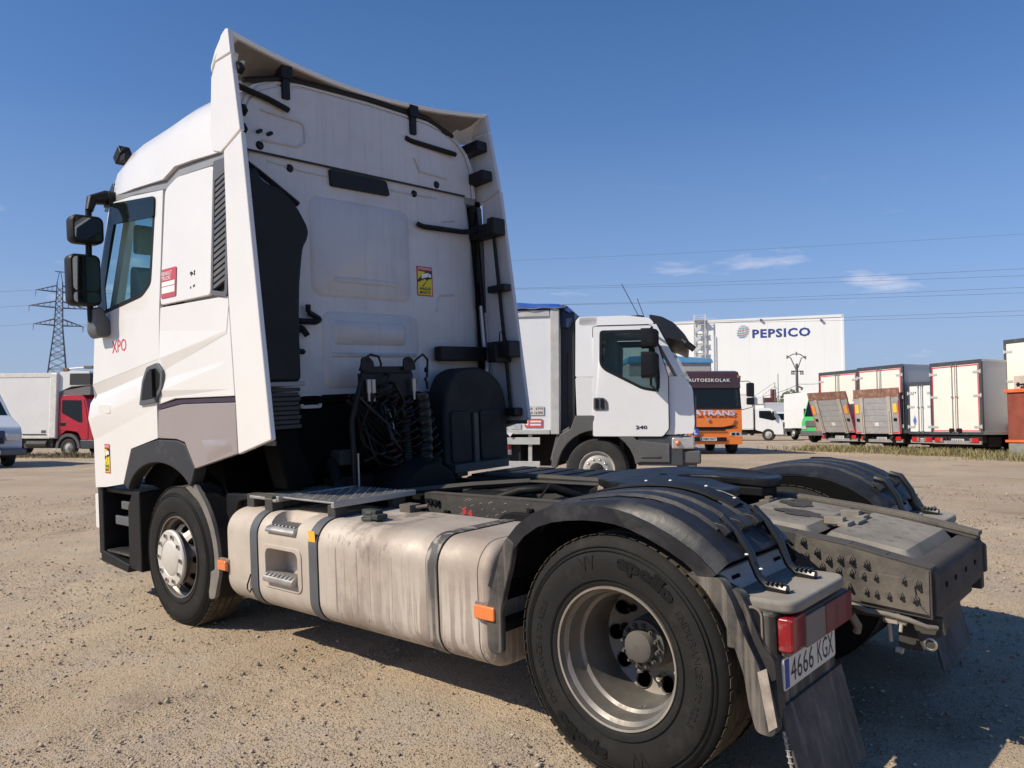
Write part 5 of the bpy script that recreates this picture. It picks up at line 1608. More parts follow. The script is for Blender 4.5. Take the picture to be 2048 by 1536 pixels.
# straps wrapped round the tank
def strap(x0, w, mat, nm='tank_strap', d=.006):
    o = rrect(TY0 - .01, TY1 + d, TZ0 - d, TZ1 + d, .153, 8)
    i = rrect(TY0 + .02, TY1 - .004, TZ0 + .004, TZ1 - .004, .147, 8)
    mb = MB(); mb.frame(o, i, 'x', x0, x0 + w); return part(mb, nm, mat, tk, bevel=.002)
strap_m = M('slate_strap', (.085, .09, .10), .5, var=.12, dust=.12)
s1 = strap(2.715, .085, strap_m)
s2 = strap(2.060, .085, strap_m)
s3 = strap(1.035, .085, M('mud_streaked_strap', (.075, .07, .066), .6, dust=.2, streak=.85, scol=(.40, .35, .30)), d=.005)
for x in (2.708, 2.052, 1.027):
    strap(x, .006, void_m, 'strap_seam', .002)
mb = MB(); mb.bx(2.07, 2.135, 1.2515, 1.2535, .775, .84, Matrix.Rotation(R(-3), 3, 'X')); part(mb, 'orange_tag', orange_tag, s2)
mb = MB(); mb.tube([(2.80, 1.25, .50), (2.83, 1.26, .43), (2.83, 1.262, .40), (2.80, 1.26, .385), (2.79, 1.255, .41)], .005, 6); part(mb, 'wire_loop', blackp, tk)
# filler cap
mb = MB(); mb.lathe([(.001, .055), (.045, .055), (.05, .045), (.05, .02), (.065, .015), (.065, -.01)], (1.80, 1.04, .902), 'z', 8); mb.bx(1.73, 1.86, 1.01, 1.07, .925, .962); mb.bx(1.69, 1.75, 1.01, 1.09, .91, .94)
part(mb, 'filler_cap', M('greenish_black_cap', (.035, .04, .036), .6, dust=.25, dcol=(.12, .12, .10)), tk, bevel=.008)
mb = MB(); mb.bx(1.80, 1.90, .66, .75, .896, .945); mb.cyl((1.80, .70, .925), (1.71, .68, .94), .012, 8); part(mb, 'tank_sender', chassis_rear, tk, bevel=.004)
mb = MB(); mb.cyl((3.06, 1.08, .89), (3.06, 1.08, .94), .018, 10); part(mb, 'tank_vent', steel, tk)
# tank rear seam
mb = MB()
o = rrect(TY0 + .01, TY1 + .0015, TZ0 - .0015, TZ1 + .0015, .151, 8); mb.frame(o, inset(o, .004), 'x', .752, .757); part(mb, 'weld_seam', M('dark_seam', (.12, .10, .085), .8), tk)
# catwalk over the tank
mb = MB()
mb.bx(2.06, 2.66, .50, 1.10, .978, .990)
mb.prism([(2.045, .960), (2.045, .995), (2.075, .998), (2.075, .960)], 'y', .48, 1.13); mb.prism([(2.64, .960), (2.64, .995), (2.67, .998), (2.67, .960)], 'y', .48, 1.13)
cw = part(mb, 'catwalk', alu_tread, bevel=.004)
mb = MB()
for i_ in range(13):
    for j_ in range(13):
        x, y = 2.10 + i_ * .044, .53 + j_ * .044
        a = R(45 if (i_ + j_) % 2 else -45)
        dx, dy = .016 * math.cos(a), .016 * math.sin(a); ex, ey = -.006 * math.sin(a), .006 * math.cos(a)
        mb.add([(x - dx, y - dy, .990), (x + ex, y + ey, .9975), (x + dx, y + dy, .990), (x - ex, y - ey, .9975), (x, y, .999)], [(0, 1, 4), (1, 2, 4), (2, 3, 4), (3, 0, 4)])
o_ = part(mb, 'tread_stud', alu_tread, cw); o_['kind'] = 'stuff'
mb = MB(); mb.bx(2.70, 2.98, .50, 1.14, .965, .985); mb.bx(2.66, 2.70, .9, 1.14, .955, .975)
part(mb, 'catwalk_plate', alu_tread, bevel=.006)
for x0_, x1_, y0_, y1_, z1_ in ((2.70, 2.79, 1.05, 1.14, .992), (2.06, 2.14, 1.02, 1.11, .972), (2.06, 2.12, .56, .66, .972), (2.60, 2.66, .56, .66, .972), (2.99, 3.08, 1.0, 1.1, .985)):
    mb = MB(); mb.bx(x0_, x1_, y0_, y1_, .885, z1_); part(mb, 'catwalk_clamp', chassis_m, cw, bevel=.006)
# side marker lamps
for x, z, w, y in ((3.14, .52, .06, 1.245), (.70, .583, .072, 1.245)):
    mb = MB(); mb.bx(x - w - .008, x + w * .9 + .008, y - .02, y + .006, z - .042, z + .042)
    sm = part(mb, 'side_marker', M('dusty_lamp_base', (.16, .13, .11), .7, dust=.4), bevel=.004)
    mb = MB(); mb.prism(rrect(x - w, x + w * .85, z - .033, z + .033, .012), 'y', y + .005, y + .03); part(mb, 'lens', amber, sm, bevel=.008)
mb = MB(); mb.bx(.60, .74, .7, 1.235, .50, .54); part(mb, 'lamp_bracket', blackp)

# ---------------------------------------------------------------- rear mudguards
OUT = [(.645, .70), (.60, .80), (.53, .915), (.46, .985), (.376, 1.037), (.29, 1.066), (.204, 1.082), (.11, 1.092), (.02, 1.094), (-.06, 1.088), (-.128, 1.075), (-.21, 1.048), (-.30, 1.010), (-.395, .960), (-.46, .905), (-.515, .850), (-.56, .79)]
CRE = [(.655, .72), (.62, .83), (.56, .945), (.49, 1.022), (.40, 1.075), (.31, 1.106), (.215, 1.126), (.11, 1.142), (.01, 1.152), (-.08, 1.155), (-.16, 1.150), (-.25, 1.133), (-.35, 1.095), (-.445, 1.04), (-.52, .975), (-.585, .90), (-.63, .83)]
fender_m = M('weathered_fender_plastic', (.016, .017, .021), .42, var=.35, vscale=7, bump=.08, bscale=50, dust=.26, dcol=(.085, .08, .074), dscale=5, up=.10, spec=.4)
fender_dust = M('dust_streaked_plastic', (.042, .040, .039), .6, var=.2, dust=.45, dcol=(.145, .125, .105), dscale=5, streak=.6, scol=(.26, .225, .19), spec=.3)
def fender_pt(k, y, lift=0.0):
    """k along the arc (float), y across"""
    i = min(int(k), len(OUT) - 2); f = k - i
    o = Vector(OUT[i]).lerp(Vector(OUT[i + 1]), f); c = Vector(CRE[i]).lerp(Vector(CRE[i + 1]), f)
    ay = abs(y)
    if ay >= 1.20: t = (ay - 1.20) / .05; b = c.lerp(o + (o - Vector((0, .5))).normalized() * .034, t * t)
    elif ay < .68: b = c + Vector((0, -.035)) * ((.68 - ay) / .06)
    else: b = c
    r = Vector((b.x, b.y - .5)).normalized()
    rib = 0
    if 2 < k < 12.9:
        for yc in (1.055, .925, .795):
            d = abs(ay - yc)
            if d < .036: rib = .017
            elif d < .048: rib = .017 * (.048 - d) / .012
    q = b + r * (rib + lift)
    return (q.x, y, q.y - (.045 if y < 0 else 0))
ycs = [.62, .65, .68, .72, .745, .757, .77, .82, .833, .845, .875, .887, .90, .95, .963, .975, 1.005, 1.017, 1.03, 1.08, 1.093, 1.105, 1.14, 1.17, 1.20, 1.215, 1.23, 1.242, 1.25]
for s in (1, -1):
    ks = [k * .5 for k in range(26)] + [12.89, 12.91, 13.2, 13.6, 14.0, 14.3]
    top = [[fender_pt(k, s * y) for y in ycs] for k in ks]
    bot = [[fender_pt(k, s * y, -.014) for y in ycs] for k in ks]
    mb = MB()
    rings = [t + b[::-1] for t, b in zip(top, bot)]
    mb.loft(rings)
    # turned-down outer lip
    lip = []
    for k in ks:
        p = fender_pt(k, s * 1.25); q = fender_pt(k, s * 1.25, -.062)
        lip.append([(p[0], s * 1.246, p[2]), (p[0], s * 1.256, p[2]), (q[0], s * 1.256, q[2]), (q[0], s * 1.246, q[2])])
    mb.loft(lip)
    fd = part(mb, 'rear_fender', fender_m, smooth=22)
    mb = MB()
    mb.loft([[fender_pt(k, s * .63, -.02), fender_pt(k, s * .615, -.02), fender_pt(k, s * .615, -.27), fender_pt(k, s * .63, -.27)] for k in ks])
    part(mb, 'fender_shade_sheet', void_m, fd)  # added black sheet, keeps the space under the fender dark
    for yc in (1.055, .925, .795):        # stops at the rear end of the ribs
        p = fender_pt(12.6, s * yc, .006); q = fender_pt(13.3, s * yc, .010)
        mb = MB()
        d = Vector(q) - Vector(p); d.normalize()
        nrm = Vector((-d.z, 0, d.x)); nrm = nrm if nrm.z > 0 else -nrm
        vs = []
        for t, h in ((0, -.006), (.5, .020), (1.0, .022), (1.0, -.01)):
            b_ = Vector(p).lerp(Vector(q), t) + nrm * h
            vs += [(b_.x, s * (yc - .045), b_.z), (b_.x, s * (yc + .045), b_.z)]
        mb.add(vs, [(0, 1, 3, 2), (2, 3, 5, 4), (4, 5, 7, 6), (0, 2, 4, 6), (1, 3, 5, 7), (0, 1, 7, 6)])
        part(mb, 'rib_stop', fender_m, fd, bevel=.004)
    # front drop piece
    mb = MB()
    fp = [(.50, .93), (.545, .955), (.59, .87), (.665, .66), (.69, .61), (.69, .42), (.665, .395), (.60, .405), (.595, .60), (.565, .70), (.52, .83)]
    mb.prism(rpoly(fp, .02), 'y', s * 1.225, s * 1.262)
    part(mb, 'fender_front_piece', fender_dust, fd, bevel=.008)
    mb = MB(); mb.prism([(.66, .72), (.70, .60), (.70, .42), (.685, .42), (.685, .60), (.645, .71)], 'y', s * .66, s * 1.24); part(mb, 'front_mudflap', blackp, fd)
    # rear corner bracket outside
    mb = MB()
    bp_ = [(-.375, .905), (-.43, .895), (-.52, .90), (-.565, .82), (-.60, .72), (-.66, .60), (-.685, .53), (-.70, .46), (-.718, .385), (-.70, .355), (-.640, .36), (-.615, .45), (-.60, .56), (-.565, .66), (-.52, .76), (-.455, .85)]
    mb.prism(rpoly(bp_, .02), 'y', s * 1.205, s * 1.258)
    mb.prism(rpoly([(-.50, .87), (-.58, .84), (-.66, .66), (-.70, .62), (-.715, .40), (-.68, .40), (-.66, .58), (-.60, .68)], .02), 'y', s * 1.16, s * 1.215)
    rbk = part(mb, 'fender_rear_piece', fender_dust, fd, bevel=.010)
    mb = MB(); mb.prism([(-.655, .58), (-.69, .60), (-.722, .40), (-.690, .375)], 'y', s * 1.257, s * 1.261); part(mb, 'mud_run', M('dried_mud', (.33, .28, .235), .9, var=.3, vscale=20), rbk)
    # level shelf behind, its step, back panel
    mb = MB()
    sp_ = [(-.475, s * 1.165), (-.70, s * 1.175), (-.745, s * 1.16), (-.765, s * 1.11), (-.765, s * .68), (-.74, s * .625), (-.70, s * .615), (-.475, s * .615)]
    mb.prism(rpoly(sp_, .03, 3), 'z', .775, .822)
    shelf = part(mb, 'mudguard_shelf', M('pale_dusty_shelf', (.13, .122, .11), .75, var=.1, dust=.65, dcol=(.31, .28, .24), up=.95), bevel=.016)
    mb = MB(); mb.prism([(-.455, .90), (-.475, .90), (-.52, .825), (-.50, .815)], 'y', s * .62, s * 1.17); part(mb, 'shelf_step', M('grey_step_strip', (.38, .37, .36), .6, dust=.3), shelf, bevel=.006)
    mb = MB()
    for y in (1.08, .70):
        mb = MB(); mb.bx(-.50, -.48, s * (y - .03), s * (y + .03), .858, .872, Matrix.Rotation(R(30), 3, 'Y')); part(mb, 'slot', void_m, shelf)
    for yc in (1.05, .775):
        mb = MB()
        k0 = fender_pt(12.6, s * yc, .022)
        mb.tube([(k0[0], s * yc, k0[2]), (-.49, s * yc, 1.035), (-.545, s * yc, .955), (-.575, s * yc, .875), (-.61, s * yc, .842), (-.69, s * yc, .835)], [.018, .02, .019, .017, .018, .02], 6)
        for k in range(4): mb.bx(-.62 - k * .018, -.61 - k * .018, s * (yc - .022), s * (yc + .022), .85, .862)
        part(mb, 'rubber_strap', M('black_rubber_strap', (.012, .012, .012), .35, var=.3), shelf, bevel=.003)
    mb = MB()
    mb.bx(-.70, -.665, s * .63, s * 1.19, .40, .775); mb.bx(-.70, -.50, s * 1.150, s * 1.19, .62, .775); mb.prism([(-.50, .78), (-.69, .78), (-.69, .46), (-.66, .46)], 'y', s * 1.15, s * 1.185)
    bpn = part(mb, 'back_panel', fender_dust, bevel=.010)
    mb = MB(); o = rrect(-.645, -.585, .625, .79, .029, 5); mb.prism(o, 'y', s * 1.1895, s * 1.194); part(mb, 'oval_plug', blackp, bpn, bevel=.002)
    mb = MB(); mb.frame(rrect(-.652, -.578, .617, .798, .036, 5), rrect(-.645, -.585, .625, .79, .029, 5), 'y', s * 1.1895, s * 1.198); part(mb, 'plug_rim', tan_dirty, bpn)
    # tail lamp in three fields
    mb = MB(); mb.bx(-.735, -.70, s * .55, s * 1.165, .618, .745); tl = part(mb, 'tail_light', tan_dirty, bevel=.010)
    mb = MB(); mb.prism([(-.70, s * 1.185), (-.745, s * 1.185), (-.757, s * 1.17), (-.755, s * 1.06), (-.735, s * 1.03)], 'z', .640, .765); part(mb, 'lens', red_lens, tl, bevel=.010, label='clean bright red corner lens')
    mb = MB(); mb.bx(-.748, -.7355, s * .84, s * 1.03, .622, .742); part(mb, 'lens', tan_dirty, tl, bevel=.006, label='mud-coated pale lens')
    mb = MB(); mb.bx(-.748, -.7355, s * .55, s * .835, .622, .742); part(mb, 'lens', red_dirty, tl, bevel=.006, label='mud-coated dark red lens')
    mb = MB(); mb.tube([(-.72, s * .49, .62), (-.74, s * .47, .57), (-.73, s * .46, .54)], .018, 8); part(mb, 'lamp_stub', tan_dirty, tl)
    # mudflap
    mb = MB(); mb.prism([(-.700, .44), (-.712, .44), (-.80, .085), (-.788, .085)], 'y', s * .60, s * 1.19)
    part(mb, 'mudflap', M('dusty_rubber_flap', (.045, .042, .039), .8, var=.2, dust=.55, dcol=(.17, .15, .13), streak=.4, scol=(.21, .185, .16)), bevel=.003)
    if s == 1:
        mb = MB(); mb.prism(rrect(.66, 1.165, .492, .612, .012), 'x', -.712, -.702); pl = part(mb, 'number_plate', plate_w, bevel=.002)
        mb = MB(); mb.bx(-.7135, -.7121, 1.12, 1.155, .499, .604); part(mb, 'blue_band', plate_b, pl)
        mb = MB()
        put_text(mb, '4666', lambda u, v, d: (-.7128 - d, 1.105 - u, .509 + v), .215, .085, .0)
        put_text(mb, 'KGX', lambda u, v, d: (-.7128 - d, .85 - u, .509 + v), .165, .085, .0)
        part(mb, 'lettering', black_ink, pl)
        # torn top, patched with riveted rubber strips; pale lining shows through
        mb = MB()
        for k0, k1, y0, y1 in ((5.2, 11.6, .855, .885), (6.0, 12.2, .745, .84)):
            nk = 14
            t_ = [[fender_pt(k0 + (k1 - k0) * q / nk, y, .0165) for y in (y0, (y0 + y1) / 2, y1)] for q in range(nk + 1)]
            b_ = [[fender_pt(k0 + (k1 - k0) * q / nk, y, .010) for y in (y0, (y0 + y1) / 2, y1)] for q in range(nk + 1)]
            mb.loft([a + c[::-1] for a, c in zip(t_, b_)])
        ps = part(mb, 'patch_strip', M('black_patch', (.014, .015, .019), .5), fd)
        r0 = None
        for k, y in ((5.6, .87), (7.2, .77), (8.6, .79), (9.4, .87), (10.6, .79), (11.9, .79), (14.3, 1.10), (15.0, 1.08)):
            loc = fender_pt(k, y, .018)
            if r0 is None: mb = MB(); mb.ball((0, 0, 0), .008, 6, .5); r0 = part(mb, 'rivet', white_ink, fd); r0.location = loc
            else: share(r0, fd, loc)
        mb = MB()
        rs = random.Random(8)
        a_ = [fender_pt(6 + q * .5, .70 + .035 * rs.random() + .02 * math.sin(q), .012) for q in range(12)]
        c_ = [fender_pt(6 + q * .5, .635 + .01 * rs.random(), .016) for q in range(12)]
        mb.loft([[a_[q], c_[q], (c_[q][0], c_[q][1], c_[q][2] - .004), (a_[q][0], a_[q][1], a_[q][2] - .004)] for q in range(12)])
        part(mb, 'torn_lining', M('pale_torn_lining', (.36, .33, .29), .9, var=.35, vscale=25), fd)
        mb = MB(); mb.loft([[fender_pt(k, 1.125 + .012 * math.sin(k * 3), .0005), fender_pt(k, 1.125 + .012 * math.sin(k * 3) - .016 * max(0, 1 - abs(k - 8.2) / 2.4), .0005), fender_pt(k, 1.125 - .016 * max(0, 1 - abs(k - 8.2) / 2.4), .003), fender_pt(k, 1.125 + .012 * math.sin(k * 3), .003)] for k in [6 + .3 * q for q in range(16)]])
        part(mb, 'tear', void_m, fd)
    else:
        mb = MB(); mb.ball((.06, -1.16, 1.105), .03, 6, .6); mb.tube([(.05, -1.16, 1.105), (-.05, -1.14, 1.115), (-.12, -1.12, 1.11)], [.02, .012, .008], 6); part(mb, 'rubber_scrap', void_m, fd)
    # stays between frame and fender
    mb = MB(); mb.tube([(.28, s * .40, .90), (.28, s * 1.15, 1.06)], .02, 8); mb.tube([(-.45, s * .40, .82), (-.45, s * 1.15, .86)], .02, 8); part(mb, 'fender_stay', dark_mech)
mb = MB(); mb.tube([(-.715, 1.19, .36), (-.735, 1.19, .25), (-.76, 1.185, .12)], .006, 6)
for k in range(10): mb.lathe([(.008, -.003), (.012, 0), (.008, .003)], (-.72 - k * .004, 1.19, .34 - k * .022), 'z', 6)
part(mb, 'chain', M('pale_rope', (.35, .32, .28), .8))

# ---------------------------------------------------------------- fifth-wheel coupling
FX, FY, FZ = .36, 0.0, 1.115
def fw_outline():
    pts = []
    for t in range(-118, 119, 8):          # round front and sides
        a = R(t)
        pts.append((FX + .46 * math.cos(a), FY + .46 * math.sin(a)))
    pts += [(FX - .42, .38), (FX - .46, .30), (FX - .44, .16), (FX - .20, .06), (FX - .02, .055), (FX + .02, 0), (FX - .02, -.055), (FX - .20, -.06), (FX - .44, -.16), (FX - .46, -.30), (FX - .42, -.38)]
    return pts
def fw_tilt(x, y, z):
    d = FX - .18 - x
    return (x, y, z - (.05 * max(0, d) ** 1.2 if d > 0 else 0) - .10 * max(0, d - .12))
grease = M('greasy_black_steel', (.010, .010, .011), .42, metal=.3, var=.4, vscale=9, dust=.3, dcol=(.05, .046, .042), bump=.12, bscale=30)
mb = MB(); mb.prism(rpoly(fw_outline(), .02, 1), 'z', FZ - .045, FZ, fw_tilt)
fw = part(mb, 'fifth_wheel', grease, bevel=.012)
mb = MB(); mb.prism([(p[0] * .94 + FX * .06, p[1] * .94) for p in fw_outline()], 'z', FZ - .10, FZ - .047, fw_tilt)
mb.bx(FX - .12, FX + .12, -.42, -.26, .97, FZ - .05); mb.bx(FX - .12, FX + .12, .26, .42, .97, FZ - .05)
mb.bx(FX - .3, FX + .5, -.40, .40, .955, .985)
part(mb, 'pedestal', dark_mech, fw, bevel=.012)
mb = MB(); mb.lathe([(.001, .002), (.02, .002), (.024, -.002)], (FX + .1, .02, FZ), 'z', 12); part(mb, 'grease_hole', void_m, fw)
# ================================================================== the yard behind
box_white = M('white_box_body', (0.74, 0.735, 0.72), .45, var=.04, vscale=1.2, dust=.12, dcol=(.55, .52, .47), dscale=.8)
box_cream = M('cream_box_doors', (0.79, 0.745, 0.66), .45, var=.05, vscale=1.0, dust=.2, dcol=(.58, .50, .40), dscale=.9, streak=.12, scol=(.5, .43, .35))
box_shade_grey = M('box_side_shade_grey', (0.46, 0.47, 0.48), .5, var=.05, vscale=1.0, dust=.15, dcol=(.4, .38, .35), dscale=.8)  # grey carries the shade on sides turned from the sun
frame_dark = M('dark_box_frame', (0.055, 0.06, 0.07), .5, var=.1, dust=.1)
red_tape = M('red_reflective_tape', (0.62, 0.03, 0.06), .5, var=.08)
cab_white2 = M('white_lorry_paint', (0.78, 0.785, 0.79), .3, coat=.5, var=.02, vscale=1.5, dust=.06, dcol=(.6, .57, .53))
orange_p = M('orange_lorry_paint', (0.80, 0.20, 0.018), .32, coat=.5, var=.04, dust=.06)
maroon_p = M('dark_maroon_paint', (0.055, 0.028, 0.03), .35, coat=.4, var=.06)
redcab_p = M('red_lorry_paint', (0.50, 0.012, 0.03), .28, coat=.6, var=.04, dust=.05)
green_p = M('green_lorry_paint', (0.06, 0.42, 0.10), .35, coat=.4, var=.05)
rust_m = M('rusty_plate_steel', (0.21, 0.10, 0.065), .8, var=.3, vscale=6, dust=.35, dcol=(.42, .34, .27), dscale=5)
lift_m = M('weathered_lift_alloy', (0.36, 0.35, 0.35), .55, metal=.2, var=.1, dust=.35, dcol=(.42, .37, .31), dscale=2)
skip_m = M('rusty_orange_skip_paint', (0.24, 0.055, 0.03), .65, var=.25, vscale=2.0, dust=.42, dcol=(.13, .04, .028), dscale=1.3)
skip_rim = M('bright_orange_rim', (0.68, 0.13, 0.03), .5, var=.12, dust=.15)
beige_rust = M('stained_beige_plate', (0.48, 0.41, 0.34), .7, var=.15, dust=.4, dcol=(.27, .19, .14), dscale=2)
blue_tarp = M('blue_tarpaulin', (0.02, 0.10, 0.42), .45, var=.15, vscale=3)
pale_blue = M('pale_blue_tarpaulin', (0.13, 0.38, 0.66), .5, var=.1)
tarp_white = M('white_tarpaulin', (0.70, 0.72, 0.745), .4, var=.05, vscale=1.4, dust=.12, dcol=(.52, .53, .54), dscale=1.1)
post_pale = M('pale_alloy_post', (0.52, 0.52, 0.51), .5, metal=.2, var=.1, dust=.25)
grey_pl = M('mid_grey_plastic', (0.10, 0.098, 0.10), .55, var=.08, dust=.1)
under_m2 = M('black_underframe', (0.012, 0.012, 0.013), .7, var=.3)
tyre2 = M('far_tyre', (0.022, 0.022, 0.022), .8, var=.2, dust=.3, dcol=(.10, .085, .07))
rim2 = M('far_rim', (0.50, 0.48, 0.44), .5, metal=.3, var=.1, dust=.25)
lamp_clear = M('clear_lamp', (0.55, 0.56, 0.57), .15, metal=.4, var=.15, vscale=20, coat=.6)
orange_flag = M('orange_warning_flag', (0.78, 0.32, 0.05), .7, var=.12)
yellow_flag = M('yellow_warning_flag', (0.78, 0.52, 0.06), .7, var=.1)
blue_sign = M('blue_learner_sign', (0.02, 0.10, 0.48), .5, var=.03)
lorry_glass = glass_mat('lorry_glass', (0.55, 0.70, 0.72), 0.62)
plate_w2 = M('white_plate', (.62, .61, .58), .5, var=.05)

def pt(mb, name, mat, parent, bevel=.0, label=None, smooth=35):
    return mb.build(name, mat, parent, bevel=bevel, label=label, smooth=smooth)

def lorry_wheel(parent, x, y, s, r=.48, w=.28, rim=rim2, nuts=False):
    """wheel whose outer face lies at y and faces s"""
    wo = bpy.data.objects.new('wheel', None); COL.objects.link(wo); wo.parent = parent; wo.location = (x, y, r)
    mb = MB()
    mb.lathe([(h, s * o) for h, o in ((r * .56, -.02), (r * .60, .0), (r * .80, .012), (r * .93, 0), (r * .97, -.02), (r, -.05), (r, -w + .05), (r * .95, -w + .01), (r * .6, -w))], (0, 0, 0), 'y', 40)
    pt(mb, 'tyre', tyre2, wo)
    mb = MB()
    mb.lathe([(h, s * o) for h, o in ((r * .565, -.03), (r * .59, -.01), (r * .57, -.005), (r * .54, -.04), (r * .50, -.06), (r * .44, -.035), (r * .36, .012), (r * .22, .02), (r * .20, .05), (r * .12, .055), (.001, .055))], (0, 0, 0), 'y', 36)
    rm = pt(mb, 'rim', rim, wo, smooth=30)
    if nuts:
        n0 = None
        for k in range(10):
            a = 2 * math.pi * k / 10
            loc = (r * .33 * math.cos(a), s * .012, r * .33 * math.sin(a))
            if n0 is None: mb = MB(); mb.ball((0, 0, 0), .020, 6); n0 = pt(mb, 'wheel_nut', chrome, rm); n0.location = loc
            else: share(n0, rm, loc)
        mb = MB(); mb.lathe([(r * .22, s * .022), (r * .20, s * .07), (.12 * r, s * .085), (.001, s * .085)], (0, 0, 0), 'y', 24); pt(mb, 'hub', under_m2, rm)
    return wo

def ground_at(X, Y): return gz(X, Y)
def at(u, D):
    """world X of something seen in column u of the photograph at depth D"""
    return (u - 1024) / 1613 * D

# ---------------------------------------------------------------- white lorry with tarpaulin box, side-on behind the tractor
wx = at(1200, 12.3)
WL = thing('lorry', 'white lorry with dark sun visor and blue-topped tarpaulin box, side-on behind the tractor unit', 'lorry', (wx + .20, 13.55, .50), R(-12))
HW = 1.2
CAB = [(-.30, 1.29), (-.32, 2.78), (-.27, 2.84), (.45, 2.845), (.84, 2.79), (.93, 2.66), (1.36, 1.85), (1.45, 1.70), (1.475, 1.2), (1.46, 1.03), (.55, 1.0), (.30, 1.26)]
def cabwarp(x, y, z):
    k = max(0, z - 1.9)
    f = max(0, x - 1.15)
    return (x, y * (1 - .045 * k - .16 * f), z)
mb = MB()
CB = rpoly([(-.30, 1.29), (-.32, 1.9), (1.33, 1.9), (1.45, 1.70), (1.475, 1.2), (1.46, 1.03), (.55, 1.0), (.30, 1.29)], .04)
for y0, y1 in ((-HW, -HW + .1), (-HW + .1, HW - .1), (HW - .1, HW)):
    pass
mb.prism(CB, 'y', -HW, HW, cabwarp)
mb.prism(rpoly([(-.32, 1.9), (-.32, 2.78), (-.27, 2.84), (.02, 2.845), (.02, 1.9)], .03), 'y', -HW, HW, cabwarp)
mb.prism(rpoly([(-.27, 2.70), (-.27, 2.84), (.45, 2.845), (.82, 2.80), (.90, 2.70)], .05), 'y', -HW, HW, cabwarp)
for s in (1, -1):
    mb.prism([(1.33, 1.9), (1.22, 1.9), (.80, 2.70), (.92, 2.70)], 'y', s * (HW - .09), s * HW, cabwarp)
cb = pt(mb, 'cab', cab_white2, WL, bevel=.03)
mb = MB(); mb.add([cabwarp(x, y, z) for x, y, z in [(1.345, -1.09, 1.87), (1.345, 1.09, 1.87), (.91, 1.09, 2.72), (.91, -1.09, 2.72), (1.45, 0, 1.87), (1.0, 0, 2.72)]], [(0, 4, 5, 3), (4, 1, 2, 5)])
pt(mb, 'windscreen', lorry_glass, WL)
for s in (-1, 1):
    WIN = rpoly([(.055, 2.62), (.05, 2.10), (.12, 2.0), (.70, 1.70), (.93, 1.66), (.965, 1.73), (.965, 1.98), (.82, 2.62)], .06)
    DO = rpoly([(-.045, 2.68), (-.05, .99), (1.0, .99), (1.09, 1.1), (1.085, 1.9), (.84, 2.68)], .03)
    mb = MB(); mb.holed(inset(DO, -.013), [WIN], 'y', s * (HW + .0005), s * (HW + .004), cabwarp); pt(mb, 'door_gap', gap_shade_m, WL)  # dark outline behind the door, drawn as its shadow gap
    mb = MB(); mb.holed(DO, [WIN], 'y', s * (HW + .001), s * (HW + .02), cabwarp); dr = pt(mb, 'door', cab_white2, WL, bevel=.008)
    mb = MB(); wi = inset(WIN, .04); mb.holed(WIN, [wi], 'y', s * (HW + .002), s * (HW + .024), cabwarp); pt(mb, 'window_frame', blackp, dr)
    mb = MB(); mb.flat(wi, 'y', s * (HW + .008), cabwarp); pt(mb, 'window_pane', lorry_glass, dr)
    mb = MB(); mb.prism(rpoly([(-.04, 1.39), (-.04, 1.58), (.12, 1.58), (.17, 1.53), (.18, 1.39)], .03), 'y', s * (HW + .02), s * (HW + .035), cabwarp); dh = pt(mb, 'door_handle', grey_trim, dr, bevel=.006)
    mb = MB(); mb.bx(-.01, .03, s * (HW + .035), s * (HW + .05), 1.42, 1.56); mb.bx(.07, .11, s * (HW + .035), s * (HW + .05), 1.42, 1.56); pt(mb, 'grip', blackp, dh)
    mb = MB()
    ar = [(-.32, 1.31), (.20, 1.31), (.34, 1.25), (.55, 1.0), (.62, .93), (1.10, .88), (1.1, .60), (.66, .6)] + [(.60 * math.cos(R(t)), .48 + .60 * math.sin(R(t))) for t in range(8, 173, 12)][0:] + [(-.62, .50), (-.70, .52), (-.68, .75), (-.56, 1.02), (-.40, 1.10)]
    mb.prism(ar, 'y', s * (HW - .12), s * (HW + .015)); pt(mb, 'wheel_arch', grey_pl, WL, bevel=.012)
    mb = MB(); mb.bx(.62, 1.30, s * .9, s * (HW - .01), .55, 1.0); mb.bx(.66, .98, s * (HW - .06), s * (HW + .03), .66, .70); pt(mb, 'step_well', M('dark_grey_blue_plastic', (.055, .06, .068), .5), WL, bevel=.02)
    mb = MB(); mb.bx(1.12, 1.46, s * (HW - .20), s * (HW - .005), .80, .98, Matrix.Rotation(R(-s * 8), 3, 'Z')); hl = pt(mb, 'headlight', lamp_clear, WL, bevel=.03)
    mb = MB(); mb.ball((1.22, s * (HW + .0), .89), .045, 8); pt(mb, 'indicator', amber, hl)
    # mirrors
    mb = MB(); mb.tube([(.80, s * 1.16, 2.60), (.86, s * 1.34, 2.63), (.84, s * 1.42, 2.55), (.84, s * 1.42, 1.75), (.95, s * 1.18, 1.66)], .018, 6); am = pt(mb, 'mirror_arm', blackp, WL)
    for z0, z1, w in ((2.31, 2.60, .25), (1.86, 2.25, .26)):
        mb = MB(); mb.loft([[(x, s * 1.42 + p[0], p[1]) for p in inset(rrect(-.12, .12, z0, z1, .04), d)] for x, d in ((.70, 0), (.84, 0), (.93, .02), (.96, .06))]); pt(mb, 'mirror_housing', blackp, am, smooth=50)
    lorry_wheel(WL, 0, s * 1.17, s, nuts=True)
    lorry_wheel(WL, -3.6, s * 1.17, s)
    # side guard rails
    mb = MB(); mb.bx(-3.0, -.88, s * 1.16, s * 1.19, .86, .97); mb.bx(-3.0, -.88, s * 1.16, s * 1.19, .48, .60)
    for x in (-1.04, -2.4): mb.bx(x - .03, x + .03, s * 1.12, s * 1.16, .50, 1.15)
    pt(mb, 'side_guard', post_pale, WL, bevel=.004)
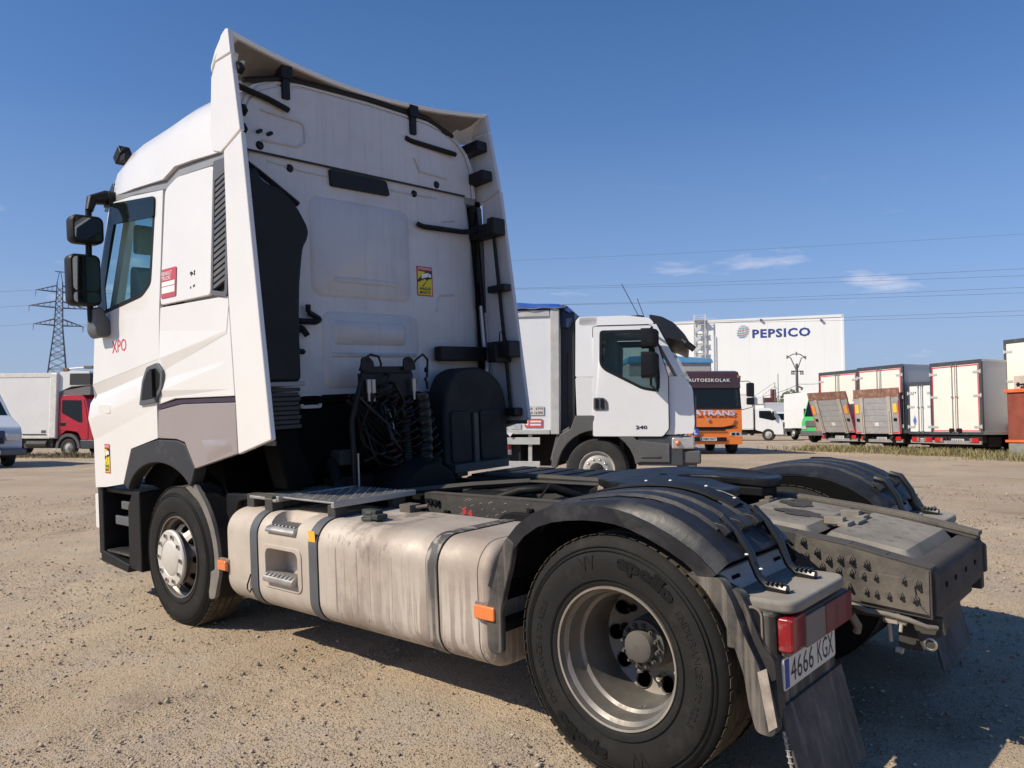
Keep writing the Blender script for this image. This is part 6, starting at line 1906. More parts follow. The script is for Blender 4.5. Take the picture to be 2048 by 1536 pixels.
    mb = MB(); mb.prism([(-.62, 1.02), (-.42, 1.14), (-.40, 1.05), (-.55, .92), (-.66, .60), (-.72, .62)], 'y', s * .85, s * 1.19); pt(mb, 'front_mudguard', grey_pl, WL, bevel=.01)
mb = MB()
put_text(mb, '240', lambda u, v, d: (.60 + u, -(HW + .022 + d), 1.10 + v), .17, .055, .02, .004)
pt(mb, 'lettering', black_ink, WL, label='small dark 240 badge on the lower door')
mb = MB(); mb.bx(1.44, 1.50, -1.0, 1.0, 1.1, 1.62); mb.bx(1.20, 1.50, -1.13, 1.13, .50, .80); mb.bx(1.12, 1.56, -1.16, 1.16, .58, .78)
pt(mb, 'bumper', grey_pl, WL, bevel=.03)
mb = MB(); mb.prism(rpoly([(.80, 2.86), (1.0, 2.82), (1.18, 2.72), (1.34, 2.54), (1.42, 2.40), (1.39, 2.36), (1.24, 2.44), (1.10, 2.48), (.98, 2.47), (.86, 2.68)], .04), 'y', -1.12, 1.12); pt(mb, 'sun_visor', M('black_smoked_visor', (.012, .013, .017), .4), WL, bevel=.02)
mb = MB(); mb.tube([(1.30, -1.10, 2.46), (1.36, -1.14, 2.40), (1.48, -1.14, 2.30)], [.02, .05, .05], 8); pt(mb, 'front_mirror', blackp, WL)
mb = MB(); mb.tube([(.66, -.5, 2.84), (.35, -.5, 3.45)], .006, 5); pt(mb, 'aerial', blackp, WL)
mb = MB(); mb.tube([(.74, .4, 2.82), (.55, .4, 3.35)], .006, 5); pt(mb, 'aerial', blackp, WL)
mb = MB(); mb.lathe([(.001, .06), (.10, .05), (.12, .0)], (.62, -.95, 2.81), 'z', 12); pt(mb, 'roof_marker', blackp, WL)
for y in (-.55, .5):
    mb = MB(); mb.prism(rpoly([(.0, 1.7), (.12, 2.55), (.28, 2.55), (.26, 1.75), (.6, 1.7)], .06), 'y', y - .22, y + .22); pt(mb, 'seat', seat_m, WL, bevel=.05)
mb = MB(); mb.bx(.70, 1.25, -1.0, 1.0, 1.72, 1.92); pt(mb, 'dashboard', grey_pl, WL, bevel=.04)
# box
mb = MB(); mb.bx(-6.2, -.70, -1.19, 1.19, 1.07, 2.95); bxo = pt(mb, 'box', tarp_white, WL, bevel=.02)
mb = MB(); mb.bx(-.705, -.57, -1.225, -1.10, 1.02, 2.97); mb.bx(-.705, -.57, 1.10, 1.225, 1.02, 2.97); mb.bx(-.72, -.565, -1.1, 1.1, 1.02, 2.97); pt(mb, 'front_post', post_pale, bxo, bevel=.01)
mb = MB(); mb.bx(-.566, -.345, -1.09, 1.09, 1.04, 2.93); pt(mb, 'gap_filler', M('gap_filler_black', (.02, .021, .023), .5), bxo)  # added black block that makes the gap behind the cab dark
mb = MB(); mb.bx(-6.2, -.72, -1.215, -1.195, 2.86, 2.96); mb.bx(-6.2, -.72, -1.215, -1.195, 1.02, 1.09); mb.bx(-6.2, -.72, 1.195, 1.215, 2.86, 2.96); mb.bx(-6.2, -.72, 1.195, 1.215, 1.02, 1.09); pt(mb, 'side_rail', post_pale, bxo, bevel=.006)
for x in (-1.35, -1.9, -2.6):
    mb = MB(); mb.bx(x - .015, x + .015, -1.203, -1.191, 1.0, 2.9); mb.prism([(x - .05, 1.04), (x + .05, 1.04), (x, .98)], 'y', -1.225, -1.2); pt(mb, 'tension_strap', tarp_white, bxo)
rs = random.Random(2)
mb = MB()
rings = []
for x in [-6.25 + .25 * k for k in range(22)] + [-.80, -.62, -.48, -.40]:
    h = 3.11 + .025 * math.sin(x * 3) + .015 * rs.random() - (.09 if x > -.5 else 0) - (.05 if x > -.45 else 0)
    rings.append([(x, -1.235, 2.97 + .01 * rs.random()), (x, -1.22, h - .05), (x, -.9, h), (x, 0, h + .05), (x, .9, h), (x, 1.22, h - .05), (x, 1.235, 2.97)])
mb.loft(rings); pt(mb, 'roof_sheet', blue_tarp, bxo, smooth=60)
mb = MB(); mb.prism([(-.45, 3.03), (-.33, 2.86), (-.42, 2.66), (-.56, 2.70), (-.56, 3.05)], 'y', -1.15, 1.15); pt(mb, 'rolled_sheet_end', M('dark_blue_sheet', (.01, .025, .075), .5, var=.3), bxo, bevel=.03)
mb = MB()
for q in range(12): mb.tube([(-1.6 + .095 * q, -1.245, 2.985 + .012 * math.sin(q * 1.7)), (-1.6 + .095 * (q + 1), -1.245, 2.985 + .012 * math.sin((q + 1) * 1.7))], .008, 4)
pt(mb, 'lashing_rope', tan_dirty, bxo)
mb = MB(); mb.prism([(-1.14, 1.32), (-.815, 1.32), (-.815, 1.46), (-1.14, 1.46)], 'y', -1.206, -1.202); sg = pt(mb, 'weight_sign', plate_w2, bxo)
mb = MB(); put_text(mb, 'TARA   6.910', lambda u, v, d: (-1.12 + u, -1.2075 - d, 1.40 + v), .29, .04, .012); pt(mb, 'lettering', black_ink, sg)
mb = MB(); put_text(mb, 'M.M.A 16.000', lambda u, v, d: (-1.12 + u, -1.2075 - d, 1.335 + v), .29, .04, .012); pt(mb, 'lettering', black_ink, sg)
mb = MB(); mb.prism([(-1.12, 1.13), (-.84, 1.13), (-.84, 1.26), (-1.12, 1.26)], 'y', -1.206, -1.202); sg = pt(mb, 'red_label', M('faded_red_label', (.62, .10, .08), .6, var=.1), bxo)
mb = MB()
for z in (1.155, 1.205): mb.prism([(-1.03, z), (-.86, z), (-.86, z + .025), (-1.03, z + .025)], 'y', -1.2075, -1.2065)
mb.prism([(-1.10, 1.16), (-1.06, 1.16), (-1.06, 1.235), (-1.10, 1.235)], 'y', -1.2075, -1.2065); pt(mb, 'print_line', white_ink, sg)
mb = MB(); mb.prism([(-1.52, 1.10), (-1.18, 1.10), (-1.18, 1.19), (-1.52, 1.19)], 'y', -1.206, -1.203); pt(mb, 'faded_print', M('grey_faded_print', (.46, .47, .50), .6, var=.3, vscale=30), bxo)
mb = MB(); mb.bx(-6.1, .3, -.45, .45, .62, .98); mb.bx(-.58, -.30, -1.0, 1.0, .6, 1.7); mb.cyl((-.45, -1.05, 1.2), (-.45, -1.05, 2.3), .05, 8); mb.bx(-2.2, -1.2, -1.1, -.5, .5, .95); mb.bx(-2.6, -.7, -.5, .5, .5, 1.05); mb.bx(-2.2, -1.2, .5, 1.1, .5, .95)
pt(mb, 'underframe', under_m2, WL, bevel=.01)
mb = MB(); mb.cyl((-1.40, -1.14, .70), (-1.40, -1.14, .84), .06, 10); pt(mb, 'extinguisher_label', plate_w2, WL)
mb = MB(); mb.cyl((-1.40, -1.14, .78), (-1.40, -1.14, .85), .062, 10); pt(mb, 'extinguisher_top', sign_red, WL)
mb = MB(); mb.prism([(-.55, 1.55), (-.52, 1.9), (-.33, 1.93), (-.45, 1.75)], 'y', -.95, -.9); mb.lathe([(.02, 0), (.05, .01), (.05, .03), (.01, .04)], (-.48, -1.0, 1.2), 'z', 10); pt(mb, 'bracket', grey_pl, WL)

# ---------------------------------------------------------------- orange driving-school lorry
OX, OY = at(1418, 27.7), 27.9
OL = thing('lorry', 'orange driving-school lorry with dark maroon visor band and white AUTOESKOLAK lettering, seen from the front', 'lorry', (OX, OY, gz(OX, OY)), R(-92))
def lw(x, y, z):
    k = max(0, z - 1.55)
    return (x - .10 * k - .05 * (y / 1.2) ** 2, y * (1 - .035 * k), z)
mb = MB(); mb.prism(rpoly([(-1.6, .85), (-1.6, 2.86), (-.45, 2.88), (-.12, 2.78), (0, 2.4), (0, 2.4), (0, 2.30), (-.7, 2.30), (-.7, 1.62), (0, 1.62), (.02, .80), (-.3, .80)], .02), 'y', -1.18, 1.18, lw)
pt(mb, 'cab', orange_p, OL, bevel=.03)
mb = MB(); mb.prism(rpoly([(-1.5, 2.80), (-.5, 2.93), (-.1, 2.86), (.045, 2.6), (.05, 2.28), (0, 2.28), (-.2, 2.7), (-1.5, 2.74)], .04), 'y', -1.19, 1.19, lw); vb = pt(mb, 'visor_band', maroon_p, OL, bevel=.03)
def ofn(y0, z0):
    return lambda u, v, d: lw(.055 + d, y0 + u, z0 + v)
mb = MB(); put_text(mb, 'AUTOESKOLAK', ofn(-.67, 2.50), 1.50, .115, .008, 0, 1.12); pt(mb, 'lettering', white_ink, vb, label='wide white AUTOESKOLAK lettering')
mb = MB(); mb.prism(rrect(-1.10, 1.10, 1.60, 2.30, .06), 'x', -.03, .0, lw); pt(mb, 'windscreen', dark_glass, OL)
mb = MB(); mb.holed(rrect(-1.17, 1.17, 1.56, 2.36, .06), [rrect(-1.08, 1.08, 1.64, 2.28, .06)], 'x', .0, .012, lw); pt(mb, 'window_frame', blackp, OL)
mb = MB(); mb.prism(rpoly([(-1.0, .98), (1.0, .98), (.75, .86), (-.75, .86)], .03), 'x', .02, .035, lw); pt(mb, 'grille', blackp, OL)
mb = MB(); mb.prism(rpoly([(-.95, 1.24), (.95, 1.24), (.85, 1.0), (.5, .93), (-.5, .93), (-.85, 1.0)], .06), 'x', .02, .05, lw); pt(mb, 'bonnet_panel', orange_p, OL, bevel=.015)
mb = MB(); mb.prism(rrect(-1.16, 1.16, .60, .86, .05), 'x', -.3, .06, lw); mb.prism(rpoly([(-1.16, .34), (1.16, .34), (1.18, .62), (-1.18, .62)], .04), 'x', -.3, .09, lw); bu = pt(mb, 'bumper', orange_p, OL, bevel=.025)
mb = MB(); mb.prism(rrect(-.62, .62, .44, .58, .02), 'x', .091, .10, lw); mb.prism(rrect(-.6, .6, .80, .855, .02), 'x', .061, .07, lw); pt(mb, 'air_slot', blackp, bu)
for s in (1, -1):
    mb = MB(); mb.prism(rpoly([(s * .72, .63), (s * 1.15, .61), (s * 1.14, .75), (s * .78, .76)], .03), 'x', .04, .075, lw); hl = pt(mb, 'headlight', lamp_clear, bu, bevel=.01)
    mb = MB(); mb.prism(rrect(min(s * .80, s * .92), max(s * .80, s * .92), .65, .74, .03), 'x', .0755, .08, lw); mb.prism(rrect(min(s * .96, s * 1.06), max(s * .96, s * 1.06), .65, .74, .03), 'x', .0755, .08, lw); pt(mb, 'lamp_reflector', blackp, hl)
    mb = MB(); mb.tube([(-.15, s * 1.14, 2.52), (.02, s * 1.40, 2.52), (.05, s * 1.52, 2.44), (.05, s * 1.52, 1.62), (-.1, s * 1.16, 1.52)], .015, 6); am = pt(mb, 'mirror_arm', blackp, OL)
    for z0, z1 in ((1.98, 2.46), (1.70, 1.95)):
        mb = MB(); mb.prism(rrect(s * 1.46 - .13, s * 1.46 + .13, z0, z1, .05), 'x', -.02, .1); pt(mb, 'mirror_housing', blackp, am, bevel=.03)
    mb = MB(); mb.tube([(-.2, s * 1.12, 2.55), (-.2, s * 1.13, 2.72)], .07, 10); pt(mb, 'roof_lamp', M('brown_lamp', (.22, .13, .10), .5), OL)
    lorry_wheel(OL, -.95, s * 1.15, s)
    lorry_wheel(OL, -4.6, s * 1.15, s)
mb = MB(); mb.prism(rrect(-.28, .28, .46, .58, .01), 'x', .101, .106, lw); npl = pt(mb, 'number_plate', plate_w2, bu)
mb = MB(); mb.prism([(-.275, .465), (-.22, .465), (-.22, .575), (-.275, .575)], 'x', .1065, .107, lw); pt(mb, 'blue_band', plate_b, npl)
mb = MB(); put_text(mb, '2089 DHT', lambda u, v, d: lw(.1072, -.20 + u, .482 + v), .45, .08, .02); pt(mb, 'lettering', black_ink, npl)
mb = MB(); mb.bx(.09, .10, -.56, -.34, .64, .88); ls = pt(mb, 'learner_plate', blue_sign, OL)
mb = MB(); put_text(mb, 'L', lambda u, v, d: (.102, -.49 + u, .685 + v), .10, .15, .04); pt(mb, 'lettering', white_ink, ls)
mb = MB(); put_text(mb, 'KATRANS', lambda u, v, d: lw(.03 + d, -.72 + u, 1.33 + v), 1.66, .19, .035); pt(mb, 'lettering', M('pale_lilac_ink', (.68, .62, .70), .5), OL, label='pale KATRANS lettering outlined in red and blue')
mb = MB(); put_text(mb, 'KATRANS', lambda u, v, d: lw(.026, -.735 + u, 1.315 + v), 1.68, .19, .06); pt(mb, 'lettering', M('blue_red_shadow', (.30, .06, .14), .5, var=.5, vscale=8), OL)
mb = MB(); mb.prism([(0, 1.27), (.06, 1.19), (0, 1.11), (-.06, 1.19)], 'x', .04, .075, lw); mb.prism([(0, 1.23), (.035, 1.19), (0, 1.15), (-.035, 1.19)], 'x', .0755, .08, lw); pt(mb, 'emblem', chrome, OL)
mb = MB(); mb.bx(-7.0, -.4, -.45, .45, .6, 1.0); mb.bx(-1.5, -.3, -1.1, 1.1, .35, .9); pt(mb, 'underframe', under_m2, OL)
mb = MB(); mb.bx(-7.2, -1.8, -1.2, 1.2, 1.05, 1.75); pt(mb, 'load_body', M('grey_low_body', (.22, .22, .22), .6, var=.1), OL, bevel=.02)

# ---------------------------------------------------------------- box trailer with pale blue top behind it
TX = at(1286, 33.5)
BT = thing('box_trailer', 'grey-white box trailer with pale blue roof sheet, rising behind the orange lorry', 'trailer', (TX, 36, gz(TX, 36)), R(-90))
mb = MB(); mb.bx(0, 7, -1.25, 1.75, .9, 3.30); b_ = pt(mb, 'box', M('grey_white_sheet', (.50, .47, .45), .6, var=.12, dust=.2), BT, bevel=.04)
mb = MB(); mb.prism(rpoly([(-1.3, 3.25), (1.82, 3.25), (1.75, 3.40), (.2, 3.52), (-1.25, 3.48)], .05), 'x', -.05, 7.06); pt(mb, 'roof_sheet', pale_blue, BT, bevel=.03)
for s in (1, -1):
    lorry_wheel(BT, 1.2, s * 1.15 + .25, s); lorry_wheel(BT, 5.4, s * 1.15 + .25, s)
mb = MB(); mb.bx(.2, 6.8, -.4, .9, .5, .95); pt(mb, 'underframe', under_m2, BT)

# ---------------------------------------------------------------- box lorries in a row, rear doors towards us (x forward = away)
HEAD = R(19)
def box_lorry(rx, ry, L_, W_, z0, z1, label, doors=box_cream, side=box_shade_grey, edge=red_tape, cat='box lorry', group=None, wheels=True, handles=True):
    """(rx, ry): ground point under the right rear corner; the box runs forward along HEAD"""
    hx, hy = math.cos(HEAD), math.sin(HEAD)
    cx, cy = rx - hy * W_ / 2 , ry + hx * W_ / 2
    t = thing('box_lorry', label, cat, (cx, cy, gz(cx, cy)), HEAD, group)
    h = W_ / 2
    mb = MB(); mb.bx(.03, L_, -h, h, z0, z1); bo = pt(mb, 'box', side, t, bevel=.02)
    mb = MB(); mb.holed([(-h - .01, z0 - .03), (h + .01, z0 - .03), (h + .01, z1 + .02), (-h - .01, z1 + .02)], [[(-h + .10, z0 + .07), (h - .10, z0 + .07), (h - .10, z1 - .13), (-h + .10, z1 - .13)]], 'x', -.03, .05); pt(mb, 'door_frame', frame_dark, t, bevel=.008)
    mb = MB(); mb.bx(.0, L_, -h - .012, -h + .02, z1 - .06, z1 + .015); mb.bx(.0, L_, -h - .012, -h + .02, z0 - .02, z0 + .10); pt(mb, 'side_rail', M('pale_grey_rail', (.50, .50, .50), .5, metal=.2), bo, bevel=.005)
    ds = []
    for s in (1, -1):
        a, b = sorted((s * .015, s * (h - .10)))
        mb = MB(); mb.bx(-.03, .0, a, b, z0 + .07, z1 - .13); d = pt(mb, 'door', doors, t, bevel=.006); ds.append(d)
        if edge:
            mb = MB(); mb.bx(-.034, -.031, a + (.0 if s > 0 else .02), b - (.02 if s > 0 else 0), z1 - .185, z1 - .145); mb.bx(-.034, -.031, a + (.0 if s > 0 else .02), b - (.02 if s > 0 else 0), z0 + .09, z0 + .13)
            e0, e1 = sorted((s * (h - .145), s * (h - .105))); mb.bx(-.034, -.031, e0, e1, z0 + .09, z1 - .145); pt(mb, 'red_edging', edge, d)
        mb = MB(); mb.cyl((-.055, s * .10, z0 + .02), (-.055, s * .10, z1 - .08), .015, 8); mb.bx(-.07, -.03, s * .10 - .04, s * .10 + .04, z0 + .05, z0 + .10); mb.bx(-.07, -.03, s * .10 - .03, s * .10 + .03, z1 - .16, z1 - .12); mb.bx(-.08, -.03, *sorted((s * .06, s * .14)), (z0 + z1) / 2, (z0 + z1) / 2 + .05); pt(mb, 'lock_bar', steel, d)
        if handles:
            mb = MB(); mb.prism(rrect(*sorted((s * .06, s * .26)), z0 + .06, z0 + .20, .04), 'x', -.08, -.035); pt(mb, 'door_handle', blackp, d, bevel=.008)
        h0 = None
        for z in (z0 + .25, (z0 + z1) / 2 + .05, z1 - .4):
            if h0 is None:
                mb = MB(); mb.bx(-.05, -.031, -.16, .16, -.04, .04); mb.cyl((-.04, s * .14, -.07), (-.04, s * .14, .07), .03, 8); h0 = pt(mb, 'hinge', post_pale, d, bevel=.004); h0.location = (0, s * (h - .16), z)
            else: share(h0, d, (0, s * (h - .16), z))
    mb = MB(); mb.bx(.1, L_ + .2, -.45, .45, z0 - .32, z0 - .02); mb.bx(.05, .25, -h + .1, h - .1, z0 - .30, z0 - .05); mb.bx(.4, 1.0, -h + .15, h - .15, z0 - .45, z0 - .1); pt(mb, 'underframe', under_m2, t, bevel=.01)
    mb = MB(); mb.bx(-.02, .05, -h + .08, h - .08, .34, .46); bm_ = pt(mb, 'bumper_bar', M('worn_alloy_bar', (.34, .33, .32), .5, metal=.3, dust=.3), t, bevel=.008)
    for yy in (-.46, .46):
        mb = MB(); mb.bx(.0, .06, yy - .04, yy + .04, .40, z0 - .1); pt(mb, 'bumper_stay', under_m2, t)
    for s in (1, -1):
        mb = MB(); mb.bx(-.05, .04, *sorted((s * (h - .52), s * (h - .16))), z0 - .30, z0 - .14); tl_ = pt(mb, 'tail_light', M('tail_red', (.48, .02, .02), .3, coat=.4, dust=.1), t, bevel=.01)
        mb = MB(); mb.bx(-.056, -.051, *sorted((s * (h - .52), s * (h - .42))), z0 - .29, z0 - .15); pt(mb, 'reverse_lens', tan_dirty, tl_)
        if wheels:
            lorry_wheel(t, 1.9, s * (h - .06), s, .46)
            lorry_wheel(t, L_ + .4, s * (h - .06), s, .46)
    mb = MB(); mb.bx(-.015, -.005, -.30, .22, z0 - .28, z0 - .17); pp = pt(mb, 'number_plate', plate_w2, t)
    mb = MB()
    for k in range(6): mb.bx(-.019, -.016, .14 - .075 * k, .18 - .075 * k, z0 - .265, z0 - .19)
    pt(mb, 'plate_print', grey_pl, pp)
    # cab ahead of the box
    mb = MB(); mb.prism(rpoly([(L_ + .25, .8), (L_ + .25, 2.55), (L_ + 1.3, 2.6), (L_ + 1.75, 1.8), (L_ + 1.85, .5), (L_ + .9, .5)], .08), 'y', -h + .06, h - .06); cb_ = pt(mb, 'cab', cab_white2, t, bevel=.05)
    mb = MB(); mb.prism(rpoly([(L_ + .45, 1.75), (L_ + .45, 2.35), (L_ + 1.2, 2.35), (L_ + 1.5, 1.75)], .05), 'y', -h + .045, h - .045); pt(mb, 'side_window', dark_glass, cb_)
    return t, ds
def tail_lift(parent, W_, z0, height, tilt, flag, label=None):
    """folded loading platform: an alloy plate with two ribs, slat joints and a rusty top edge"""
    h = W_ / 2
    rot = Matrix.Rotation(R(tilt), 4, 'Y')
    base = bpy.data.objects.new('tail_lift', None); COL.objects.link(base); base.parent = parent
    base.location = (-.13, 0, z0 - .12); base.rotation_euler = (0, R(-tilt), 0)
    mb = MB(); mb.bx(-.05, .02, -h + .02, h - .02, 0, height * .80)
    pl = pt(mb, 'platform', lift_m, base, bevel=.006)
    mb = MB(); mb.prism([(-.05, height * .80), (.02, height * .80), (.0, height), (-.035, height + .01)], 'y', -h + .0, h - .0); pt(mb, 'top_edge', rust_m, base, bevel=.006)
    for k in range(6):
        mb = MB(); z = height * .80 * (k + .5) / 6
        mb.bx(-.058, -.051, -h * .52, h * .50, z - height * .058, z + height * .058); pt(mb, 'plank', lift_m, base, bevel=.003)
    for s in (1, -1):
        mb = MB(); mb.bx(-.10, -.05, s * h * .60 - .09, s * h * .60 + .09, -.02, height * .82); mb.bx(-.13, -.1, s * h * .60 - .03, s * h * .60 + .03, .05, height * .5); pt(mb, 'rib', M('beige_rib', (.42, .38, .33), .6, var=.12, dust=.3), base, bevel=.008)
        mb = MB(); mb.bx(-.075, -.055, *sorted((s * (h - .30), s * (h - .10))), height * .46, height * .66); pt(mb, 'warning_flag', flag, base, bevel=.005)
        mb = MB(); mb.bx(-.07, -.05, *sorted((s * (h - .30), s * (h - .14))), height * .28, height * .345); pt(mb, 'slot', blackp, base)
        mb = MB(); mb.bx(-.056, -.04, *sorted((s * (h - .06), s * (h - .02))), 0, height * .72); pt(mb, 'red_edging', red_tape, base)
        mb = MB(); mb.prism([(-.05, -.1), (.1, .1), (.14, -.1), (.3, -.35), (.1, -.4), (-.1, -.2)], 'y', s * h * .60 - .06, s * h * .60 + .06); pt(mb, 'lift_arm', under_m2, base, bevel=.01)
    mb = MB(); mb.bx(-.056, -.05, -h + .1, h - .1, .03, .075); pt(mb, 'red_edging', red_tape, base)
    mb = MB(); mb.bx(-.062, -.059, -.12, .10, height * .17, height * .25); pt(mb, 'notice', plate_w2, base)
    return base
ROWG = 'box lorries parked in a row with their rear doors towards the yard'
tC, dC = box_lorry(16.05, 27.5, 6.0, 2.15, .70, 3.25, 'box lorry with shaded grey side and cream double doors edged in red and black door handles', group=ROWG)
mb = MB(); mb.bx(2.0, 2.5, -1.081, -1.077, 1.0, 1.25); pt(mb, 'vent', frame_dark, tC)
tB, dB = box_lorry(15.1, 31.06, 6.5, 2.4, .72, 3.36, 'box lorry with an upright rust-topped tail lift bearing yellow flags before its cream doors', group=ROWG)
tail_lift(tB, 2.4, .80, 1.78, 3.5, yellow_flag)
tA, dA = box_lorry(14.7, 34.2, 6.5, 2.4, .74, 3.38, 'box lorry with a leaning rust-topped tail lift bearing orange flags, farthest of the row', edge=red_tape, group=ROWG)
tail_lift(tA, 2.4, .85, 1.82, 17, orange_flag)
# small refrigerated lorry with a single white rear door, between the two
tS, dS = box_lorry(15.63, 29.78, 3.6, 1.25, .70, 2.62, 'small low box lorry with white rear door and blue diamond sticker between taller boxes', doors=box_white, side=box_white, edge=None, group=ROWG, handles=False)
mb = MB()
for k in range(3): mb.bx(-.036, -.031, .42 - .10 * k, .47 - .10 * k, 2.22, 2.28)
pt(mb, 'vent_hole', frame_dark, dS[0])
mb = MB(); mb.prism([(.30, 1.42), (.40, 1.18), (.30, .92), (.20, 1.18)], 'x', -.036, -.032); sk = pt(mb, 'diamond_sticker', M('sticker_ochre', (.55, .40, .22), .5), dS[0])
mb = MB(); mb.prism([(.30, 1.36), (.38, 1.18), (.30, .99), (.22, 1.18)], 'x', -.038, -.0365); pt(mb, 'blue_print', M('sticker_blue', (.06, .18, .62), .5, var=.3, vscale=20), sk)
# tall pale box at the right edge, and the rusty orange skip in front of it
hx, hy = math.cos(HEAD), math.sin(HEAD)
tD, dD = box_lorry(17.95, 25.6, 6.0, 2.5, 1.0, 3.95, 'tallest cream-doored box lorry in dark frame, cut off behind the rusty orange skip', edge=None, group=ROWG, handles=False)
sx_, sy_ = 15.85, 23.9
SK = thing('skip', 'rusty orange steel skip with bright orange rims standing on a grey stained base', 'skip', (sx_, sy_, gz(sx_, sy_)), HEAD)
mb = MB(); mb.bx(0, 3.0, -1.1, 1.3, .55, 2.02); pt(mb, 'skip_body', skip_m, SK, bevel=.02)
mb = MB(); mb.bx(-.06, 3.06, -1.16, 1.36, 2.02, 2.13); mb.bx(-.06, 3.06, -1.16, 1.36, .48, .56); pt(mb, 'rim', skip_rim, SK, bevel=.012)
mb = MB(); mb.bx(-.02, 3.0, -1.1, 1.28, .06, .48); pt(mb, 'base', M('stained_grey_base', (.21, .20, .18), .85, var=.25, vscale=4, dust=.4, dcol=(.30, .27, .22)), SK, bevel=.02)
mb = MB(); mb.bx(.25, 3.0, -1.0, 1.25, 2.135, 2.55); pt(mb, 'load_plate', beige_rust, SK, bevel=.02)
mb = MB(); mb.cyl((.10, .75, 2.13), (.10, .75, 2.26), .05, 8); mb.bx(.06, .14, .45, 1.02, 2.24, 2.29); mb.cyl((.1, .98, 2.2), (.1, .98, 2.33), .04, 8); pt(mb, 'valve', blackp, SK)
mb = MB()
for y in (-.9, 1.1): mb.bx(.1, .3, y - .12, y + .12, 0, .06)
pt(mb, 'foot', under_m2, SK)

# ---------------------------------------------------------------- vehicles far down the yard
def simple_lorry(X, Y, head, label, cabcol, boxcol, L_=5, W_=2.3, z0=.85, z1=3.1, cabh=2.5, reefer=False, group=None, box=True, name='lorry'):
    t = thing(name, label, 'lorry', (X, Y, gz(X, Y)), head, group)
    h = W_ / 2
    if box:
        mb = MB(); mb.bx(-L_, -.35, -h, h, z0, z1); b_ = pt(mb, 'box', boxcol, t, bevel=.03)
        mb = MB()
        for s in (1, -1): mb.bx(-L_, -.33, *sorted((s * h, s * (h + .015))), z0 - .03, z0 + .08); mb.bx(-L_, -.33, *sorted((s * h, s * (h + .015))), z1 - .08, z1 + .02); mb.bx(-.40, -.33, *sorted((s * (h - .06), s * (h + .015))), z0, z1)
        pt(mb, 'box_trim', M('pale_trim', (.62, .61, .58), .5, var=.05), b_, bevel=.006)
    mb = MB(); mb.prism(rpoly([(-.2, .75), (-.2, cabh - .1), (.0, cabh), (.75, cabh), (1.0, cabh - .12), (1.45, 1.55), (1.62, 1.25), (1.68, .45), (.9, .45)], .06), 'y', -h + .06, h - .06); cb_ = pt(mb, 'cab', cabcol, t, bevel=.05)
    mb = MB(); mb.prism([(1.06, cabh - .18), (1.075, cabh - .18), (1.47, 1.56), (1.455, 1.56)], 'y', -h + .15, h - .15); pt(mb, 'windscreen', dark_glass, cb_)
    for s in (1, -1):
        mb = MB(); mb.prism(rpoly([(.05, 1.62), (.05, cabh - .2), (.82, cabh - .2), (1.22, 1.50), (.95, 1.42)], .05), 'y', *sorted((s * (h - .06), s * (h - .045)))); pt(mb, 'side_window', dark_glass, cb_)
        mb = MB(); mb.bx(1.60, 1.70, *sorted((s * (h - .45), s * (h - .12))), .78, .98); pt(mb, 'headlight', lamp_clear, t, bevel=.02)
        mb = MB(); mb.bx(.95, 1.08, *sorted((s * (h + .05), s * (h + .25))), 1.6, 2.05); mb.bx(.98, 1.04, *sorted((s * (h - .1), s * (h + .1))), 2.0, 2.04); pt(mb, 'mirror', blackp, t, bevel=.02)
        lorry_wheel(t, .65, s * (h - .03), s, .42)
        if box: lorry_wheel(t, -L_ + 1.4, s * (h - .03), s, .42)
    mb = MB(); mb.bx(1.66, 1.72, -h + .4, h - .4, .95, 1.30); mb.bx(1.66, 1.76, -h + .06, h - .06, .42, .70); pt(mb, 'grille', grey_pl, t, bevel=.02)
    if box:
        mb = MB(); mb.bx(-L_ + .2, .6, -.42, .42, .48, z0 - .02); mb.bx(-L_ + 2.4, -.8, -h + .15, -.4, .4, .78); pt(mb, 'underframe', under_m2, t)
    if reefer:
        mb = MB(); mb.bx(-.33, .35, -h + .25, h - .25, z1 - .75, z1 - .12); pt(mb, 'cooling_unit', box_white, t, bevel=.06)
        mb = MB(); mb.bx(.351, .37, -h + .35, h - .35, z1 - .62, z1 - .25); pt(mb, 'cooling_grille', blackp, t)
    return t
simple_lorry(at(1553, 80), 80, R(-82), 'small white lorry facing us far down the yard beside a reefer box', cab_white2, box_white, 5, 2.3, .8, 3.3, 2.35)
simple_lorry(at(1518, 58), 58, R(-20), 'white refrigerated lorry with cooling unit, just beyond the orange lorry', cab_white2, box_white, 6, 2.4, .8, 3.3, 2.3, reefer=True)
FB = thing('box_trailer', 'plain white box trailer standing beyond the row beside the green lorry', 'trailer', (at(1598, 62), 62, gz(at(1598, 62), 62)), R(-86))
mb = MB(); mb.bx(0, 6, -1.2, 1.2, .85, 3.45); fb = pt(mb, 'box', box_white, FB, bevel=.03)
mb = MB(); mb.holed([(-1.22, .82), (1.22, .82), (1.22, 3.48), (-1.22, 3.48)], [[(-1.12, .95), (1.12, .95), (1.12, 3.36), (-1.12, 3.36)]], 'x', 6.0, 6.04); pt(mb, 'box_frame', M('pale_trim', (.6, .6, .6)), fb)
for s in (1, -1): lorry_wheel(FB, 1.4, s * 1.1, s, .45); lorry_wheel(FB, 4.8, s * 1.1, s, .45)
mb = MB(); mb.bx(.2, 5.8, -.4, .4, .4, .84); pt(mb, 'underframe', under_m2, FB)
GL = simple_lorry(at(1676, 48), 48.5, R(-150), 'bright green lorry cab with rusty flat chassis, half hidden by the leaning tail lift', green_p, box_white, 5, 2.3, cabh=2.75, box=False)
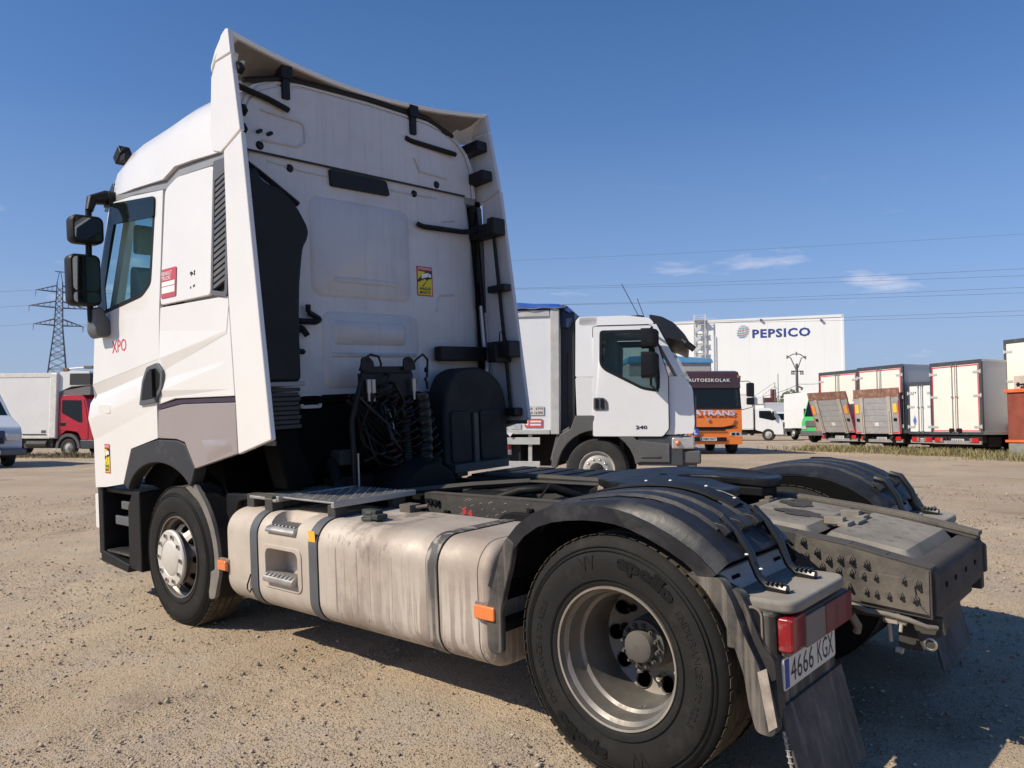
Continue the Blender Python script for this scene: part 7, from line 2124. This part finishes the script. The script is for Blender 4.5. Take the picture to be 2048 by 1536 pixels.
mb = MB(); mb.bx(-4, .2, -.5, .5, .55, .85); mb.bx(-2.5, .1, -1.1, 1.1, .85, .98); pt(mb, 'flat_chassis', rust_m, GL, bevel=.01)
mb = MB(); mb.bx(-.6, -.2, -1.05, -.3, .35, .8); pt(mb, 'red_side_box', sign_red, GL, bevel=.01)
for s in (1, -1): lorry_wheel(GL, -2.6, s * 1.1, s, .45)

# ---------------------------------------------------------------- red-cabbed lorry, left
RX = at(143, 34)
RL_ = thing('lorry', 'red-cabbed lorry with white refrigerated box, parked side-on on the left', 'lorry', (RX, 35.1, gz(RX, 34)), R(-9))
def pm(mb, nm, mt, par=None, bevel=.0, label=None): return pt(mb, nm, mt, RL_ if par is None else par, bevel, label)
mb = MB(); mb.bx(-6.2, -.78, -1.1, 1.1, .77, 3.52); rb_ = pm(mb, 'box', box_white, bevel=.03)
mb = MB(); mb.bx(-.86, -.50, -1.13, 1.13, .75, 3.54); pm(mb, 'front_corner', M('pale_corner', (.70, .68, .63), .5), rb_, .06)
mb = MB(); mb.bx(-6.2, -.8, -1.12, -1.095, 3.35, 3.53); mb.bx(-6.2, -.8, -1.12, -1.095, .75, .86); pm(mb, 'side_rail', M('cream_rail', (.70, .67, .60), .5), rb_, .008)
mb = MB(); mb.bx(-2.1, -.95, -1.125, -1.118, .90, .94); pm(mb, 'dark_line', under_m2, rb_)
mb = MB(); mb.bx(-1.2, -.98, -1.106, -1.101, .98, 1.10); pm(mb, 'label', grey_pl, rb_)
mb = MB(); mb.prism(rpoly([(-.50, 2.72), (-.50, 3.58), (.1, 3.62), (.9, 3.58), (.95, 3.0), (.05, 2.95)], .05), 'y', -1.0, 1.0); cu_ = pm(mb, 'cooling_unit', box_white, bevel=.03)
mb = MB(); mb.bx(.0, .952, -1.02, 1.02, 3.02, 3.50); pm(mb, 'cooling_grille', M('black_mesh', (.03, .03, .032), .7, var=.5, vscale=12), cu_)
mb = MB(); mb.prism([(-.5, 2.75), (.95, 2.98), (.95, 2.60), (-.5, 2.52)], 'y', -.98, .98); pm(mb, 'cooling_housing', M('taupe_housing', (.16, .145, .15), .6), cu_)
mb = MB(); mb.cyl((-.2, -.95, 3.70), (1.0, -.95, 3.78), .035, 8); rbx = pm(mb, 'roof_bar', box_white)
mb = MB(); mb.bx(-.35, -.1, -1.02, -.88, 3.60, 3.74); mb.bx(.62, 1.05, -1.02, -.88, 3.70, 3.82); pm(mb, 'bar_mount', M('rusty_mount', (.20, .13, .09), .8), rbx, .02)
RC = [(-.52, .78), (-.55, 2.2), (-.50, 2.55), (.2, 2.60), (.62, 2.56), (.75, 2.45), (1.0, 1.6), (1.10, 1.3), (1.12, .68), (.65, .66), (.50, .95), (.25, 1.10), (-.15, 1.08)]
mb = MB(); mb.prism(rpoly(RC, .05), 'y', -1.0, 1.0); rc = pm(mb, 'cab', redcab_p, bevel=.05)
for s in (1, -1):
    WINr = rpoly([(-.32, 2.38), (.60, 2.36), (.66, 1.42), (.50, 1.42), (-.32, 1.82)], .05)
    DOr = rpoly([(-.42, 2.45), (.68, 2.42), (.90, 1.5), (.92, .72), (.62, .72), (.45, 1.03), (-.2, 1.12), (-.44, 1.12)], .04)
    mb = MB(); mb.holed(DOr, [WINr], 'y', *sorted((s * 1.0, s * 1.018))); d_ = pm(mb, 'door', redcab_p, bevel=.01)
    mb = MB(); mb.prism(inset(WINr, .0), 'y', *sorted((s * .999, s * 1.004))); pm(mb, 'window_pane', M('dark_window', (.01, .012, .013), .06), d_)
    mb = MB(); mb.prism(rrect(-.38, -.12, 1.28, 1.42, .04), 'y', *sorted((s * 1.018, s * 1.03))); pm(mb, 'door_handle', blackp, d_, .006)
    mb = MB(); mb.prism([(.57 * math.cos(R(t)), .38 + .58 * math.sin(R(t))) for t in range(-5, 186, 10)] + [(.44 * math.cos(R(t)), .38 + .45 * math.sin(R(t))) for t in range(185, -6, -10)], 'y', *sorted((s * .80, s * 1.03))); pm(mb, 'wheel_arch', grey_pl, bevel=.01)
    mb = MB(); mb.bx(.55, 1.2, *sorted((s * .8, s * 1.01)), .32, .70); pm(mb, 'bumper', frame_dark, bevel=.04)
    lorry_wheel(RL_, 0, s * 1.0, s, .375, .22)
    lorry_wheel(RL_, -3.6, s * 1.0, s, .375, .22)
mb = MB(); mb.prism([(.72, 2.45), (.735, 2.45), (1.09, 1.35), (1.07, 1.35)], 'y', -.9, .9); pm(mb, 'windscreen', dark_glass)
mb = MB(); mb.bx(-6, .6, -.4, .4, .40, .76); mb.bx(-2.1, -.75, -.98, -.4, .34, .72); mb.cyl((-1.9, -.98, .52), (-.95, -.98, .52), .16, 10); pm(mb, 'underframe', M('grey_underframe', (.06, .058, .055), .7, var=.4), bevel=.01)

# ---------------------------------------------------------------- van nose at the left edge
VX = at(-50, 24)
VN = thing('van', 'bonneted pale van with sloping windscreen and dark grille, nose only at the far left', 'van', (VX, 24.3, gz(VX, 24)), R(-38))
def vw(x, y, z):
    return (x - .12 * (abs(y) / .98) ** 3 * (1 if x > 0 else 0), y * (1 - .07 * max(0, z - 1.3) - .12 * max(0, x - .3) * .5), z)
van_p = M('white_paint_shade_blue', (.62, .66, .72), .35, coat=.4, var=.03, dust=.06)  # white van, tinted blue for the shade on its front
VP = rpoly([(-5.0, .55), (-5.0, 2.45), (-4.8, 2.55), (-1.7, 2.55), (-1.4, 2.48), (-.35, 1.55), (.50, 1.22), (.62, 1.05), (.66, .58), (.45, .45), (.2, .45)], .06)
mb = MB(); mb.prism(VP, 'y', -.98, .98, vw); vb_ = pt(mb, 'body', van_p, VN, bevel=.06)
mb = MB(); mb.prism([(-1.38, 2.42), (-1.34, 2.42), (-.38, 1.585), (-.42, 1.575)], 'y', -.86, .86, vw); pt(mb, 'windscreen', dark_glass, vb_)
mb = MB()
for k in range(4): mb.prism(rrect(-.36, .36, .74 + k * .085, .80 + k * .085, .015), 'x', .62 - .02 * k, .69 - .02 * k)
pt(mb, 'grille', blackp, VN)
mb = MB(); mb.prism(rrect(-.42, .42, .70, 1.10, .04), 'x', .58, .655); pt(mb, 'grille_panel', M('navy_panel', (.03, .045, .10), .4), VN)
mb = MB(); mb.prism([(0, 1.08), (.07, .95), (0, .82), (-.07, .95)], 'x', .68, .71); pt(mb, 'emblem', chrome, VN)
mb = MB(); mb.bx(.45, .80, -.98, .98, .36, .56); pt(mb, 'bumper', M('slate_bumper', (.12, .13, .15), .5), VN, bevel=.05)
mb = MB(); mb.bx(.80, .812, -.27, .27, .40, .51); pt(mb, 'number_plate', plate_w2, VN)
for s in (1, -1):
    mb = MB(); mb.prism(rrect(*sorted((s * .48, s * .86)), .80, 1.02, .04), 'x', .50, .63); pt(mb, 'headlight', lamp_clear, VN, bevel=.01)
    mb = MB(); mb.prism(rpoly([(-2.1, 1.55), (-2.1, 2.3), (-1.45, 2.28), (-.75, 1.6)], .05), 'y', *sorted((s * .905, s * .93)), None); pt(mb, 'side_window', dark_glass, vb_)
    lorry_wheel(VN, -.25, s * .96, s, .36, .22); lorry_wheel(VN, -3.9, s * .96, s, .36, .22)
mb = MB(); mb.bx(-4.8, .3, -.8, .8, .28, .5); pt(mb, 'underframe', under_m2, VN)

# ---------------------------------------------------------------- the big white warehouse with its lettering and escape stair
PD1, PD0 = 160.0, 172.0
PR = Vector((at(1690, PD1), PD1, 0)); PL_ = Vector((at(1340, PD0), PD0, 0))
pd = (PL_ - PR); pu = pd.normalized()
ang = math.atan2(pd.y, pd.x)
H_B = 1.6 + (858 - 628) / 1613 * PD1
WH = thing('warehouse', 'huge windowless white warehouse with blue PEPSICO lettering and a coloured globe emblem', 'warehouse', (PR.x, PR.y, gz(PR.x, PR.y)), ang)
gB = gz(PR.x, PR.y)
hb_ = H_B - gB
wh_m = M('white_cladding', (.80, .82, .82), .5, var=.03, vscale=.08, streak=.0)
# x runs left along the front as seen from here; front faces +y in its own frame
mb = MB(); mb.bx(0, 110, -60, 0, 0, hb_); whb = pt(mb, 'wall', wh_m, WH, bevel=.15)
mb = MB(); mb.bx(-.15, 110.2, -.3, .12, hb_ - .45, hb_ + .1); mb.bx(-.15, .25, -60, .12, 0, hb_); pt(mb, 'parapet_trim', M('white_trim', (.74, .76, .78), .5, var=.01), WH)
mb = MB()
for k in range(1, 30): mb.bx(k * 3.6, k * 3.6 + .03, 0, .012, .0, hb_ - .45)
pt(mb, 'panel_joint', M('cladding_joint', (.66, .69, .70), .6, var=.02), whb)
def wpos(u, v):
    """position along the wall and height for a photo point on the front wall"""
    r = Vector(((u - 1024) / 1613, 1.0, 0))
    den = r.x * pu.y - r.y * pu.x
    # solve PR + t*pu = r*D
    D = (PR.x * pu.y - PR.y * pu.x) / (r.x * pu.y - r.y * pu.x)
    p = r * D
    t = (p - PR).dot(pu)
    return t, 1.6 + (858 - v) / 1613 * D - gB
navy = M('navy_lettering', (.028, .055, .25), .5, var=.02)
x0, zb = wpos(1507, 676); x1, zt = wpos(1624, 657)
mb = MB()
W_, H_ = abs(x0 - x1), 1.85
put_text(mb, 'PEPSICO', lambda u, v, d: (x0 - u, .03 + d, zb + v), W_, H_, .035, .0, 1.12)
pt(mb, 'lettering', navy, WH, label='bold blue PEPSICO lettering')
# globe emblem: curved bars in red, green and blue
gx, gzc = wpos(1488, 662)
gr_ = 1.28
def globe_arc(pts, w):
    m_ = MB()
    for a, b in zip(pts[:-1], pts[1:]):
        va, vb = Vector(a), Vector(b); d = (vb - va).normalized(); n_ = Vector((-d.y, d.x)) * w
        m_.add([(gx - p.x, .12, gzc + p.y) for p in (va - n_, vb - n_, vb + n_, va + n_)], [(0, 1, 2, 3)])
    return m_
gm = {'red': M('emblem_red', (.60, .08, .09), .5), 'green': M('emblem_green', (.06, .36, .22), .5), 'blue': M('emblem_blue', (.28, .38, .62), .5)}
for k, (lat, c) in enumerate(((.70, 'blue'), (.34, 'red'), (-.06, 'green'), (-.42, 'red'), (-.76, 'blue'))):
    w0 = math.sqrt(1 - lat * lat) * gr_
    pts = [(w0 * math.cos(R(t)) * .98 + .12 * lat, lat * gr_ - .22 * math.sin(R(t)) * gr_ * .8 + .15 * w0 * math.cos(R(t))) for t in range(180, -1, -15)]
    pt(globe_arc(pts, .065), 'globe_band', gm[c], WH)
for k, lon in enumerate((-.85, -.45, 0, .45, .85)):
    pts = []
    for t in range(-80, 81, 16):
        pts.append((math.sin(lon) * math.cos(R(t)) * gr_ * 1.0 + .1 * math.sin(R(t)), math.sin(R(t)) * gr_))
    pt(globe_arc(pts, .04), 'globe_band', gm['blue' if k in (0, 1, 4) else 'green' if k == 2 else 'blue'], WH)
for u in (1525, 1646):
    xx, zz = wpos(u, 639); mb = MB(); mb.bx(xx - .2, xx + .2, 0, .6, zz - .2, zz + .15); pt(mb, 'floodlight', grey_pl, WH)
# escape stair up the front wall
stair_m = M('galvanised_stair', (.55, .57, .58), .5, metal=.2, var=.05)
xs0, zs_top = wpos(1392, 641); xs1, _ = wpos(1414, 641); xs2, _ = wpos(1432, 641)
es = bpy.data.objects.new('escape_stair', None); COL.objects.link(es); es.parent = WH
fl = 2.05
nfl = int(hb_ / fl)
mb = MB()
for x in (xs0, xs1): 
    for y in (.3, 1.6): mb.bx(x - .09, x + .09, y - .09, y + .09, 0, hb_ + 1.2)
pt(mb, 'stair_post', stair_m, es)
for x_ in (xs2,):
    mb = MB(); mb.bx(x_ - .06, x_ + .06, .25, .38, 0, hb_ - 3.2); pt(mb, 'drain_pipe', stair_m, es)
for k in range(nfl):
    z = k * fl
    a, b = (xs0, xs1) if k % 2 == 0 else (xs1, xs0)
    mb = MB()
    for y in (1.15, 1.55): 
        mb.prism([(xs0, z), (xs0, z + .24), ((xs0 + xs1) / 2 - .3, z + fl / 2 + .24), ((xs0 + xs1) / 2 - .3, z + fl / 2)], 'y', y - .04, y + .04)
    mb.bx(min(xs0, xs1), max(xs0, xs1), .25, 1.0, z + fl * .98, z + fl * 1.02 + .06)
    mb.prism([((xs0 + xs1) / 2 - .3, z + fl / 2), ((xs0 + xs1) / 2 - .3, z + fl / 2 + .9), (xs0, z + 1.1), (xs0, z + .3)], 'y', 1.58, 1.62)
    pt(mb, 'stair_flight', stair_m, es)
mb = MB(); mb.bx(min(xs0, xs1), max(xs0, xs1), .2, 1.7, hb_ + .05, hb_ + .12); mb.bx(min(xs0, xs1), max(xs0, xs1), 1.62, 1.68, hb_ + 1.0, hb_ + 1.1); mb.bx(min(xs0, xs1), max(xs0, xs1), 1.62, 1.68, hb_ + .5, hb_ + .58); pt(mb, 'stair_head', stair_m, es)

# ---------------------------------------------------------------- low dark-red building, trees, poles
DX = at(1521, 112)
DB = thing('shed', 'low dark-red shed with grey base wall in the distance left of the trees', 'shed', (DX, 112, gz(DX, 112)), R(4))
mb = MB(); mb.bx(-4.5, 2.2, 0, 8, 0, 3.7); pt(mb, 'wall', M('grey_shed_wall', (.20, .21, .21), .7, var=.1), DB, bevel=.05)
mb = MB(); mb.prism([(-.3, 3.4), (8.3, 3.4), (8.3, 5.3), (-.3, 5.0)], 'x', -4.6, 2.25); pt(mb, 'roof', M('dark_red_sheet', (.17, .055, .055), .6, var=.12, vscale=2), DB, bevel=.03)
mb = MB(); mb.bx(1.75, 2.3, .1, .8, 5.0, 6.2); pt(mb, 'chimney', M('dark_red_brick', (.15, .05, .045), .8, var=.2), DB)
PX = at(1557, 110)
MA = thing('mast', 'thin grey twin aerial mast beside the dark-red shed', 'mast', (PX, 110, gz(PX, 110)), 0)
mb = MB(); mb.tube([(0, 0, 0), (0, 0, 8.2)], .06, 6); mb.tube([(-.45, 0, 0), (-.45, 0, 7.0)], .05, 6)
for k in range(6): mb.tube([(0, 0, 1 + k), (-.45, 0, 1.5 + k)], .025, 4)
pt(mb, 'pole', M('grey_mast_metal', (.30, .31, .32), .5, metal=.3), MA)
mb = MB(); mb.tube([(-.45, 0, 7.0), (-3.6, 0, 4.9)], .02, 4); mb.tube([(-.45, 0, 6.5), (-2.6, 0, 4.9)], .02, 4); pt(mb, 'guy_wire', under_m2, MA)
# branched electricity pole
EX, ED = at(1595, 96), 96
eg = gz(EX, ED)
EP = thing('electricity_pole', 'dark steel electricity pole with forked arms in front of the white warehouse', 'electricity pole', (EX, ED, eg), 0)
pole_m = M('dark_pole_steel', (.10, .10, .105), .6, var=.15)
def eh(v): return 1.6 + (858 - v) / 1613 * ED - eg
def ew(u): return (u - 1595) / 1613 * ED
mb = MB(); mb.tube([(0, 0, 0), (0, 0, eh(727))], [.22, .15], 8); pt(mb, 'pole', pole_m, EP)
mb = MB()
mb.tube([(0, 0, eh(742)), (ew(1583), 0, eh(715)), (ew(1576), 0, eh(714))], .06, 6); mb.tube([(0, 0, eh(742)), (ew(1605), 0, eh(715)), (ew(1613), 0, eh(715))], .06, 6)
mb.tube([(ew(1576), 0, eh(714)), (ew(1588), 0, eh(708)), (ew(1595), 0, eh(707)), (ew(1602), 0, eh(708)), (ew(1613), 0, eh(715))], .06, 6)
pt(mb, 'forked_arm', pole_m, EP)
mb = MB(); mb.bx(ew(1584), ew(1608), -.06, .06, eh(742) - .06, eh(742) + .06); pt(mb, 'cross_arm', pole_m, EP)
i0 = None
for u, v in ((1576, 713), (1595, 706), (1613, 714), (1585, 745), (1589, 745), (1603, 745), (1607, 745)):
    if i0 is None: mb = MB(); mb.lathe([(.05, -.25), (.14, -.2), (.05, -.12), (.14, -.05), (.05, .02), (.12, .1), (.02, .18)], (0, 0, 0), 'z', 8); i0 = pt(mb, 'insulator', M('grey_insulator', (.22, .23, .24), .4), EP); i0.location = (ew(u), 0, eh(v))
    else: share(i0, EP, (ew(u), 0, eh(v)))
mb = MB(); mb.tube([(0, -.2, eh(772)), (ew(1603), -.5, eh(777)), (ew(1600), -.5, eh(780))], .12, 6); pt(mb, 'switch_box', pole_m, EP)
# cable from that pole down to the left
mb = MB(); a = Vector((EX, ED, eg + eh(770))); b = Vector((at(1480, 104), 104, 1.6 + (858 - 795) / 1613 * 104))
mb.tube([a.lerp(b, k / 8) - Vector((0, 0, .5 * math.sin(math.pi * k / 8))) for k in range(9)], .025, 4)
tag(pt(mb, 'power_cable', under_m2, None), 'thin dark cable hanging from the forked pole towards the dark-red shed', 'cable')
mb = MB(); a = Vector((EX, ED, eg + eh(768))); b = Vector((at(1760, 70), 70, 1.6 + (858 - 742) / 1613 * 70))
mb.tube([a.lerp(b, k / 8) - Vector((0, 0, .4 * math.sin(math.pi * k / 8))) for k in range(9)], .022, 4)
tag(pt(mb, 'power_cable', under_m2, None), 'thin dark cable running from the forked pole behind the box lorries', 'cable')

def leaf_mat(name, col):
    m = bpy.data.materials.new(name); m.use_nodes = True
    t = m.node_tree; N, L = t.nodes, t.links
    b = N['Principled BSDF']; b.inputs['Roughness'].default_value = .7
    g = N.new('ShaderNodeNewGeometry'); r = N.new('ShaderNodeValToRGB')
    r.color_ramp.elements[0].color = (*[c * .55 for c in col], 1); r.color_ramp.elements[1].color = (*[c * 1.5 for c in col], 1)
    L.new(g.outputs['Random Per Island'], r.inputs['Fac']); L.new(r.outputs[0], b.inputs['Base Color'])
    return m
leaf_m = leaf_mat('tree_leaves', (.075, .10, .03))
bark = M('bark', (.10, .08, .06), .9, var=.3)
def tree(X, Y, h, r, label, seed):
    rs = random.Random(seed)
    t = thing('tree', label, 'tree', (X, Y, gz(X, Y)), 0, 'trees beyond the yard')
    mb = MB(); mb.tube([(0, 0, 0), (.1, 0, h * .3), (.05, .1, h * .6)], [.22, .16, .06], 6)
    for k in range(5):
        a = k * 1.3; mb.tube([(.05, 0, h * (.3 + .06 * k)), (r * .6 * math.cos(a), r * .6 * math.sin(a), h * (.55 + .08 * k))], [.08, .02], 5)
    pt(mb, 'trunk', bark, t)
    mb = MB()
    cl = [(rs.gauss(0, r * .42), rs.gauss(0, r * .42), h * (.38 + .55 * rs.random()), r * (.25 + .25 * rs.random())) for _ in range(14)]
    for _ in range(1300):
        cx, cy, cz, cr = rs.choice(cl)
        d = Vector((rs.gauss(0, 1), rs.gauss(0, 1), rs.gauss(0, 1))).normalized() * cr * rs.random() ** .4
        p = Vector((cx, cy, cz)) + d
        u = Vector((rs.gauss(0, 1), rs.gauss(0, 1), rs.gauss(0, 1))).normalized(); w = u.orthogonal().normalized()
        s_ = .10 + .12 * rs.random()
        mb.add([p - u * s_, p + w * s_ * .6, p + u * s_, p - w * s_ * .6], [(0, 1, 2, 3)])
    mb.build('crown', leaf_m, t, smooth=0, recalc=False)
tree(at(1577, 106), 106, 5.8, 2.0, 'green leafy tree between the dark-red shed and the forked pole', 1)
tree(at(1590, 118), 118, 5.4, 2.2, 'darker tree partly hidden behind the forked pole', 2)
tree(at(1567, 125), 125, 5.0, 1.9, 'small distant tree right beside the dark-red shed', 3)

# ---------------------------------------------------------------- lattice pylon and its lines
PYD = 155.0
PYX = at(112, PYD)
pg = gz(PYX, PYD)
def ph_(v): return 1.6 + (858 - v) / 1613 * PYD - pg
PY = thing('pylon', 'tall lattice steel pylon with three pairs of arms, beyond the red-cabbed lorry', 'pylon', (PYX, PYD, pg), R(32))
pyl_m = M('pylon_steel', (.13, .145, .17), .6, metal=.2, var=.1)
def half(z):
    H = ph_(562)
    w = ph_(655)
    return (2.7 + (.72 - 2.7) * (z / w) if z < w else .72 + (.46 - .72) * (z - w) / (H - w))
mb = MB()
top = ph_(562)
for sx in (1, -1):
    for sy in (1, -1):
        zz = [0, ph_(655), top]
        mb.tube([(sx * half(z), sy * half(z), z) for z in zz], .11, 4)
pt(mb, 'corner_leg', pyl_m, PY)
mb = MB(); mb.tube([(.46, .46, top), (.1, 0, ph_(540))], .08, 4); mb.tube([(-.46, -.46, top), (-.1, 0, ph_(540))], .08, 4); mb.tube([(-.9, 0, ph_(541)), (.9, 0, ph_(541))], .09, 4); pt(mb, 'peak', pyl_m, PY)
mb = MB()
lv = [0.4]
while lv[-1] < top - 1.2: lv.append(lv[-1] + max(1.1, half(lv[-1]) * .95))
for i, (z0, z1) in enumerate(zip(lv[:-1], lv[1:])):
    a, b = half(z0), half(z1)
    for (p, q) in (((1, 1), (1, -1)), ((1, -1), (-1, -1)), ((-1, -1), (-1, 1)), ((-1, 1), (1, 1))):
        mb.tube([(p[0] * a, p[1] * a, z0), (q[0] * b, q[1] * b, z1)], .045, 3, False)
        mb.tube([(q[0] * a, q[1] * a, z0), (p[0] * b, p[1] * b, z1)], .045, 3, False)
        if i % 2 == 0: mb.tube([(p[0] * a, p[1] * a, z0), (q[0] * a, q[1] * a, z0)], .05, 3, False)
o_ = pt(mb, 'lattice_brace', pyl_m, PY); o_['kind'] = 'stuff'
TIPS = []
for v, rl_ in ((577, 3.4), (609, 4.3), (645, 3.4)):
    z = ph_(v)
    for s in (1, -1):
        mb = MB()
        w = half(z)
        tip = Vector((s * (w + rl_), 0, z - .4))
        for sy in (1, -1):
            mb.tube([(s * w, sy * w, z - .5), tip], .07, 4); mb.tube([(s * w, sy * w, z + .75), tip], .07, 4)
            for k in (.25, .5, .75): mb.tube([Vector((s * w, sy * w, z - .5)).lerp(tip, k), Vector((s * w, sy * w, z + .75)).lerp(tip, k * .8)], .04, 3)
        arm_ = pt(mb, 'cross_arm', pyl_m, PY)
        TIPS.append(tip)
        for sg in (1, -1):
            m2 = MB(); pts_ = [tip, tip + Vector((.1 * s, sg * 1.4, -.25))]; m2.tube(pts_, [.06, .09], 6); m2.tube([pts_[1], pts_[1] + Vector((0, sg * .1, -.9))], .04, 4); pt(m2, 'insulator', M('grey_insulator', (.22, .23, .24), .4), arm_)
mw = Matrix.Translation(Vector((PYX, PYD, pg))) @ Matrix.Rotation(R(32), 4, 'Z')
wire_m = M('line_wire', (.13, .15, .19), .6)
def wire(a, b, sag, label, r=.022):
    n = 40
    mb = MB(); mb.tube([a.lerp(b, k / n) - Vector((0, 0, 4 * sag * (k / n) * (1 - k / n))) for k in range(n + 1)], r, 4, False)
    o = pt(mb, 'power_line', wire_m, None); tag(o, label, 'power line', 'power lines strung from the lattice pylon')
def far_end(v, D=119.5, u=2130):
    return Vector(((u - 1024) / 1613 * D, D, 1.6 + (858 - v) / 1613 * D))
names = ['upper line of the topmost pair', 'lower line of the topmost pair', 'upper line of the middle pair', 'lower line of the middle pair', 'upper line of the lowest pair', 'lower line of the lowest pair']
for tip, v, D, nm in zip(TIPS, (531, 546, 569, 581, 617, 627), (119, 123, 119, 123, 119, 123), names):
    wire(mw @ tip, far_end(v, D), 1.15, 'thin wire crossing the sky behind the tractor unit, ' + nm)
wire(mw @ Vector((0, 0, ph_(541))), far_end(459, 121), 1.2, 'single highest earth wire crossing the sky above the others', .016)
for tip, dz, nm in zip(TIPS[1::2], (0, 1, 2), ('top', 'middle', 'bottom')):
    a = mw @ tip
    wire(a, a + Vector((-70, 10 - 45, -2.0)), 2.5, 'thin wire leaving the pylon to the left from its %s arm' % nm)

# ---------------------------------------------------------------- dry grass along the row and under the red-cabbed lorry
def grass(name, label, areas, n, col, seed, h0, h1):
    rs = np.random.default_rng(seed)
    V, F = [], []
    k = 0
    for (xa, ya, xb, yb, wd, cnt) in areas:
        t = rs.random(cnt); w = rs.normal(0, wd, cnt)
        dx, dy = xb - xa, yb - ya; L_ = math.hypot(dx, dy)
        X = xa + dx * t - dy / L_ * w; Y = ya + dy * t + dx / L_ * w
        clump = np.array([noise.noise(Vector((x * .9, y * .9, seed))) for x, y in zip(X, Y)])
        keep = clump + rs.random(cnt) * .7 > .18
        X, Y = X[keep], Y[keep]
        Z = ground_arr(X, Y) - .01
        H = (h0 + (h1 - h0) * rs.random(len(X)) ** 2)
        A = rs.random(len(X)) * 6.28
        for x, y, z, h, a in zip(X, Y, Z, H, A):
            ca, sa = math.cos(a) * .012, math.sin(a) * .012
            lx, ly = rs.normal(0, h * .3), rs.normal(0, h * .3)
            V += [(x - ca, y - sa, z), (x + ca, y + sa, z), (x + lx * .4 + ca * .7, y + ly * .4 + sa * .7, z + h * .6), (x + lx, y + ly, z + h)]
            F += [(k, k + 1, k + 2), (k, k + 2, k + 3)]; k += 4
    me = bpy.data.meshes.new(name); me.from_pydata(V, [], F); me.materials.append(leaf_mat(name + '_blades', col))
    o = bpy.data.objects.new(name, me); COL.objects.link(o); tag(o, label, 'grass', kind='stuff')
grass('grass', 'dry yellow-green grass growing under the row of box lorries', [(12.2, 33.0, 15.6, 25.0, .55, 9000), (15.4, 25.2, 17.6, 21.6, .5, 4500), (12.6, 34.5, 15.8, 27.5, 1.1, 4500), (14.5, 24.8, 16.3, 21.5, .8, 2500)], 0, (.22, .19, .085), 3, .05, .30)
grass('grass', 'short dry weeds growing beside the red-cabbed lorry', [(-22, 33.2, -15.5, 33.0, .6, 3500), (-18.8, 33.6, -18.0, 33.6, .2, 500)], 0, (.21, .17, .085), 5, .04, .28)
